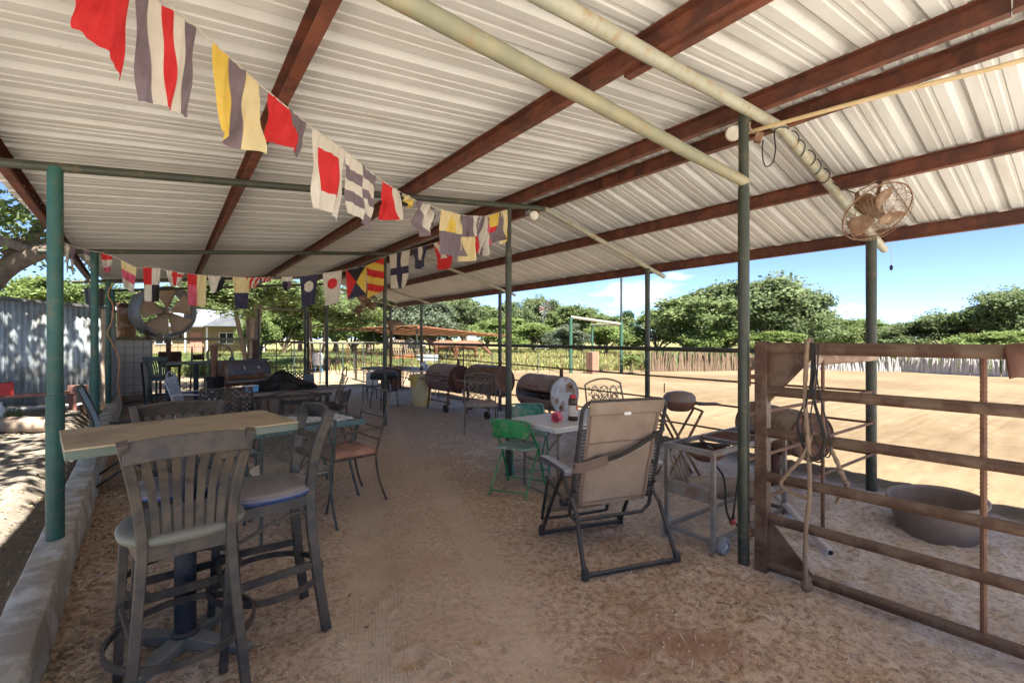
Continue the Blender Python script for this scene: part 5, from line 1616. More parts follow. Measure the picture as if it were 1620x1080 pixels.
# ------------------------------------------------------------------ things hanging from the roof: fans, floodlights, cords
def cage_fan(label, loc, rot, group=None, scale=1.0, bracket=True):
    t = thing('wall_fan', label, 'fan', loc, 0, 'caged fans under the roof', scale)
    t.rotation_euler = rot                 # axis +Z is the blowing direction
    Rr, dp = .245, .15
    g = MB()
    g.tube(arc((0, 0, 0), Rr, 0, 360, 40, 'xy')[:-1], .006, 6, True)
    for q, z in ((.90, .055), (.62, .085), (.35, .095), (.16, .098)):
        g.tube(arc((0, 0, z), Rr * q, 0, 360, 28, 'xy')[:-1], .0022, 4, True)
    for q, z in ((.94, -.04), (.74, -.07), (.45, -.08)):
        g.tube(arc((0, 0, z), Rr * q, 0, 360, 28, 'xy')[:-1], .0022, 4, True)
    for k in range(44):
        a = 2 * PI * k / 44
        c, s = math.cos(a), math.sin(a)
        c2, s2 = math.cos(a + .35), math.sin(a + .35)
        g.tube([(Rr * c, Rr * s, 0), (Rr * .9 * c, Rr * .9 * s, .055), (Rr * .5 * c2, Rr * .5 * s2, .092), (.035 * c2, .035 * s2, .099)], .0017, 4)
        if k % 2 == 0:
            g.tube([(Rr * c, Rr * s, 0), (Rr * .94 * c, Rr * .94 * s, -.04), (Rr * .45 * c, Rr * .45 * s, -.08)], .0017, 4)
    g.build('cage', MT['fan_tan'], t)
    MB().lathe([(.042, .098), (.042, .104), (1e-4, .106)], (0, 0, 0), 16).build('badge', MT['fan_tan'], t)
    for k in range(3):
        a = 2 * PI * k / 3 + .3
        def blade(u, v):
            r = .045 + .165 * v
            w = (u - .5) * (.9 + .35 * math.sin(PI * v)) * (1 - .3 * v)
            return Vector((r * math.cos(a + w), r * math.sin(a + w), .02 + .055 * (u - .5)))
        MB().grid(blade, 6, 6).build('blade', MT['fan_tan'], t, solid=.003)
    MB().lathe([(.03, .05), (.05, .0), (.072, -.06), (.075, -.17), (.055, -.19), (1e-4, -.19)], (0, 0, 0), 18).build('motor', MT['fan_tan'], t)
    MB().lathe([(1e-4, .05), (.03, .05), (.03, -.01)], (0, 0, 0), 12).build('hub', MT['fan_tan'], t)
    return t
fl_ = atd(1387, 336, 3.62)
fdir = Vector((-.35, -.55, -.62)).normalized()
fan1 = cage_fan('dusty tan caged fan hung from the roof above the gate', fl_, fdir.to_track_quat('Z', 'X').to_euler())
# yoke in world axes, attached to the fan
Mi = (Matrix.Translation(fl_) @ fdir.to_track_quat('Z', 'X').to_matrix().to_4x4()).inverted()
topp = Vector((4.62, fl_.y + .05, pipe_z(4.62) + .02))
mot = fl_ - fdir * .12
acr = fdir.cross(Vector((0, 0, 1))).normalized()
for s in (-1, 1):
    pts = [mot + acr * .082 * s, mot + acr * .09 * s + Vector((0, 0, .10)), topp + acr * .035 * s, topp + acr * .012 * s + Vector((0, 0, .02))]
    MB().strip([Mi @ p for p in pts], .045, .005, Mi.to_3x3() @ acr).build('yoke_arm', MT['fan_tan'], fan1)
pc = thing('pull_cord', 'short pull chain with dark bead hanging below the gate fan', 'pull chain', atd(1410, 385, 3.6))
MB().tube([(0, 0, 0), (.002, 0, -.17)], .0022, 5).build('chain', MT['silver'], pc)
MB().lathe([(1e-4, -.21), (.009, -.205), (.011, -.18), (.005, -.168)], (0, 0, 0), 10).build('bead', MT['cord'], pc)
f2 = atd(576, 481, 11.6)
cage_fan('small caged fan hung deep in the shed beyond the striped flags', f2, Vector((-.45, -.85, -.15)).to_track_quat('Z', 'X').to_euler(), scale=1.35)

def floodlight(label, loc, d, pipe_top):
    t = thing('floodlight', label, 'floodlight', loc, 0, 'round floodlights on the ridge pipe')
    mt = Vector(d).to_track_quat('Z', 'Y').to_matrix()
    MB().lathe([(.012, -.11), (.026, -.10), (.030, -.06), (.046, -.02), (.055, .02), (.056, .026), (.052, .026)], (0, 0, 0), 18, mt, cap=False).build('housing', MT['fan_tan'], t)
    MB().lathe([(.053, .020), (.045, .032), (.02, .038), (1e-4, .039)], (0, 0, 0), 18, mt, cap=False).build('lens', MT['lamp_glass'], t)
    MB().tube(smooth_path([mt @ Vector((0, 0, -.10)), mt @ Vector((0, 0, -.13)) + Vector((0, 0, .03)), Vector(pipe_top) - Vector(loc)], 4), .010, 7).build('stem', MT['fan_tan'], t)
    MB().box(Vector(pipe_top) - Vector(loc), (.07, .07, .04)).build('junction_box', MT['grey_steel'], t, bevel=.004)
    return t
l1 = atd(1161, 210, 3.18)
floodlight('round floodlight beside the top of the nearest olive post', l1, (-.75, -.35, -.45), (3.13, 1.60, 2.93))
l2_ = atd(845, 341, 5.35)
floodlight('round floodlight under the ridge above the second olive post', l2_, (-.55, -.75, -.25), (3.36, 4.19, 2.95))
ob = thing('outlet_box', 'rusty outlet box dangling behind the nearest olive post', 'outlet box', atd(1200, 218, 3.12))
MB().box((0, 0, 0), (.055, .045, .06), Matrix.Rotation(.5, 3, 'Z') @ Matrix.Rotation(.3, 3, 'X')).build('box_body', MT['fan_tan'], ob, bevel=.004)
MB().tube(smooth_path([(-.02, .02, .03), (-.06, .03, .06), (-.12, .0, .07)], 4), .008, 6).build('conduit', MT['fan_tan'], ob)
cw = thing('power_cord', 'thin black power cord wound round the pale pipe to the fan', 'cord', (3.9, 1.54, 2.9))
L0 = Vector(cw.location)
pts = [atd(1207, 222, 3.12), atd(1206, 245, 3.12), atd(1211, 263, 3.13), atd(1222, 258, 3.15), atd(1227, 235, 3.2)]
q0 = Vector((3.60, 1.54, pipe_z(3.60)))
pts += [atd(1226, 205, 3.25), q0 + Vector((-.02, -.045, .0))]
for i in range(60):
    t = i / 59
    x = 3.66 + .72 * t
    a = t * 2 * PI * 5.2
    rr_ = .043 + .012 * math.sin(t * 31)
    pts.append(Vector((x + .02 * math.sin(t * 17), 1.54 + rr_ * math.cos(a), pipe_z(x) + rr_ * math.sin(a))))
pts += [Vector((4.45, 1.46, 2.74)), Vector((4.52, 1.35, 2.66)), fl_ - fdir * .16]
MB().tube([p - L0 for p in smooth_path(pts, 3)], .0045, 6).build('cord_line', MT['cord'], cw)
# ------------------------------------------------------------------ tin shed and yard on the kerb side
tin = thing('tin_shed', 'small corrugated tin outbuilding beyond the green kerb posts', 'outbuilding', (-.95, 11.75, 0))
def corr_sheet(w, z0, z1a, z1b, pitch=.076, amp=.010, n=9):
    m = MB()
    k = int(w / pitch * 8)
    vs, fs = [], []
    for i in range(k + 1):
        x = w * i / k
        y = amp * math.cos(2 * PI * x / pitch)
        vs += [(x, y, z0), (x, y, z1a + (z1b - z1a) * x / w)]
    for i in range(k):
        fs.append((2 * i, 2 * i + 2, 2 * i + 3, 2 * i + 1))
    m.add(vs, fs)
    return m
zt = lambda x: 2.06 + .095 * -x * .8
for i in range(8):
    x1 = -.66 * i
    x0 = x1 - .665
    o = corr_sheet(.665, .12, zt(x0), zt(x1)).build('wall_sheet', MT['galv'], tin, solid=.001)
    o.location = (x0, -.003 * (i % 2), 0)
MB().box((-.02, .02, 1.1), (.09, .09, 1.9)).build('corner_post', MT['wood'], tin)
MB().box((-2.7, 1.4, 1.2), (5.2, .05, 2.0)).build('rear_wall', MT['galv'], tin)
MB().bar((.04, .02, 1.1), (.04, 1.4, 1.1), .03, 1.9).build('side_wall', MT['galv'], tin)
MB().prism([(.06, -.12, zt(.06)), (-5.5, -.12, zt(-5.5)), (-5.5, -.12, zt(-5.5) + .05), (.06, -.12, zt(.06) + .05)], (0, 1.7, 0)).build('roof', M('dark_roof_edge', (.05, .05, .055), (.09, .085, .08), 4, .7), tin, smooth=False)
bk1 = thing('black_bucket', 'black nursery bucket standing on the tin shed roof corner', 'bucket', (-1.12, 11.95, 2.125))
MB().lathe([(.13, 0), (.155, .30), (.165, .30), (.165, .32), (.15, .32), (.125, .02), (1e-4, .02)], (0, 0, 0), 18, cap=False).build('bucket_wall', MT['tarp'], bk1)
MB().tube(arc((0, 0, .31), .16, 0, 180, 10, 'xz'), .004, 5).build('bail', MT['rod'], bk1)
bp = thing('blue_pipe', 'pale blue pipe standing upright beside the black bucket', 'pipe', (-.90, 11.55, .3))
MB().tube([(0, 0, 0), (0, 0, 2.15)], .028, 10).build('pipe_wall', M('pale_blue_paint', (.20, .33, .42), (.26, .38, .45), 6, .5), bp)
oc = thing('orange_cord', 'orange extension cord draped down the last kerb post', 'cord', (-.86, 11.38, 1.2))
MB().tube(smooth_path([(.02, -.05, 1.28), (-.02, -.06, 1.1), (.05, -.05, .9), (.03, -.06, .6), (-.03, -.05, .4), (.04, -.05, .2), (.14, -.04, -.1), (.12, -.03, -.5), (.16, .0, -.9)], 5), .010, 6).build('cord_line', M('orange_flex', (.42, .17, .05), (.5, .24, .1), 7, .6), oc)
cab = thing('white_cabinet', 'rust-stained white cabinet behind the wire mesh', 'cabinet', (-.72, 14.25, 0))
MB().box((0, 0, .74), (.85, .55, 1.46)).build('cabinet_body', M('stained_white_enamel', (.52, .46, .38), (.60, .56, .50), 3, .5, rust=(.34, .2, .12), amt=.26, rsc=2), cab, bevel=.02)
MB().box((0, -.283, .72), (.80, .012, 1.36)).build('door', M('white_enamel', (.56, .52, .46), (.62, .59, .54), 3, .5, rust=(.36, .24, .15), amt=.24, rsc=2), cab, bevel=.006)
MB().bar((.33, -.30, .8), (.33, -.30, 1.1), .02, .02).build('handle', MT['silver'], cab)
dr = thing('rusty_drum', 'tall rusty white drum standing on top of the stained cabinet', 'drum', (-.78, 14.22, 1.475))
MB().lathe([(.17, 0), (.175, .02), (.175, .82), (.165, .83), (.15, .80), (1e-4, .79)], (0, 0, 0), 22, cap=False).build('drum_wall', M('rust_streaked_white', (.50, .43, .35), (.58, .52, .44), 3, .6, rust=(.30, .15, .07), amt=.45, rsc=4), dr)
MB().lathe([(.178, .74), (.182, .75), (.182, .84), (.172, .85)], (0, 0, 0), 22, cap=False).build('rim_band', MT['rust'], dr)

# big drum fan resting on the end rail
df = thing('drum_fan', 'large barrel fan with brown paddle blades resting on the end rail', 'fan', (-.06, 13.85, 2.13), R(25))
RY = Matrix.Rotation(R(90), 3, 'X')        # lathe axis +Z -> -Y (towards the path)
MB().lathe([(.605, -.32), (.60, -.325), (.578, -.30), (.566, .2), (.585, .235), (.600, .24), (.602, .23), (.586, .2), (.592, -.30), (.605, -.32)], (0, 0, 0), 44, RY, cap=False).build('shroud', MT['fan_drum'], df)
for k in range(5):
    a = 2 * PI * k / 5 + .42
    def bl5(u, v):
        r = .06 + .49 * v
        w = (u - .5) * (.85 + .22 * v)
        return Vector((r * math.cos(a + w), -.16 - .10 * (u - .5), r * math.sin(a + w)))
    MB().grid(bl5, 6, 8).build('blade', MT['fan_blade'], df, solid=.004)
MB().lathe([(1e-4, .27), (.05, .27), (.075, .24), (.085, .1), (1e-4, .1)], (0, 0, 0), 18, RY, cap=False).build('hub', MT['fan_blade'], df)
MB().lathe([(.035, .27), (.035, .278), (1e-4, .28)], (0, 0, 0), 14, RY).build('hub_cap', MT['white'], df)
MB().lathe([(1e-4, .1), (.10, .1), (.11, -.22), (1e-4, -.22)], (0, 0, 0), 14, RY, cap=False).build('motor', MT['grey_steel'], df)
for a in (20, 140, 260):
    MB().bar((.09 * math.cos(R(a)), .17, .09 * math.sin(R(a))), (.575 * math.cos(R(a)), .17, .575 * math.sin(R(a))), .03, .03).build('strut', MT['fan_blade'], df)
for sx in (-1, 1):
    MB().bar((sx * .34, -.12, -.62), (sx * .34, .2, -.62), .05, .05).build('foot', MT['rust'], df)
    MB().bar((sx * .34, 0, -.60), (sx * .40, 0, -.44), .04, .04).build('foot_strut', MT['rust'], df)

# scrap on the ground by the end fence
rb = thing('rusty_box', 'rust-brown steel box on legs behind the far bar stool', 'box', (.05, 14.25, 0))
MB().box((0, 0, .98), (.46, .4, .38)).build('box_body', MT['rust'], rb, bevel=.01)
for sx in (-1, 1):
    MB().bar((sx * .19, 0, 0), (sx * .19, 0, .8), .05, .05, (0, 1, 0)).build('leg', MT['rust'], rb)
rl = thing('hose_reel', 'old tan hose reel standing behind the narrow bar table', 'hose reel', (.62, 14.3, 0))
for s in (-1, 1):
    MB().tube([Vector((.12 * s, .26 * math.cos(a), 1.02 + .26 * math.sin(a))) for a in [2 * PI * i / 18 for i in range(18)]], .014, 6, True).build('reel_ring', MT['wood'], rl)
    for k in range(3):
        a = PI * k / 3
        MB().tube([(.12 * s, .26 * math.cos(a), 1.02 + .26 * math.sin(a)), (.12 * s, -.26 * math.cos(a), 1.02 - .26 * math.sin(a))], .010, 6).build('spoke', MT['wood'], rl)
    MB().tube([(.16 * s, -.22, 0), (.13 * s, 0, 1.02), (.16 * s, .22, 0)], .014, 6).build('stand', MT['rod'], rl)
MB().tube([(-.13, 0, 1.02), (.13, 0, 1.02)], .07, 12).build('axle', MT['rust'], rl)
wwl = thing('wagon_hoop', 'rusty spoked iron wheel leaning on the end fence', 'wheel', (1.05, 13.6, .0), R(10))
MB().tube([Vector((.27 * math.cos(a), .05 * math.sin(a), 1.08 + .27 * math.sin(a))) for a in [2 * PI * i / 24 for i in range(24)]], .030, 8, True).build('tyre', MT['wood'], wwl)
for k in range(4):
    a = PI * k / 4
    MB().tube([(.27 * math.cos(a), 0, 1.08 + .27 * math.sin(a)), (-.27 * math.cos(a), 0, 1.08 - .27 * math.sin(a))], .010, 6).build('spoke', MT['rod'], wwl)
MB().bar((0, .03, 0), (0, .03, .84), .06, .06, (0, 1, 0)).build('prop_post', MT['wood'], wwl)
for k, (x, y, h, lab) in enumerate(((-.40, 13.35, .95, 'dark iron bar propped upright on the mesh near the cabinet'), (-.28, 13.45, .75, 'short bent iron bar leaning on the mesh near the cabinet'))):
    ib = thing('iron_bar', lab, 'iron bar', (x, y, 0), 0, 'iron bars leaning on the mesh')
    MB().bar((0, 0, 0), (-.08, .25, h), .04, .02).build('bar_body', MT['black'], ib)

def gl(x, y):
    return gz(x, y)
bn2 = thing('plank_bench', 'low red-washed plank bench against the tin shed', 'bench', (-1.75, 10.55, gl(-1.75, 10.55)), R(22))
for k in range(2):
    MB().box((0, -.08 + .16 * k, .30), (1.25, .14, .035)).build('plank', MT['red_wood'], bn2, bevel=.004)
for sx in (-1, 1):
    MB().box((sx * .50, 0, .14), (.04, .26, .285)).build('leg', MT['red_wood'], bn2, bevel=.004)
MB().box((.56, -.02, .36), (.20, .24, .10)).build('end_block', MT['red_wood'], bn2)
rc = thing('red_crate', 'bright red plastic crate by the tin shed wall', 'crate', (-2.12, 10.55, gl(-2.12, 10.55) + .31), R(10))
for sx, sy, w, d in ((0, -1, .34, .012), (0, 1, .34, .012), (-1, 0, .012, .24), (1, 0, .012, .24)):
    MB().box((sx * .17, sy * .12, .10), (w, d, .20)).build('side', MT['red_plastic'], rc)
MB().box((0, 0, .006), (.34, .24, .012)).build('base', MT['red_plastic'], rc)
MB().box((-.08, -.125, .10), (.12, .004, .09)).build('paper_label', MT['white'], rc)
wl = thing('white_bottle', 'small white bottle beside the red crate', 'bottle', (-2.02, 10.22, gl(-2.02, 10.22)))
MB().lathe([(.05, 0), (.05, .16), (.02, .20), (.02, .24)], (0, 0, 0), 12).build('bottle_body', MT['white'], wl)
lgn = thing('sawn_log', 'thick sawn log lying on the dappled ground by the tin shed', 'log', (-1.62, 8.75, gl(-1.62, 8.75)), R(-28))
MB().tube([(-.55, 0, .10), (-.2, .01, .11), (.2, -.01, .11), (.42, 0, .10)], 1, 14, radii=[.10, .105, .10, .098]).build('bark', MT['wood'], lgn)
MB().lathe([(.092, 0), (.05, .003), (1e-4, .004)], (.421, 0, .10), 14, Matrix.Rotation(R(90), 3, 'Y')).build('cut_end', MT['log_end'], lgn)
lg2 = thing('split_branch', 'grey branch lying behind the thick sawn log', 'branch', (-2.2, 9.1, gl(-2.2, 9.1)), R(8))
MB().tube([(-.6, 0, .06), (0, .05, .07), (.6, 0, .05)], 1, 10, radii=[.06, .07, .05]).build('branch_wood', MT['bark'], lg2)
wpz = thing('white_pipe', 'white plastic pipe lying along the foot of the tin shed', 'pipe', (-1.5, 11.0, gl(-1.5, 11.0) + .05), R(4))
MB().tube([(-1.2, 0, 0), (.55, .1, .0)], .035, 10).build('pipe_wall', MT['pvc'], wpz)
tp = thing('terracotta_pot', 'small rusty tin standing at the end of the plank bench', 'pot', (-1.12, 10.72, gl(-1.12, 10.72)))
MB().lathe([(.06, 0), (.08, .15), (.085, .15), (.075, .15), (.055, .01)], (0, 0, 0), 14).build('pot_wall', MT['rust'], tp)
# ------------------------------------------------------------------ paddock things beyond the arena fence
def fg(px, py):
    p = atz(px, py)
    return Vector((p.x, p.y, gz(p.x, p.y)))
# pasture fence of thin posts and wires
pf = thing('pasture_fence', 'thin post and wire fence between the dirt lane and the pasture', 'fence', (0, 0, 0))
pa, pb_ = fg(560, 590), fg(1015, 590)
pf.location = pa
NP = 26
for i in range(NP):
    q = (pb_ - pa) * (i / (NP - 1))
    MB().tube([(q.x, q.y, -.1), (q.x, q.y, .88)], .022 if i % 4 == 0 else .013, 6).build('fence_post', MT['iron_green'] if i % 4 == 0 else MT['rod'], pf)
for h in (.2, .42, .64, .84):
    MB().tube([(0, 0, h), ((pb_ - pa).x, (pb_ - pa).y, h)], .007, 5).build('wire', MT['rod'], pf)
# green pipe frame with the tall mast
pfr = thing('pipe_goalpost', 'green pipe frame with one tall mast standing in the paddock', 'pipe frame', fg(903, 590))
base = Vector(pfr.location)
A, B, C_ = Vector((0, 0, 0)), fg(983, 589) - base, fg(937, 578) - base
A.z = B.z = C_.z = 0
green = M('bright_green_pipe', (.03, .085, .055), (.045, .11, .075), 6, .5)
MB().tube([A, A + Vector((0, 0, 2.38))], .075, 10).build('post', green, pfr)
MB().tube([B, B + Vector((0, 0, 2.25))], .075, 10).build('post', green, pfr)
MB().tube([B + Vector((0, 0, 2.25)), B + Vector((0, 0, 4.15))], .05, 10).build('mast', MT['post_olive'], pfr)
MB().tube([C_, C_ + Vector((0, 0, 2.2))], .06, 10).build('post', green, pfr)
MB().tube([A + Vector((0, 0, 2.42)), B + Vector((0, 0, 2.12))], .06, 8).build('crossbar', MT['pipe_pale'], pfr)
MB().tube([C_ + Vector((0, 0, 2.25)), B + Vector((0, 0, 2.10))], .05, 8).build('crossbar', MT['pipe_pale'], pfr)
pil = thing('brick_pillar', 'mottled red-brown brick pillar beside the green pipe frame', 'pillar', fg(937, 591))
for i in range(13):
    for k in range(2):
        a = PI / 2 * (i % 2)
        o = MB().box((0, 0, 0), (.19, .39, .062)).build('brick', M('old_brick', (.25, .13, .09), (.33, .20, .14), 12, .9) if i + k == 0 else bpy.data.materials['old_brick'], pil)
        o.location = ((.1 * (2 * k - 1)) * math.cos(a), (.1 * (2 * k - 1)) * math.sin(a), .035 + .072 * i)
        o.rotation_euler = (0, 0, a)
# stick palisades round the arena
def palisade(label, pA, pB, n, mat, hgt, seed, spread=.06):
    rr = random.Random(seed)
    t = thing('stick_fence', label, 'stick fence', pA, 0, 'cedar stick fences round the arena')
    base = Vector(t.location)
    ms = []
    for k in range(4):
        m = MB()
        h = hgt * (.92 + .07 * k)
        m.tube([(0, 0, -.15), (rr.uniform(-.02, .02), rr.uniform(-.02, .02), h * .5), (rr.uniform(-.04, .04), rr.uniform(-.03, .03), h)], 1, 6, radii=[.042, .038, .026])
        ms.append(m.mesh('stick', mat))
    for i in range(n):
        q = pA.lerp(pB, (i + rr.uniform(-.3, .3)) / n) - base
        o = bpy.data.objects.new('stick', ms[rr.randrange(4)])
        COL.objects.link(o)
        o.parent = t
        o.location = (q.x + rr.uniform(-.02, .02), q.y + rr.uniform(-.03, .03), q.z)
        o.rotation_euler = (rr.gauss(0, spread), rr.gauss(0, spread), rr.uniform(0, 6))
        s = rr.uniform(.82, 1.12)
        o.scale = (rr.uniform(.8, 1.25),) * 2 + (s,)
    for h in (.3 * hgt, .75 * hgt):
        q = pB - base
        MB().tube([(0, .045, h), (q.x, q.y + .045, q.z + h)], .006, 5).build('binding_wire', MT['rod'], t)
    return t
palisade('brown cedar stick fence along the near side of the trees', fg(1022, 588), fg(1192, 586), 104, MT['stick_brown'], .84, 1)
palisade('bleached white cedar stick fence along the far side of the arena', fg(1212, 583), fg(1425, 588), 108, MT['stick_white'], .66, 2, .09)
palisade('bleached white cedar stick fence at the open end of the arena', fg(1428, 588), fg(1800, 607), 165, MT['stick_white'], .74, 3, .09)

# rusty-roofed livestock shelter
RA = atd(640, 560, 30)
sh = thing('livestock_shelter', 'low rust-roofed livestock shelter in the paddock', 'shelter', (RA.x, RA.y, 0))
def wp_(px, zc, z):
    p = atd(px, 535, zc); p.z = z
    return p - Vector(sh.location)
r0, r1, r2, r3 = wp_(520, 31, 2.10), wp_(655, 27, 2.22), wp_(812, 33, 1.60), wp_(640, 40, 1.78)
for i in range(14):
    a, b = i / 14, (i + 1) / 14
    p = [r0.lerp(r3, 0) .lerp(r1, a), r0.lerp(r1, b - .006), r3.lerp(r2, b - .006), r3.lerp(r2, a)]
    n_ = (p[1] - p[0]).cross(p[3] - p[0]).normalized() * .04
    MB().prism([q + Vector((0, 0, .012 * (i % 2))) for q in p], n_ if n_.z > 0 else -n_).build('roof_sheet', MT['rust_roof'], sh, smooth=False)
for u, v in ((0.02, .05), (.5, .05), (.97, .05), (.97, .9), (.5, .9), (.02, .9)):
    p = r0.lerp(r1, u).lerp(r3.lerp(r2, u), v)
    MB().tube([(p.x, p.y, -.1), (p.x, p.y, p.z)], .05, 8).build('post', MT['post_olive'], sh)
MB().bar(r0.lerp(r3, .04) - Vector((0, 0, .06)), r1.lerp(r2, .04) - Vector((0, 0, .06)), .08, .1).build('beam', MT['rust_roof'], sh)
hr = thing('hay_rack', 'slanted brown wooden hay rack over the orange trough', 'hay rack', fg(640, 575), R(10))
for i in range(12):
    MB().bar((-.85 + 1.7 * i / 11, -.25, .55), (-.78 + 1.7 * i / 11, .15, 1.35), .05, .04).build('slat', MT['stick_brown'], hr)
for z, y in ((.55, -.25), (1.35, .15)):
    MB().bar((-.9, y, z), (.95, y, z), .07, .07).build('rail', MT['stick_brown'], hr)
for sx in (-1, 1):
    MB().bar((sx * .9, .1, 0), (sx * .9, .1, 1.35), .09, .09, (0, 1, 0)).build('leg', MT['stick_brown'], hr)
tr = thing('feed_trough', 'long orange feed trough in front of the hay rack', 'trough', fg(637, 577), R(10))
MB().add([(-.6, -.15, .05), (.6, -.15, .05), (.6, .15, .05), (-.6, .15, .05), (-.65, -.22, .52), (.65, -.22, .52), (.65, .22, .52), (-.65, .22, .52)],
         [(3, 2, 1, 0), (0, 1, 5, 4), (1, 2, 6, 5), (2, 3, 7, 6), (3, 0, 4, 7)]).build('trough_body', M('orange_trough_paint', (.46, .16, .06), (.52, .22, .1), 5, .7), tr, smooth=False, solid=.02)
for sx in (-1, 1):
    MB().box((sx * .45, 0, .03), (.08, .34, .06)).build('foot', MT['rod'], tr)
tk = thing('stock_tank', 'oval grey steel stock tank near the horses', 'water tank', fg(677, 578))
MB().lathe([(.55, 0), (.56, .02), (.56, .28), (.57, .30), (.56, .32), (.56, .54), (.58, .56), (.56, .58), (.54, .56), (.54, .42), (1e-4, .42)], (0, 0, 0), 28, Matrix.Diagonal((1.15, .8, 1)), cap=False).build('tank_wall', MT['tank'], tk)
MB().tube([(.2, .42, .5), (.2, .42, .75), (.2, .3, .75)], .02, 6).build('inlet_pipe', MT['silver'], tk)

# horses
def skin_body(name, joints, edges, mat, parent, sub=2):
    me = bpy.data.meshes.new(name)
    me.from_pydata([j[:3] for j in joints], edges, [])
    o = bpy.data.objects.new(name, me)
    COL.objects.link(o)
    o.parent = parent
    me.materials.append(mat)
    md = o.modifiers.new('skin', 'SKIN')
    sv_ = me.skin_vertices[0].data
    for i, j in enumerate(joints):
        sv_[i].radius = (j[3], j[4] if len(j) > 4 else j[3])
        sv_[i].use_root = i == 0
    md.use_smooth_shade = True
    sb = o.modifiers.new('sub', 'SUBSURF')
    sb.levels = sb.render_levels = sub
    return o
def horse(label, loc, rz, hide, head_down, group='horses by the shelter'):
    t = thing('horse', label, 'horse', loc, rz, group)      # faces +X
    hd = head_down
    J = [(-.05, 0, 1.08, .27, .30), (-.50, 0, 1.12, .25, .29), (-.78, 0, 1.08, .14, .18), (.40, 0, 1.07, .24, .29), (.66, 0, 1.12, .17, .24)]
    E = [(0, 1), (1, 2), (0, 3), (3, 4)]
    neck = [(.90, 0, 1.30 - .25 * hd, .11, .17), (1.10, 0, 1.52 - .75 * hd, .085, .13), (1.22, 0, 1.60 - 1.0 * hd, .085, .11), (1.40, 0, 1.46 - 1.05 * hd, .07, .085), (1.58, 0, 1.32 - 1.08 * hd, .05, .06)]
    b = len(J); J += neck
    E += [(4, b)] + [(b + i, b + i + 1) for i in range(len(neck) - 1)]
    for sy in (-1, 1):
        b = len(J)
        J += [(.52, sy * .14, .90, .11, .13), (.54, sy * .15, .66, .072), (.55, sy * .15, .45, .052), (.54, sy * .15, .20, .036), (.56, sy * .15, .10, .042), (.59, sy * .15, .03, .055)]
        E += [(3, b)] + [(b + i, b + i + 1) for i in range(5)]
        b = len(J)
        J += [(-.60, sy * .15, .92, .14, .17), (-.55, sy * .16, .72, .10, .12), (-.72, sy * .16, .50, .055), (-.70, sy * .16, .22, .038), (-.67, sy * .16, .11, .043), (-.63, sy * .16, .03, .055)]
        E += [(1, b)] + [(b + i, b + i + 1) for i in range(5)]
    skin_body('body', J, E, hide, t)
    MB().tube(smooth_path([(-.86, 0, 1.15), (-.98, 0, 1.0), (-1.0, 0, .7), (-.96, 0, .45)], 4), 1, 7, radii=[.03, .04, .05, .055, .06, .06, .06, .055, .055, .05, .04, .03, .02]).build('tail', MT['mane'], t)
    hz_ = [(.72, 0, 1.42 - .1 * hd), (.94, 0, 1.50 - .32 * hd), (1.12, 0, 1.66 - .78 * hd), (1.2, 0, 1.70 - 1.0 * hd)]
    MB().strip(smooth_path(hz_, 4), .04, .12, (-.6, 0, .8)).build('mane', MT['mane'], t)
    for sy in (-1, 1):
        MB().lathe([(.03, 0), (.028, .06), (1e-4, .13)], (1.20, sy * .06, 1.68 - 1.0 * hd), 8).build('ear', hide, t)
    return t
hp = fg(703, 573)
horse('brown horse standing by the grey stock tank', hp, R(165), MT['hide_brown'], .1)
hp2 = fg(738, 574)
horse('brown horse with lowered head at the end of the shelter', hp2, R(-28), MT['hide_brown'], .8)
hp3 = fg(655, 572)
horse('white horse feeding at the hay rack', hp3, R(155), MT['hide_white'], .25)

# windmill
wm = thing('windmill', 'farm windmill with faded red fan above the trees', 'windmill', atd(864, 535, 52) * 1.0)
wm.location.z = 0
for sx in (-1, 1):
    for sy in (-1, 1):
        MB().tube([(sx * .9, sy * .9, 0), (sx * .12, sy * .12, 4.6)], .045, 6).build('tower_leg', MT['grey_steel'], wm)
for k in range(6):
    q = .9 - .78 * (k + .5) / 6
    z = 4.6 * (k + .5) / 6
    MB().tube([(-q, -q, z), (q, -q, z), (q, q, z), (-q, q, z)], .03, 5, True).build('tower_ring', MT['grey_steel'], wm)
hub = Vector((-.2, -.35, 4.75))
wd = Vector((-.5, -.86, 0)).normalized()
sdv = Vector((wd.y, -wd.x, 0))
for k in range(16):
    a = 2 * PI * k / 16
    d = sdv * math.cos(a) + Vector((0, 0, math.sin(a)))
    e = d.cross(wd)
    MB().add([hub + d * .25 - e * .04, hub + d * .85 - e * .10 + wd * .06, hub + d * .85 + e * .10 - wd * .06, hub + d * .25 + e * .04], [(0, 1, 2, 3)]).build('blade', MT['rust'] if k % 4 == 0 else MT['iron_green'], wm, smooth=False, solid=.01)
MB().tube([hub, hub - wd * 1.0], .05, 6).build('shaft', MT['grey_steel'], wm)
MB().prism([hub - wd * 1.0 + Vector((0, 0, -.1)), hub - wd * 1.9 + sdv * .5 + Vector((0, 0, -.3)), hub - wd * 1.9 + sdv * .5 + Vector((0, 0, .35)), hub - wd * 1.0 + Vector((0, 0, .1))], sdv * .02).build('tail_vane', MT['red_paint'], wm, smooth=False)

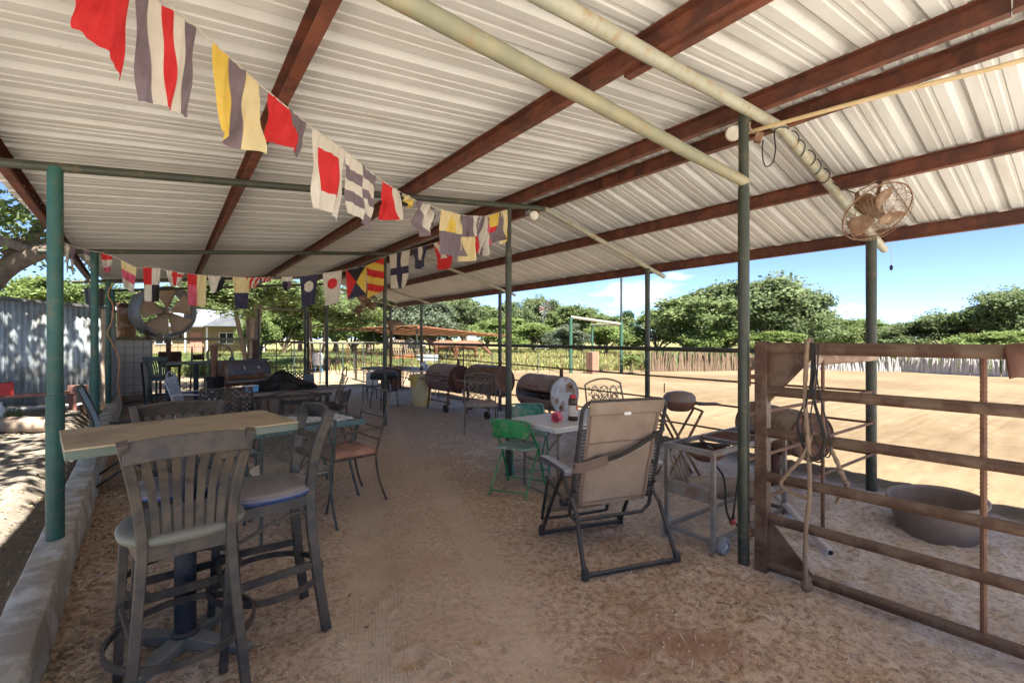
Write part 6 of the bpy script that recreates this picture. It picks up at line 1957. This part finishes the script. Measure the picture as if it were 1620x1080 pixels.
# house beyond the end fence
hs_ = thing('ranch_house', 'tan ranch house with pale roof glimpsed beyond the end fence', 'house', (0, 0, 0))
hl = atd(292, 559, 44)
hs_.location = (hl.x, hl.y, gz(hl.x, hl.y))
hs_.rotation_euler = (0, 0, R(2))
MB().box((0, 3, 1.4), (13, 6, 2.9)).build('wall', MT['house_wall'], hs_)
roof = MB().prism([(-7.2, -.9, 2.72), (-7.2, 3, 4.5), (-7.2, 6.9, 2.72), (-7.2, 6.9, 2.6), (-7.2, 3, 4.36), (-7.2, -.9, 2.6)], (14.4, 0, 0)).build('roof', MT['house_roof'], hs_, smooth=False)
MB().prism([(1.4, -1.6, 2.70), (3.4, -1.6, 4.0), (5.4, -1.6, 2.70)], (0, 4.2, 0)).build('gable', MT['house_roof'], hs_, smooth=False)
for x in (-6.4, -3.2, 0.0, 1.7, 5.1, 6.6):
    MB().box((x, -.75, 1.3), (.14, .14, 2.6)).build('porch_post', MT['white'], hs_)
for x in (-4.8, -1.6, 3.4):
    w = MB().box((x, -.02, 1.55), (1.3, .12, 1.15)).build('window', MT['white'], hs_)
    for sx in (-1, 1):
        MB().box((x + sx * .31, -.085, 1.55), (.54, .02, 1.0)).build('pane', MT['glass_dark'], w)
MB().box((.9, -.03, 1.1), (.95, .1, 2.1)).build('door', MT['red_wood'], hs_)
wtk = thing('white_barrel', 'white barrel on a low blue stand beyond the wire fence', 'barrel', fg(503, 588), 0, None, .72)
MB().lathe([(.30, 0), (.32, .05), (.32, .70), (.29, .76), (1e-4, .77)], (0, 0, .42), 18, cap=False).build('barrel_wall', MT['white'], wtk)
for k in range(4):
    a = R(45 + 90 * k)
    MB().tube([(.22 * math.cos(a), .22 * math.sin(a), .42), (.3 * math.cos(a), .3 * math.sin(a), 0)], .025, 6).build('leg', MT['blue_plastic'], wtk)

# ------------------------------------------------------------------ trees
rsT = np.random.RandomState(101)
def crown_np(rx, ry, rz, nclump, nleaf, leaf, seed, gap=.0, flat=.25):
    """leaf quads gathered in clumps through an uneven ellipsoid, centred on the origin"""
    rs = np.random.RandomState(seed)
    lobes = []
    for k in range(9):
        a_ = 2 * PI * k / 9 + rs.uniform(-.5, .5)
        q = rs.uniform(.30, .62) if k < 7 else .12
        lobes.append((q * math.cos(a_), q * math.sin(a_), rs.uniform(-.38, .42) if k < 7 else .45, rs.uniform(.26, .46)))
    c = []
    while len(c) < nclump:
        lx_, ly_, lz_, lr = lobes[rs.randint(len(lobes))]
        p = rs.normal(0, 1, 3)
        p *= (rs.uniform(.35, 1.0) ** .6) * lr / np.linalg.norm(p)
        p += np.array([lx_, ly_, lz_])
        if p[2] < -.72: continue
        c.append(p)
    c = np.array(c)
    n = nclump * nleaf
    cs = np.repeat(c, nleaf, 0)
    sig = np.repeat(rs.uniform(.05, .12, nclump), nleaf)[:, None]
    off = rs.normal(0, 1, (n, 3)) * sig
    off[:, 2] *= .7
    P = (cs + off) * np.array([rx, ry, rz])
    nn = rs.normal(0, .62, (n, 3)) + c[np.repeat(np.arange(nclump), nleaf)] * .5; nn[:, 2] += .45
    nn /= np.linalg.norm(nn, axis=1)[:, None]
    d = np.cross(nn, rs.normal(0, 1, (n, 3)))
    d /= np.linalg.norm(d, axis=1)[:, None] + 1e-9
    s = np.cross(nn, d)
    L = leaf * rs.uniform(.6, 1.4, (n, 1))
    v = np.stack([P - d * L * .5, P + s * L * .30 - d * L * .05, P + d * L * .5, P - s * L * .30 - d * L * .05], 1).reshape(-1, 3)
    f = np.arange(4 * n).reshape(-1, 4)
    return v, f, c * np.array([rx, ry, rz])
def trunk_mb(m, h, r, tips, n_main, seed, lean=(0, 0)):
    rr = random.Random(seed)
    top = Vector((lean[0], lean[1], h))
    for k in range(n_main):
        a = 2 * PI * k / max(1, n_main) + rr.uniform(-.5, .5)
        q = Vector((math.cos(a), math.sin(a), 0)) * r * (.8 if n_main > 1 else 0)
        e = top + q * 4.5 + Vector((rr.uniform(-.2, .2), rr.uniform(-.2, .2), rr.uniform(-.15, .1) * h))
        mid = q * 1.5 + (e - q) * .5 + Vector((rr.uniform(-.12, .12), rr.uniform(-.12, .12), 0)) * h * .2
        rk_ = r if n_main == 1 else r * .6
        m.tube(smooth_path([q * .6 - Vector((0, 0, .15)), q + Vector((0, 0, h * .12)), mid, e], 3), 1, 8, radii=[rk_ * x for x in (1.35, 1.15, 1.0, .95, .92, .9, .85, .78, .72, .68)])
        for t in tips[k::n_main]:
            t = Vector(t)
            st = e.lerp(mid, rr.uniform(0, .5))
            w = st.lerp(t, .5) + Vector((rr.uniform(-.1, .1), rr.uniform(-.1, .1), rr.uniform(-.02, .12))) * (t - st).length
            m.tube(smooth_path([st, w, t], 3), 1, 6, radii=[rk_ * x for x in (.5, .42, .34, .28, .2, .14, .08)])
    return m
CROWNS = {}
def tree(name, label, loc, H, W, leafm, kind, seed, group=None, trunk_h=.17, n_main=1, tr=.04, cat='tree', leaf=.034, ncl=170, nl=120, zs=1.0, D=None):
    """H full height, W full width (metres); crowns of one kind share a unit mesh"""
    t = thing(name, label, cat, loc, rsT.uniform(0, 6), group)
    key = (kind, leafm)
    if key not in CROWNS:
        v, f, cl = crown_np(.5, .5, .5, ncl, nl, leaf, seed)
        CROWNS[key] = (np_mesh('crown', v, f, MT[leafm]), cl)
    me, cl = CROWNS[key]
    o = bpy.data.objects.new('crown', me)
    COL.objects.link(o); o.parent = t
    ch = H * (1 - trunk_h * .55)
    sc3 = Vector((W, D or W, ch))
    o.scale = sc3
    cz = H - ch * .5
    o.location = (0, 0, cz)
    idx = np.random.RandomState(seed).choice(len(cl), 9, replace=False)
    tips = [(cl[i][0] * sc3.x * .85, cl[i][1] * sc3.y * .85, cl[i][2] * sc3.z * .85 + cz) for i in idx if cl[i][2] * sc3.z + cz > H * .3]
    trunk_mb(MB(), H * trunk_h, tr * H, tips, n_main, seed).build('trunk', MT['bark'], t)
    return t
def far_tree(px, zc, top_py, wpx, leafm, kind, label, seed, group, name='tree', **kw):
    p = atd(px, 535, zc)
    z0 = gz(p.x, p.y)
    H = CAM_H + (535 - top_py) * zc / F - z0
    return tree(name, label, (p.x, p.y, z0), H, wpx * zc / F, leafm, kind, seed, group, **kw)
GR = 'trees beyond the stick fences'
for i, a in enumerate([
    (1085, 29, 462, 185, 'leaf_mid', 'a', 'loose-crowned mesquite at the pipe-frame end of the stick fence'),
    (1150, 31, 440, 190, 'leaf_oak', 'b', 'broad oak directly behind the brown stick fence'),
    (1205, 29, 426, 200, 'leaf_oak', 'a', 'tallest oak behind the nearest olive post'),
    (1262, 30, 452, 130, 'leaf_oak', 'b', 'dark oak beside a gap of sky behind the arena'),
    (1040, 34, 485, 120, 'leaf_light', 'b', 'small bright green tree behind the tall mast'),
    (1125, 27, 512, 120, 'leaf_light', 'a', 'low bright bush-like tree under the broad oak'),
    (1225, 26, 520, 110, 'leaf_light', 'b', 'low bright green tree at the corner of the stick fences'),
    (1320, 36, 498, 110, 'leaf_mid', 'a', 'small green tree in the low gap beside the gate fan post'),
    (1375, 38, 500, 110, 'leaf_light', 'b', 'pale green tree behind the eave post of the gate'),
    (1440, 33, 503, 120, 'leaf_oak', 'b', 'dark oak just past the eave post by the gate'),
    (1500, 32, 487, 130, 'leaf_oak', 'a', 'rounded oak behind the middle of the white stick fence'),
    (1562, 30, 478, 120, 'leaf_mid', 'b', 'green tree behind the white stick fence'),
    (1615, 28, 446, 150, 'leaf_oak', 'a', 'large oak at the open end of the white stick fence'),
    (1570, 25, 520, 130, 'leaf_light', 'a', 'bright yellow-green low tree by the white stick fence'),
    (1690, 27, 430, 190, 'leaf_mid', 'b', 'tall tree past the end of the white stick fence'),
    (1780, 27, 450, 200, 'leaf_oak', 'a', 'wide oak far past the leather flap'),
]):
    far_tree(*a, 200 + i, GR)
GR2 = 'trees beyond the pasture'
for i, a in enumerate([
    (990, 55, 485, 60, 'leaf_dark', 'c', 'dark cedar behind the tall mast'),
    (950, 50, 492, 90, 'leaf_mid', 'a', 'green tree behind the pipe frame'),
    (905, 52, 478, 110, 'leaf_mid', 'b', 'wide green tree beside the windmill'),
    (858, 56, 462, 90, 'leaf_oak', 'a', 'dark oak rising behind the windmill'),
    (815, 50, 470, 90, 'leaf_oak', 'b', 'tall oak just behind the second olive post'),
    (770, 52, 478, 90, 'leaf_mid', 'a', 'bright mesquite behind the shelter roof end'),
    (735, 48, 462, 80, 'leaf_oak', 'b', 'narrow oak rising beside the sky gap'),
    (690, 46, 470, 110, 'leaf_grey', 'a', 'grey-green tree behind the shelter'),
    (640, 45, 452, 130, 'leaf_grey', 'b', 'broad grey-green tree above the patio heater'),
    (585, 44, 440, 140, 'leaf_oak', 'a', 'deep green oak behind the hanging flags'),
    (530, 42, 440, 130, 'leaf_grey', 'b', 'silvery tree behind the far posts'),
    (475, 46, 450, 120, 'leaf_mid', 'a', 'green tree beyond the dark field gate'),
    (420, 50, 470, 130, 'leaf_mid', 'b', 'green tree beside the ranch house'),
    (240, 56, 455, 150, 'leaf_oak', 'a', 'oak standing behind the ranch house'),
    (150, 48, 440, 160, 'leaf_mid', 'b', 'wide tree seen over the tin shed'),
    (60, 44, 430, 170, 'leaf_light', 'a', 'sunny green tree far behind the tin shed'),
    (560, 36, 475, 130, 'leaf_light', 'b', 'light green tree in front of the deep green oak'),
    (612, 58, 440, 150, 'leaf_mid', 'a', 'tall pale tree filling the gap above the shelter'),
    (668, 56, 448, 150, 'leaf_oak', 'b', 'tall oak rising over the shelter roof'),
    (715, 56, 465, 130, 'leaf_mid', 'b', 'green tree filling the gap beside the third eave post'),
    (790, 44, 500, 110, 'leaf_light', 'a', 'low light green tree beyond the brown horses'),
    (845, 42, 508, 110, 'leaf_light', 'b', 'low light green tree below the windmill'),
    (960, 40, 508, 110, 'leaf_light', 'a', 'low bright tree behind the green pipe frame'),
    (450, 38, 480, 120, 'leaf_light', 'b', 'light green tree behind the dark field gate'),
    (345, 60, 440, 150, 'leaf_oak', 'a', 'tall oak rising behind the house roof'),
    (228, 32, 470, 110, 'leaf_mid', 'b', 'leafy tree standing in front of the house behind the drum fan'),
    (405, 30, 486, 80, 'leaf_light', 'a', 'light bushy tree hiding the end of the ranch house'),
]):
    far_tree(*a, 300 + i, GR2)
sgb = fg(915, 578)
tree('sage_bush', 'rounded grey sage bush below the windmill', (sgb.x + 3, sgb.y + 4, 0), 2.6, 4.0, 'leaf_grey', 'c', 401, None, trunk_h=.2, n_main=4, tr=.02, cat='bush')
# leafy vine posts by the frame
vn = fg(1000, 590)
tree('vine_clump', 'leafy vine covering the fence beside the green mast', (vn.x, vn.y, 0), .95, .85, 'leaf_light', 'v', 402, None, trunk_h=.3, n_main=3, tr=.02, cat='vine', leaf=.07, ncl=60, nl=60)
# multi-stemmed tree beyond the end fence
mt_ = atd(385, 535, 18.5)
tree('mesquite_tree', 'many-stemmed mesquite tree just beyond the end fence', (mt_.x + .25, mt_.y, 0), 4.7, 6.0, 'leaf_mid', 'm', 403, None, trunk_h=.78, n_main=5, tr=.035, leaf=.030, ncl=170, nl=170)
mt2 = atd(500, 535, 22)
tree('mesquite_tree', 'arching mesquite tree beside the wire fence of the paddock', (mt2.x, mt2.y, 0), 4.4, 5.6, 'leaf_mid', 'm', 404, None, trunk_h=.6, n_main=3, tr=.03)
# live oak over the yard: trunk behind the tin shed and spreading crown
ok = thing('live_oak', 'old live oak with leaning trunk spreading above the tin shed', 'tree', (-3.6, 15.2, 0))
v, f, cl = crown_np(5.4, 4.8, 2.7, 330, 150, .12, 77)
cr = np_obj('crown', v, f, MT['leaf_light'], ok)
cr.location = (.4, -.8, 4.6)
m = MB()
m.tube(smooth_path([(-.6, .2, -.2), (-.3, .1, 1.2), (.15, -.1, 2.3), (.9, -.7, 3.1), (1.9, -1.4, 3.6), (2.9, -2.0, 4.3)], 4), 1, 12, radii=[.36 - .28 * i / 20 for i in range(21)])
m.tube(smooth_path([(-.1, 0, 1.9), (-1.0, .3, 3.3), (-2.2, .5, 4.6)], 4), 1, 10, radii=[.3 - .22 * i / 8 for i in range(9)])
m.tube(smooth_path([(.5, -.4, 2.7), (.9, .6, 3.7), (1.2, 1.6, 5.0)], 4), 1, 10, radii=[.24 - .19 * i / 8 for i in range(9)])
m.tube(smooth_path([(1.5, -1.1, 3.4), (2.2, -.8, 3.5), (3.1, -.6, 3.2), (3.8, -.7, 2.9)], 4), 1, 8, radii=[.13 - .10 * i / 12 for i in range(13)])
for i in range(16):
    t = Vector(cl[i * 11]) * .9 + Vector((.4, -.8, 4.6))
    s = Vector((1.2, -.9, 3.4)).lerp(Vector((-.6, .2, 3.2)), (i % 5) / 4)
    m.tube(smooth_path([s, s.lerp(t, .5) + Vector((0, 0, .25)), t], 3), 1, 6, radii=[.09, .075, .06, .05, .035, .025, .012])
m.build('trunk', MT['bark'], ok)
ok2 = thing('live_oak', 'spreading live oak shading the yard beside the kerb', 'tree', (-5.0, 6.6, 0))
v, f, cl = crown_np(3.8, 6.6, 1.5, 430, 120, .15, 78)
cr = np_obj('crown', v, f, MT['leaf_oak'], ok2)
cr.location = (1.1, .3, 5.3)
m = MB()
m.tube(smooth_path([(0, 0, -.2), (.1, 0, 1.5), (-.1, .1, 3.0), (.3, .3, 4.6)], 4), 1, 12, radii=[.42 - .20 * i / 12 for i in range(13)])
for i in range(14):
    t = Vector(cl[i * 10]) * .9 + Vector((1.1, .3, 5.3))
    s = Vector((-.1, .1, 3.0)).lerp(Vector((.3, .3, 4.6)), (i % 5) / 4)
    m.tube(smooth_path([s, s.lerp(t, .5) + Vector((0, 0, .25)), t], 3), 1, 6, radii=[.14, .11, .09, .07, .05, .03, .012])
m.build('trunk', MT['bark'], ok2)

# weeds and grass beyond the fences
def tufts(n, fn, leafm, name, label, hgt, blades=7, w=.012, spread=.10):
    rs = np.random.RandomState(len(name) + n)
    x, y = fn(rs, n)
    z = ground_z(x, y)
    P = np.repeat(np.stack([x, y, z], 1), blades, 0)
    k = len(P)
    P[:, :2] += rs.normal(0, spread, (k, 2))
    a = rs.uniform(0, 2 * PI, k)
    h = hgt * rs.uniform(.5, 1.3, k)
    lean = rs.uniform(.1, .55, k)
    tip = P + np.stack([np.cos(a) * lean * h, np.sin(a) * lean * h, h], 1)
    s = np.stack([-np.sin(a), np.cos(a), np.zeros(k)], 1) * (w * rs.uniform(.6, 1.5, (k, 1)))
    mid = (P + tip) / 2 + np.array([0, 0, .08]) * h[:, None]
    v = np.stack([P - s * .6, P + s * .6, mid + s, tip, mid - s], 1).reshape(-1, 3)
    f = np.arange(5 * k).reshape(-1, 5)
    return tag(np_obj(name, v, f, MT[leafm]), label, kind='stuff')
def pasture(rs, n):
    zc = 22 + 40 * rs.rand(n) ** 1.5
    xr = rs.uniform(-.72, .36, n)
    xc = xr * zc
    return xc * CY + zc * SY, -xc * SY + zc * CY
tufts(9000, pasture, 'grass', 'pasture_grass', 'dry green grass growing across the pasture', .30, 7, .022, .35)
def lawn(rs, n):
    xr = rs.uniform(-.82, -.22, n)
    zc = np.where(xr < -.46, 18.5, 22.5) + 14 * rs.rand(n)
    xc = xr * zc
    return xc * CY + zc * SY, -xc * SY + zc * CY
tufts(5200, lambda rs, n: lawn(rs, n), 'weed', 'green_weeds', 'lush green weeds growing beyond the end fence', .42, 8, .024, .22)
def kerbweeds(rs, n):
    y = rs.uniform(7.5, 11, n)
    return rs.uniform(-3.6, -1.8, n), y
tufts(70, kerbweeds, 'weed', 'yard_weeds', 'a few green weeds by the tin shed', .13, 8, .012, .05)
def fenceline(rs, n):
    px = rs.uniform(1022, 1800, n)
    zc = np.interp(px, [1022, 1192, 1212, 1425, 1800], [20.8, 21.6, 23, 20.8, 15.3]) + .9 + rs.exponential(1.2, n)
    xc = (px - 810) / F * zc
    return xc * CY + zc * SY, -xc * SY + zc * CY
tufts(420, fenceline, 'leaf_mid', 'hedge_weeds', 'bright weeds and saplings growing behind the stick fences', .8, 10, .05, .3)
# ------------------------------------------------------------------ strings of faded signal flags
FC = {'r': M('flag_red', (.50, .022, .025), (.58, .035, .035), 9, .9), 'w': M('flag_cream', (.56, .50, .42), (.64, .59, .51), 7, .9), 'y': M('flag_yellow', (.62, .40, .055), (.68, .48, .10), 8, .9),
      'c': M('flag_pale_yellow', (.64, .51, .25), (.68, .57, .33), 8, .9), 'n': M('flag_navy', (.035, .033, .065), (.055, .048, .085), 9, .9), 'g': M('flag_grey', (.155, .115, .135), (.20, .155, .17), 9, .9),
      'k': M('flag_black', (.018, .017, .020), (.03, .028, .03), 9, .9), 'p': M('flag_pink', (.52, .075, .13), (.58, .12, .18), 9, .9)}
for k_ in FC.values():
    nt_ = k_.node_tree                      # thin cotton lets a little light through
    p_ = [n for n in nt_.nodes if n.type == 'BSDF_PRINCIPLED'][0]
    o_ = [n for n in nt_.nodes if n.type == 'OUTPUT_MATERIAL'][0]
    tr_ = nt_.nodes.new('ShaderNodeBsdfTranslucent')
    mx_ = nt_.nodes.new('ShaderNodeMixShader')
    mx_.inputs[0].default_value = .32
    src = p_.inputs['Base Color'].links[0].from_socket
    nt_.links.new(src, tr_.inputs['Color'])
    nt_.links.new(p_.outputs[0], mx_.inputs[1])
    nt_.links.new(tr_.outputs[0], mx_.inputs[2])
    nt_.links.new(mx_.outputs[0], o_.inputs[0])
FK = list(FC)
FM = [FC[k] for k in FK]
FI = {k: i for i, k in enumerate(FK)}
DES = {
    'red': lambda u, v: 'r',
    'stripes5': lambda u, v: 'gwrwg'[min(4, int(u * 5))] if u > .12 else 'g',
    'ynyv': lambda u, v: 'ygc'[min(2, int(u * 3))],
    'redgrey': lambda u, v: 'g' if u > .62 + .2 * (v - .5) else 'r',
    'redinset': lambda u, v: 'r' if .22 < u < .80 and .18 < v < .74 else 'w',
    'check': lambda u, v: 'wg'[(int(u * 2) + int(v * 5)) % 2] if u < 1 else 'w',
    'redcream': lambda u, v: 'r' if u < .65 else 'w',
    'ykcurl': lambda u, v: 'k' if u < .35 else ('y' if v > .5 else 'c'),
    'greywhite': lambda u, v: 'w' if .25 < u < .7 else 'g',
    'tri': lambda u, v: ('y' if abs(u - .5) < v * .55 else 'c') if v < .48 else 'g',
    'ktop': lambda u, v: 'g' if v < .48 else 'c',
    'wred': lambda u, v: 'r' if v > .55 else 'g' if u < .3 else 'w',
    'crump': lambda u, v: 'wg'[(int(u * 5 + v * 3)) % 2],
    'diamond': lambda u, v: 'p' if u < .18 else ('y' if v < .45 and u < .75 else ('r' if v < .62 and u < .6 else 'g')),
    'cream': lambda u, v: 'y' if u > .6 and v > .3 else 'c',
    'pennant': lambda u, v: 'w',
    'grey': lambda u, v: 'g' if v < .5 else 'w',
    'rwr': lambda u, v: 'rwp'[min(2, int((v * .8 + u * .2) * 3))],
    'ypw': lambda u, v: 'cpw'[min(2, int(v * 3))],
    'quarter': lambda u, v: ('r' if u < .5 else 'w') if v < .5 else ('w' if u < .5 else 'k'),
    'redx': lambda u, v: 'r' if abs(u - .5) < .16 or (abs(v - .25) < .1 and u > .3) else 'w',
    'rc': lambda u, v: 'p' if u < .5 and v > .35 else ('r' if u < .5 else 'c'),
    'wk': lambda u, v: 'k' if u + .35 * v > .75 else 'w',
    'yn': lambda u, v: 'c' if v < .5 else 'n',
    'rwstripe': lambda u, v: 'rw'[int((u + .4 * v) * 5) % 2],
    'small': lambda u, v: 'w' if v < .35 else ('n' if u < .6 else 'g'),
    'disc_n': lambda u, v: 'w' if (u - .5) ** 2 / .078 + (v - .38) ** 2 / .030 < 1 else 'n',
    'disc_r': lambda u, v: 'r' if (u - .5) ** 2 / .078 + (v - .36) ** 2 / .026 < 1 else 'w',
    'diag4': lambda u, v: ('k' if v < u else 'r') if u + v < 1 else ('y' if v < u else 'n'),
    'rystripe': lambda u, v: 'ry'[int((v + .35 * (1 - u)) * 4.6) % 2],
    'cross': lambda u, v: 'n' if abs(u - .5) < .13 or abs(v - .52) < .11 else 'w',
    'wn': lambda u, v: 'w' if .3 < u < .65 and v < .6 else 'n',
    'xred': lambda u, v: 'w' if abs(abs(u - .5) - abs(v - .5) * .9) < .12 and v < .62 else 'r',
}
def bunting(label, path_px, zfun, flags, seed):
    rr = random.Random(seed)
    P3 = [atd(x, y, zfun(x)) for x, y in path_px]
    t = thing('bunting', label, 'bunting', P3[0], 0, 'strings of signal flag bunting')
    L0 = Vector(t.location)
    def on(px):
        """point of the string above/below photo column px"""
        for i in range(len(path_px) - 1):
            a, b = path_px[i][0], path_px[i + 1][0]
            if a <= px <= b:
                w = (px - a) / (b - a)
                y = path_px[i][1] * (1 - w) + path_px[i + 1][1] * w
                return atd(px, y, zfun(px))
        return P3[-1]
    MB().tube([p - L0 for p in smooth_path(P3, 4)], .0035, 6).build('string', FC['w'], t)
    for nm, x0, x1, ybot, des, opt in flags:
        a, b = on(x0), on(x1)
        xm = (x0 + x1) / 2
        yt = CAM_H
        zc = zfun(xm)
        mid = on(xm)
        Lh = (ybot - (535 - (mid.z - CAM_H) * F / zc)) * zc / F
        dirv = (b - a); W = dirv.length
        nrm = Vector((dirv.y, -dirv.x, 0)).normalized()
        tp, tw, cu, ph = opt.get('taper', .12), opt.get('twist', .15), opt.get('curl', .03), rr.uniform(0, 6)
        sk = opt.get('slant', 0.0)
        crm = opt.get('crumple', 0)
        point = opt.get('point', 0)
        d2 = Vector((dirv.x, dirv.y, 0)).normalized() if Vector((dirv.x, dirv.y, 0)).length > 1e-4 else Vector((1, 0, 0))
        def f(u, v, a=a, dirv=dirv, W=W):
            base = a + dirv * u
            k = 1 - tp * v
            uc = (u - .5) * W
            ang = tw * v + .25 * crm * math.sin(v * 5 + ph)
            flat = d2 * (uc * (k - 1)) if abs(tw) < 1e-6 else d2 * (uc * (k * math.cos(ang) - 1)) + nrm * (uc * k * math.sin(ang))
            wav = nrm * (cu * v * math.sin(u * 6.5 + ph + v * 2.2) + .016 * (.25 + v) * math.sin(u * 13 + 4 * v + ph) * math.sin(v * 5 + u * 3 + ph) + .004 * math.sin(u * 31 + v * 9 + ph) + crm * .02 * math.sin(u * 19 + v * 13 + ph))
            ln_ = Lh * (v + sk * v * (u - .5))
            if point:
                ln_ *= (1 - point * abs(2 * u - 1) * v)
            return base + flat + wav + Vector((0, 0, -ln_)) - L0
        N = 34
        d = DES[des]
        fo = MB().grid(f, N, N, lambda u, v: FI[d(min(.999, u), min(.999, v))]).build(nm, FM, t, sharp=180)
    return t
def z1(x):
    r = (x - 810) / F
    p0, p1 = (-1.43, 1.5), (-.05, 5.12)
    # intersection of the sight column with the straight plan line of the string
    dx, dz = p1[0] - p0[0], p1[1] - p0[1]
    t = (r * p0[1] - p0[0]) / (dx - r * dz)
    return p0[1] + dz * t
S1 = [(112, -24), (215, -22), (290, 26), (335, 66), (412, 135), (424, 145), (490, 199), (547, 240), (600, 283), (655, 316), (697, 331), (735, 341), (768, 342), (805, 331)]
bunting('near string of faded cotton signal flags crossing up to the ridge post', S1, z1, [
    ('flag', 116, 206, 86, 'red', {'taper': .1, 'point': 0, 'slant': .9, 'twist': .05}),
    ('flag', 214, 311, 168, 'stripes5', {'taper': .16, 'slant': -.10, 'twist': .1}),
    ('flag', 336, 410, 228, 'ynyv', {'taper': .18, 'twist': .35, 'curl': .05, 'slant': -.05}),
    ('flag', 424, 484, 236, 'redgrey', {'taper': .35, 'twist': .5, 'curl': .04}),
    ('flag', 494, 546, 338, 'redinset', {'taper': .30, 'twist': .2}),
    ('flag', 546, 596, 350, 'check', {'taper': .25, 'twist': .1}),
    ('flag', 603, 630, 348, 'redcream', {'taper': .35, 'twist': .9, 'curl': .05}),
    ('flag', 630, 655, 327, 'ykcurl', {'taper': .3, 'twist': .9, 'curl': .06, 'crumple': .6}),
    ('flag', 657, 692, 372, 'greywhite', {'taper': .75, 'twist': .9, 'curl': .05, 'crumple': .8}),
    ('flag', 698, 730, 404, 'tri', {'taper': -.12, 'twist': .12}),
    ('flag', 729, 746, 414, 'ktop', {'taper': -.15, 'twist': .3, 'crumple': .4}),
    ('flag', 739, 753, 400, 'wred', {'taper': .1, 'twist': .4, 'crumple': .5}),
    ('flag', 753, 768, 405, 'crump', {'taper': .05, 'twist': .3, 'crumple': 1.0}),
    ('flag', 768, 796, 384, 'diamond', {'taper': .2, 'twist': .2, 'point': .0, 'slant': .15}),
    ('flag', 793, 806, 383, 'cream', {'taper': .05, 'twist': .3}),
], 11)
def z2(x):
    r = (x - 810) / F
    if x <= 607:      # along the third pipe frame, in the plane Y = 7.66
        X = (.5957 * 7.66 + r * .803 * 7.66) / (.803 - r * .5957)
        return .5957 * X + .803 * 7.66
    Y = (.803 * 2.98 - r * .5957 * 2.98) / (.5957 + r * .803)   # then along the middle posts, X = 2.98
    return .5957 * 2.98 + .803 * Y
S2 = [(96, 380), (112, 388), (140, 396), (165, 401), (191, 411), (217, 424), (240, 421), (262, 427), (300, 433), (345, 437), (400, 439), (470, 437), (512, 432), (545, 427), (580, 420), (606, 408), (620, 402), (652, 394), (690, 384), (722, 376)]
bunting('far string of faded signal flags sagging between the kerb and middle posts', S2, z2, [
    ('flag', 101, 111, 430, 'pennant', {'taper': .8, 'twist': .4}),
    ('flag', 108, 120, 432, 'grey', {'taper': .8, 'twist': .7}),
    ('flag', 131, 144, 412, 'grey', {'taper': .5, 'twist': .3}),
    ('flag', 160, 178, 430, 'rwr', {'taper': .3, 'twist': .6, 'curl': .05}),
    ('flag', 191, 216, 459, 'ypw', {'taper': .30, 'twist': .05}),
    ('flag', 226, 254, 474, 'quarter', {'taper': .18, 'twist': .1}),
    ('flag', 262, 291, 452, 'redx', {'taper': .4, 'twist': .5, 'curl': .05}),
    ('flag', 296, 327, 484, 'rc', {'taper': .12, 'twist': .15}),
    ('flag', 329, 357, 462, 'wk', {'taper': .3, 'twist': .6, 'curl': .05, 'slant': -.3}),
    ('flag', 368, 396, 488, 'yn', {'taper': .32, 'twist': .05}),
    ('flag', 388, 412, 456, 'rwstripe', {'taper': .4, 'twist': .7, 'curl': .06, 'crumple': .5}),
    ('flag', 412, 432, 446, 'rwstripe', {'taper': .3, 'twist': .6, 'curl': .05, 'crumple': .5}),
    ('flag', 445, 463, 459, 'small', {'taper': .4, 'twist': .3}),
    ('flag', 474, 503, 483, 'disc_n', {'taper': .30, 'twist': .0}),
    ('flag', 510, 541, 481, 'disc_r', {'taper': .26, 'twist': .05}),
    ('flag', 547, 580, 470, 'diag4', {'taper': .15, 'twist': .15}),
    ('flag', 580, 607, 466, 'rystripe', {'taper': .05, 'twist': .1}),
    ('flag', 616, 648, 455, 'cross', {'taper': .15, 'twist': .05}),
    ('flag', 654, 677, 424, 'wn', {'taper': .2, 'twist': .2}),
    ('flag', 686, 719, 426, 'xred', {'taper': .15, 'twist': .2}),
], 12)
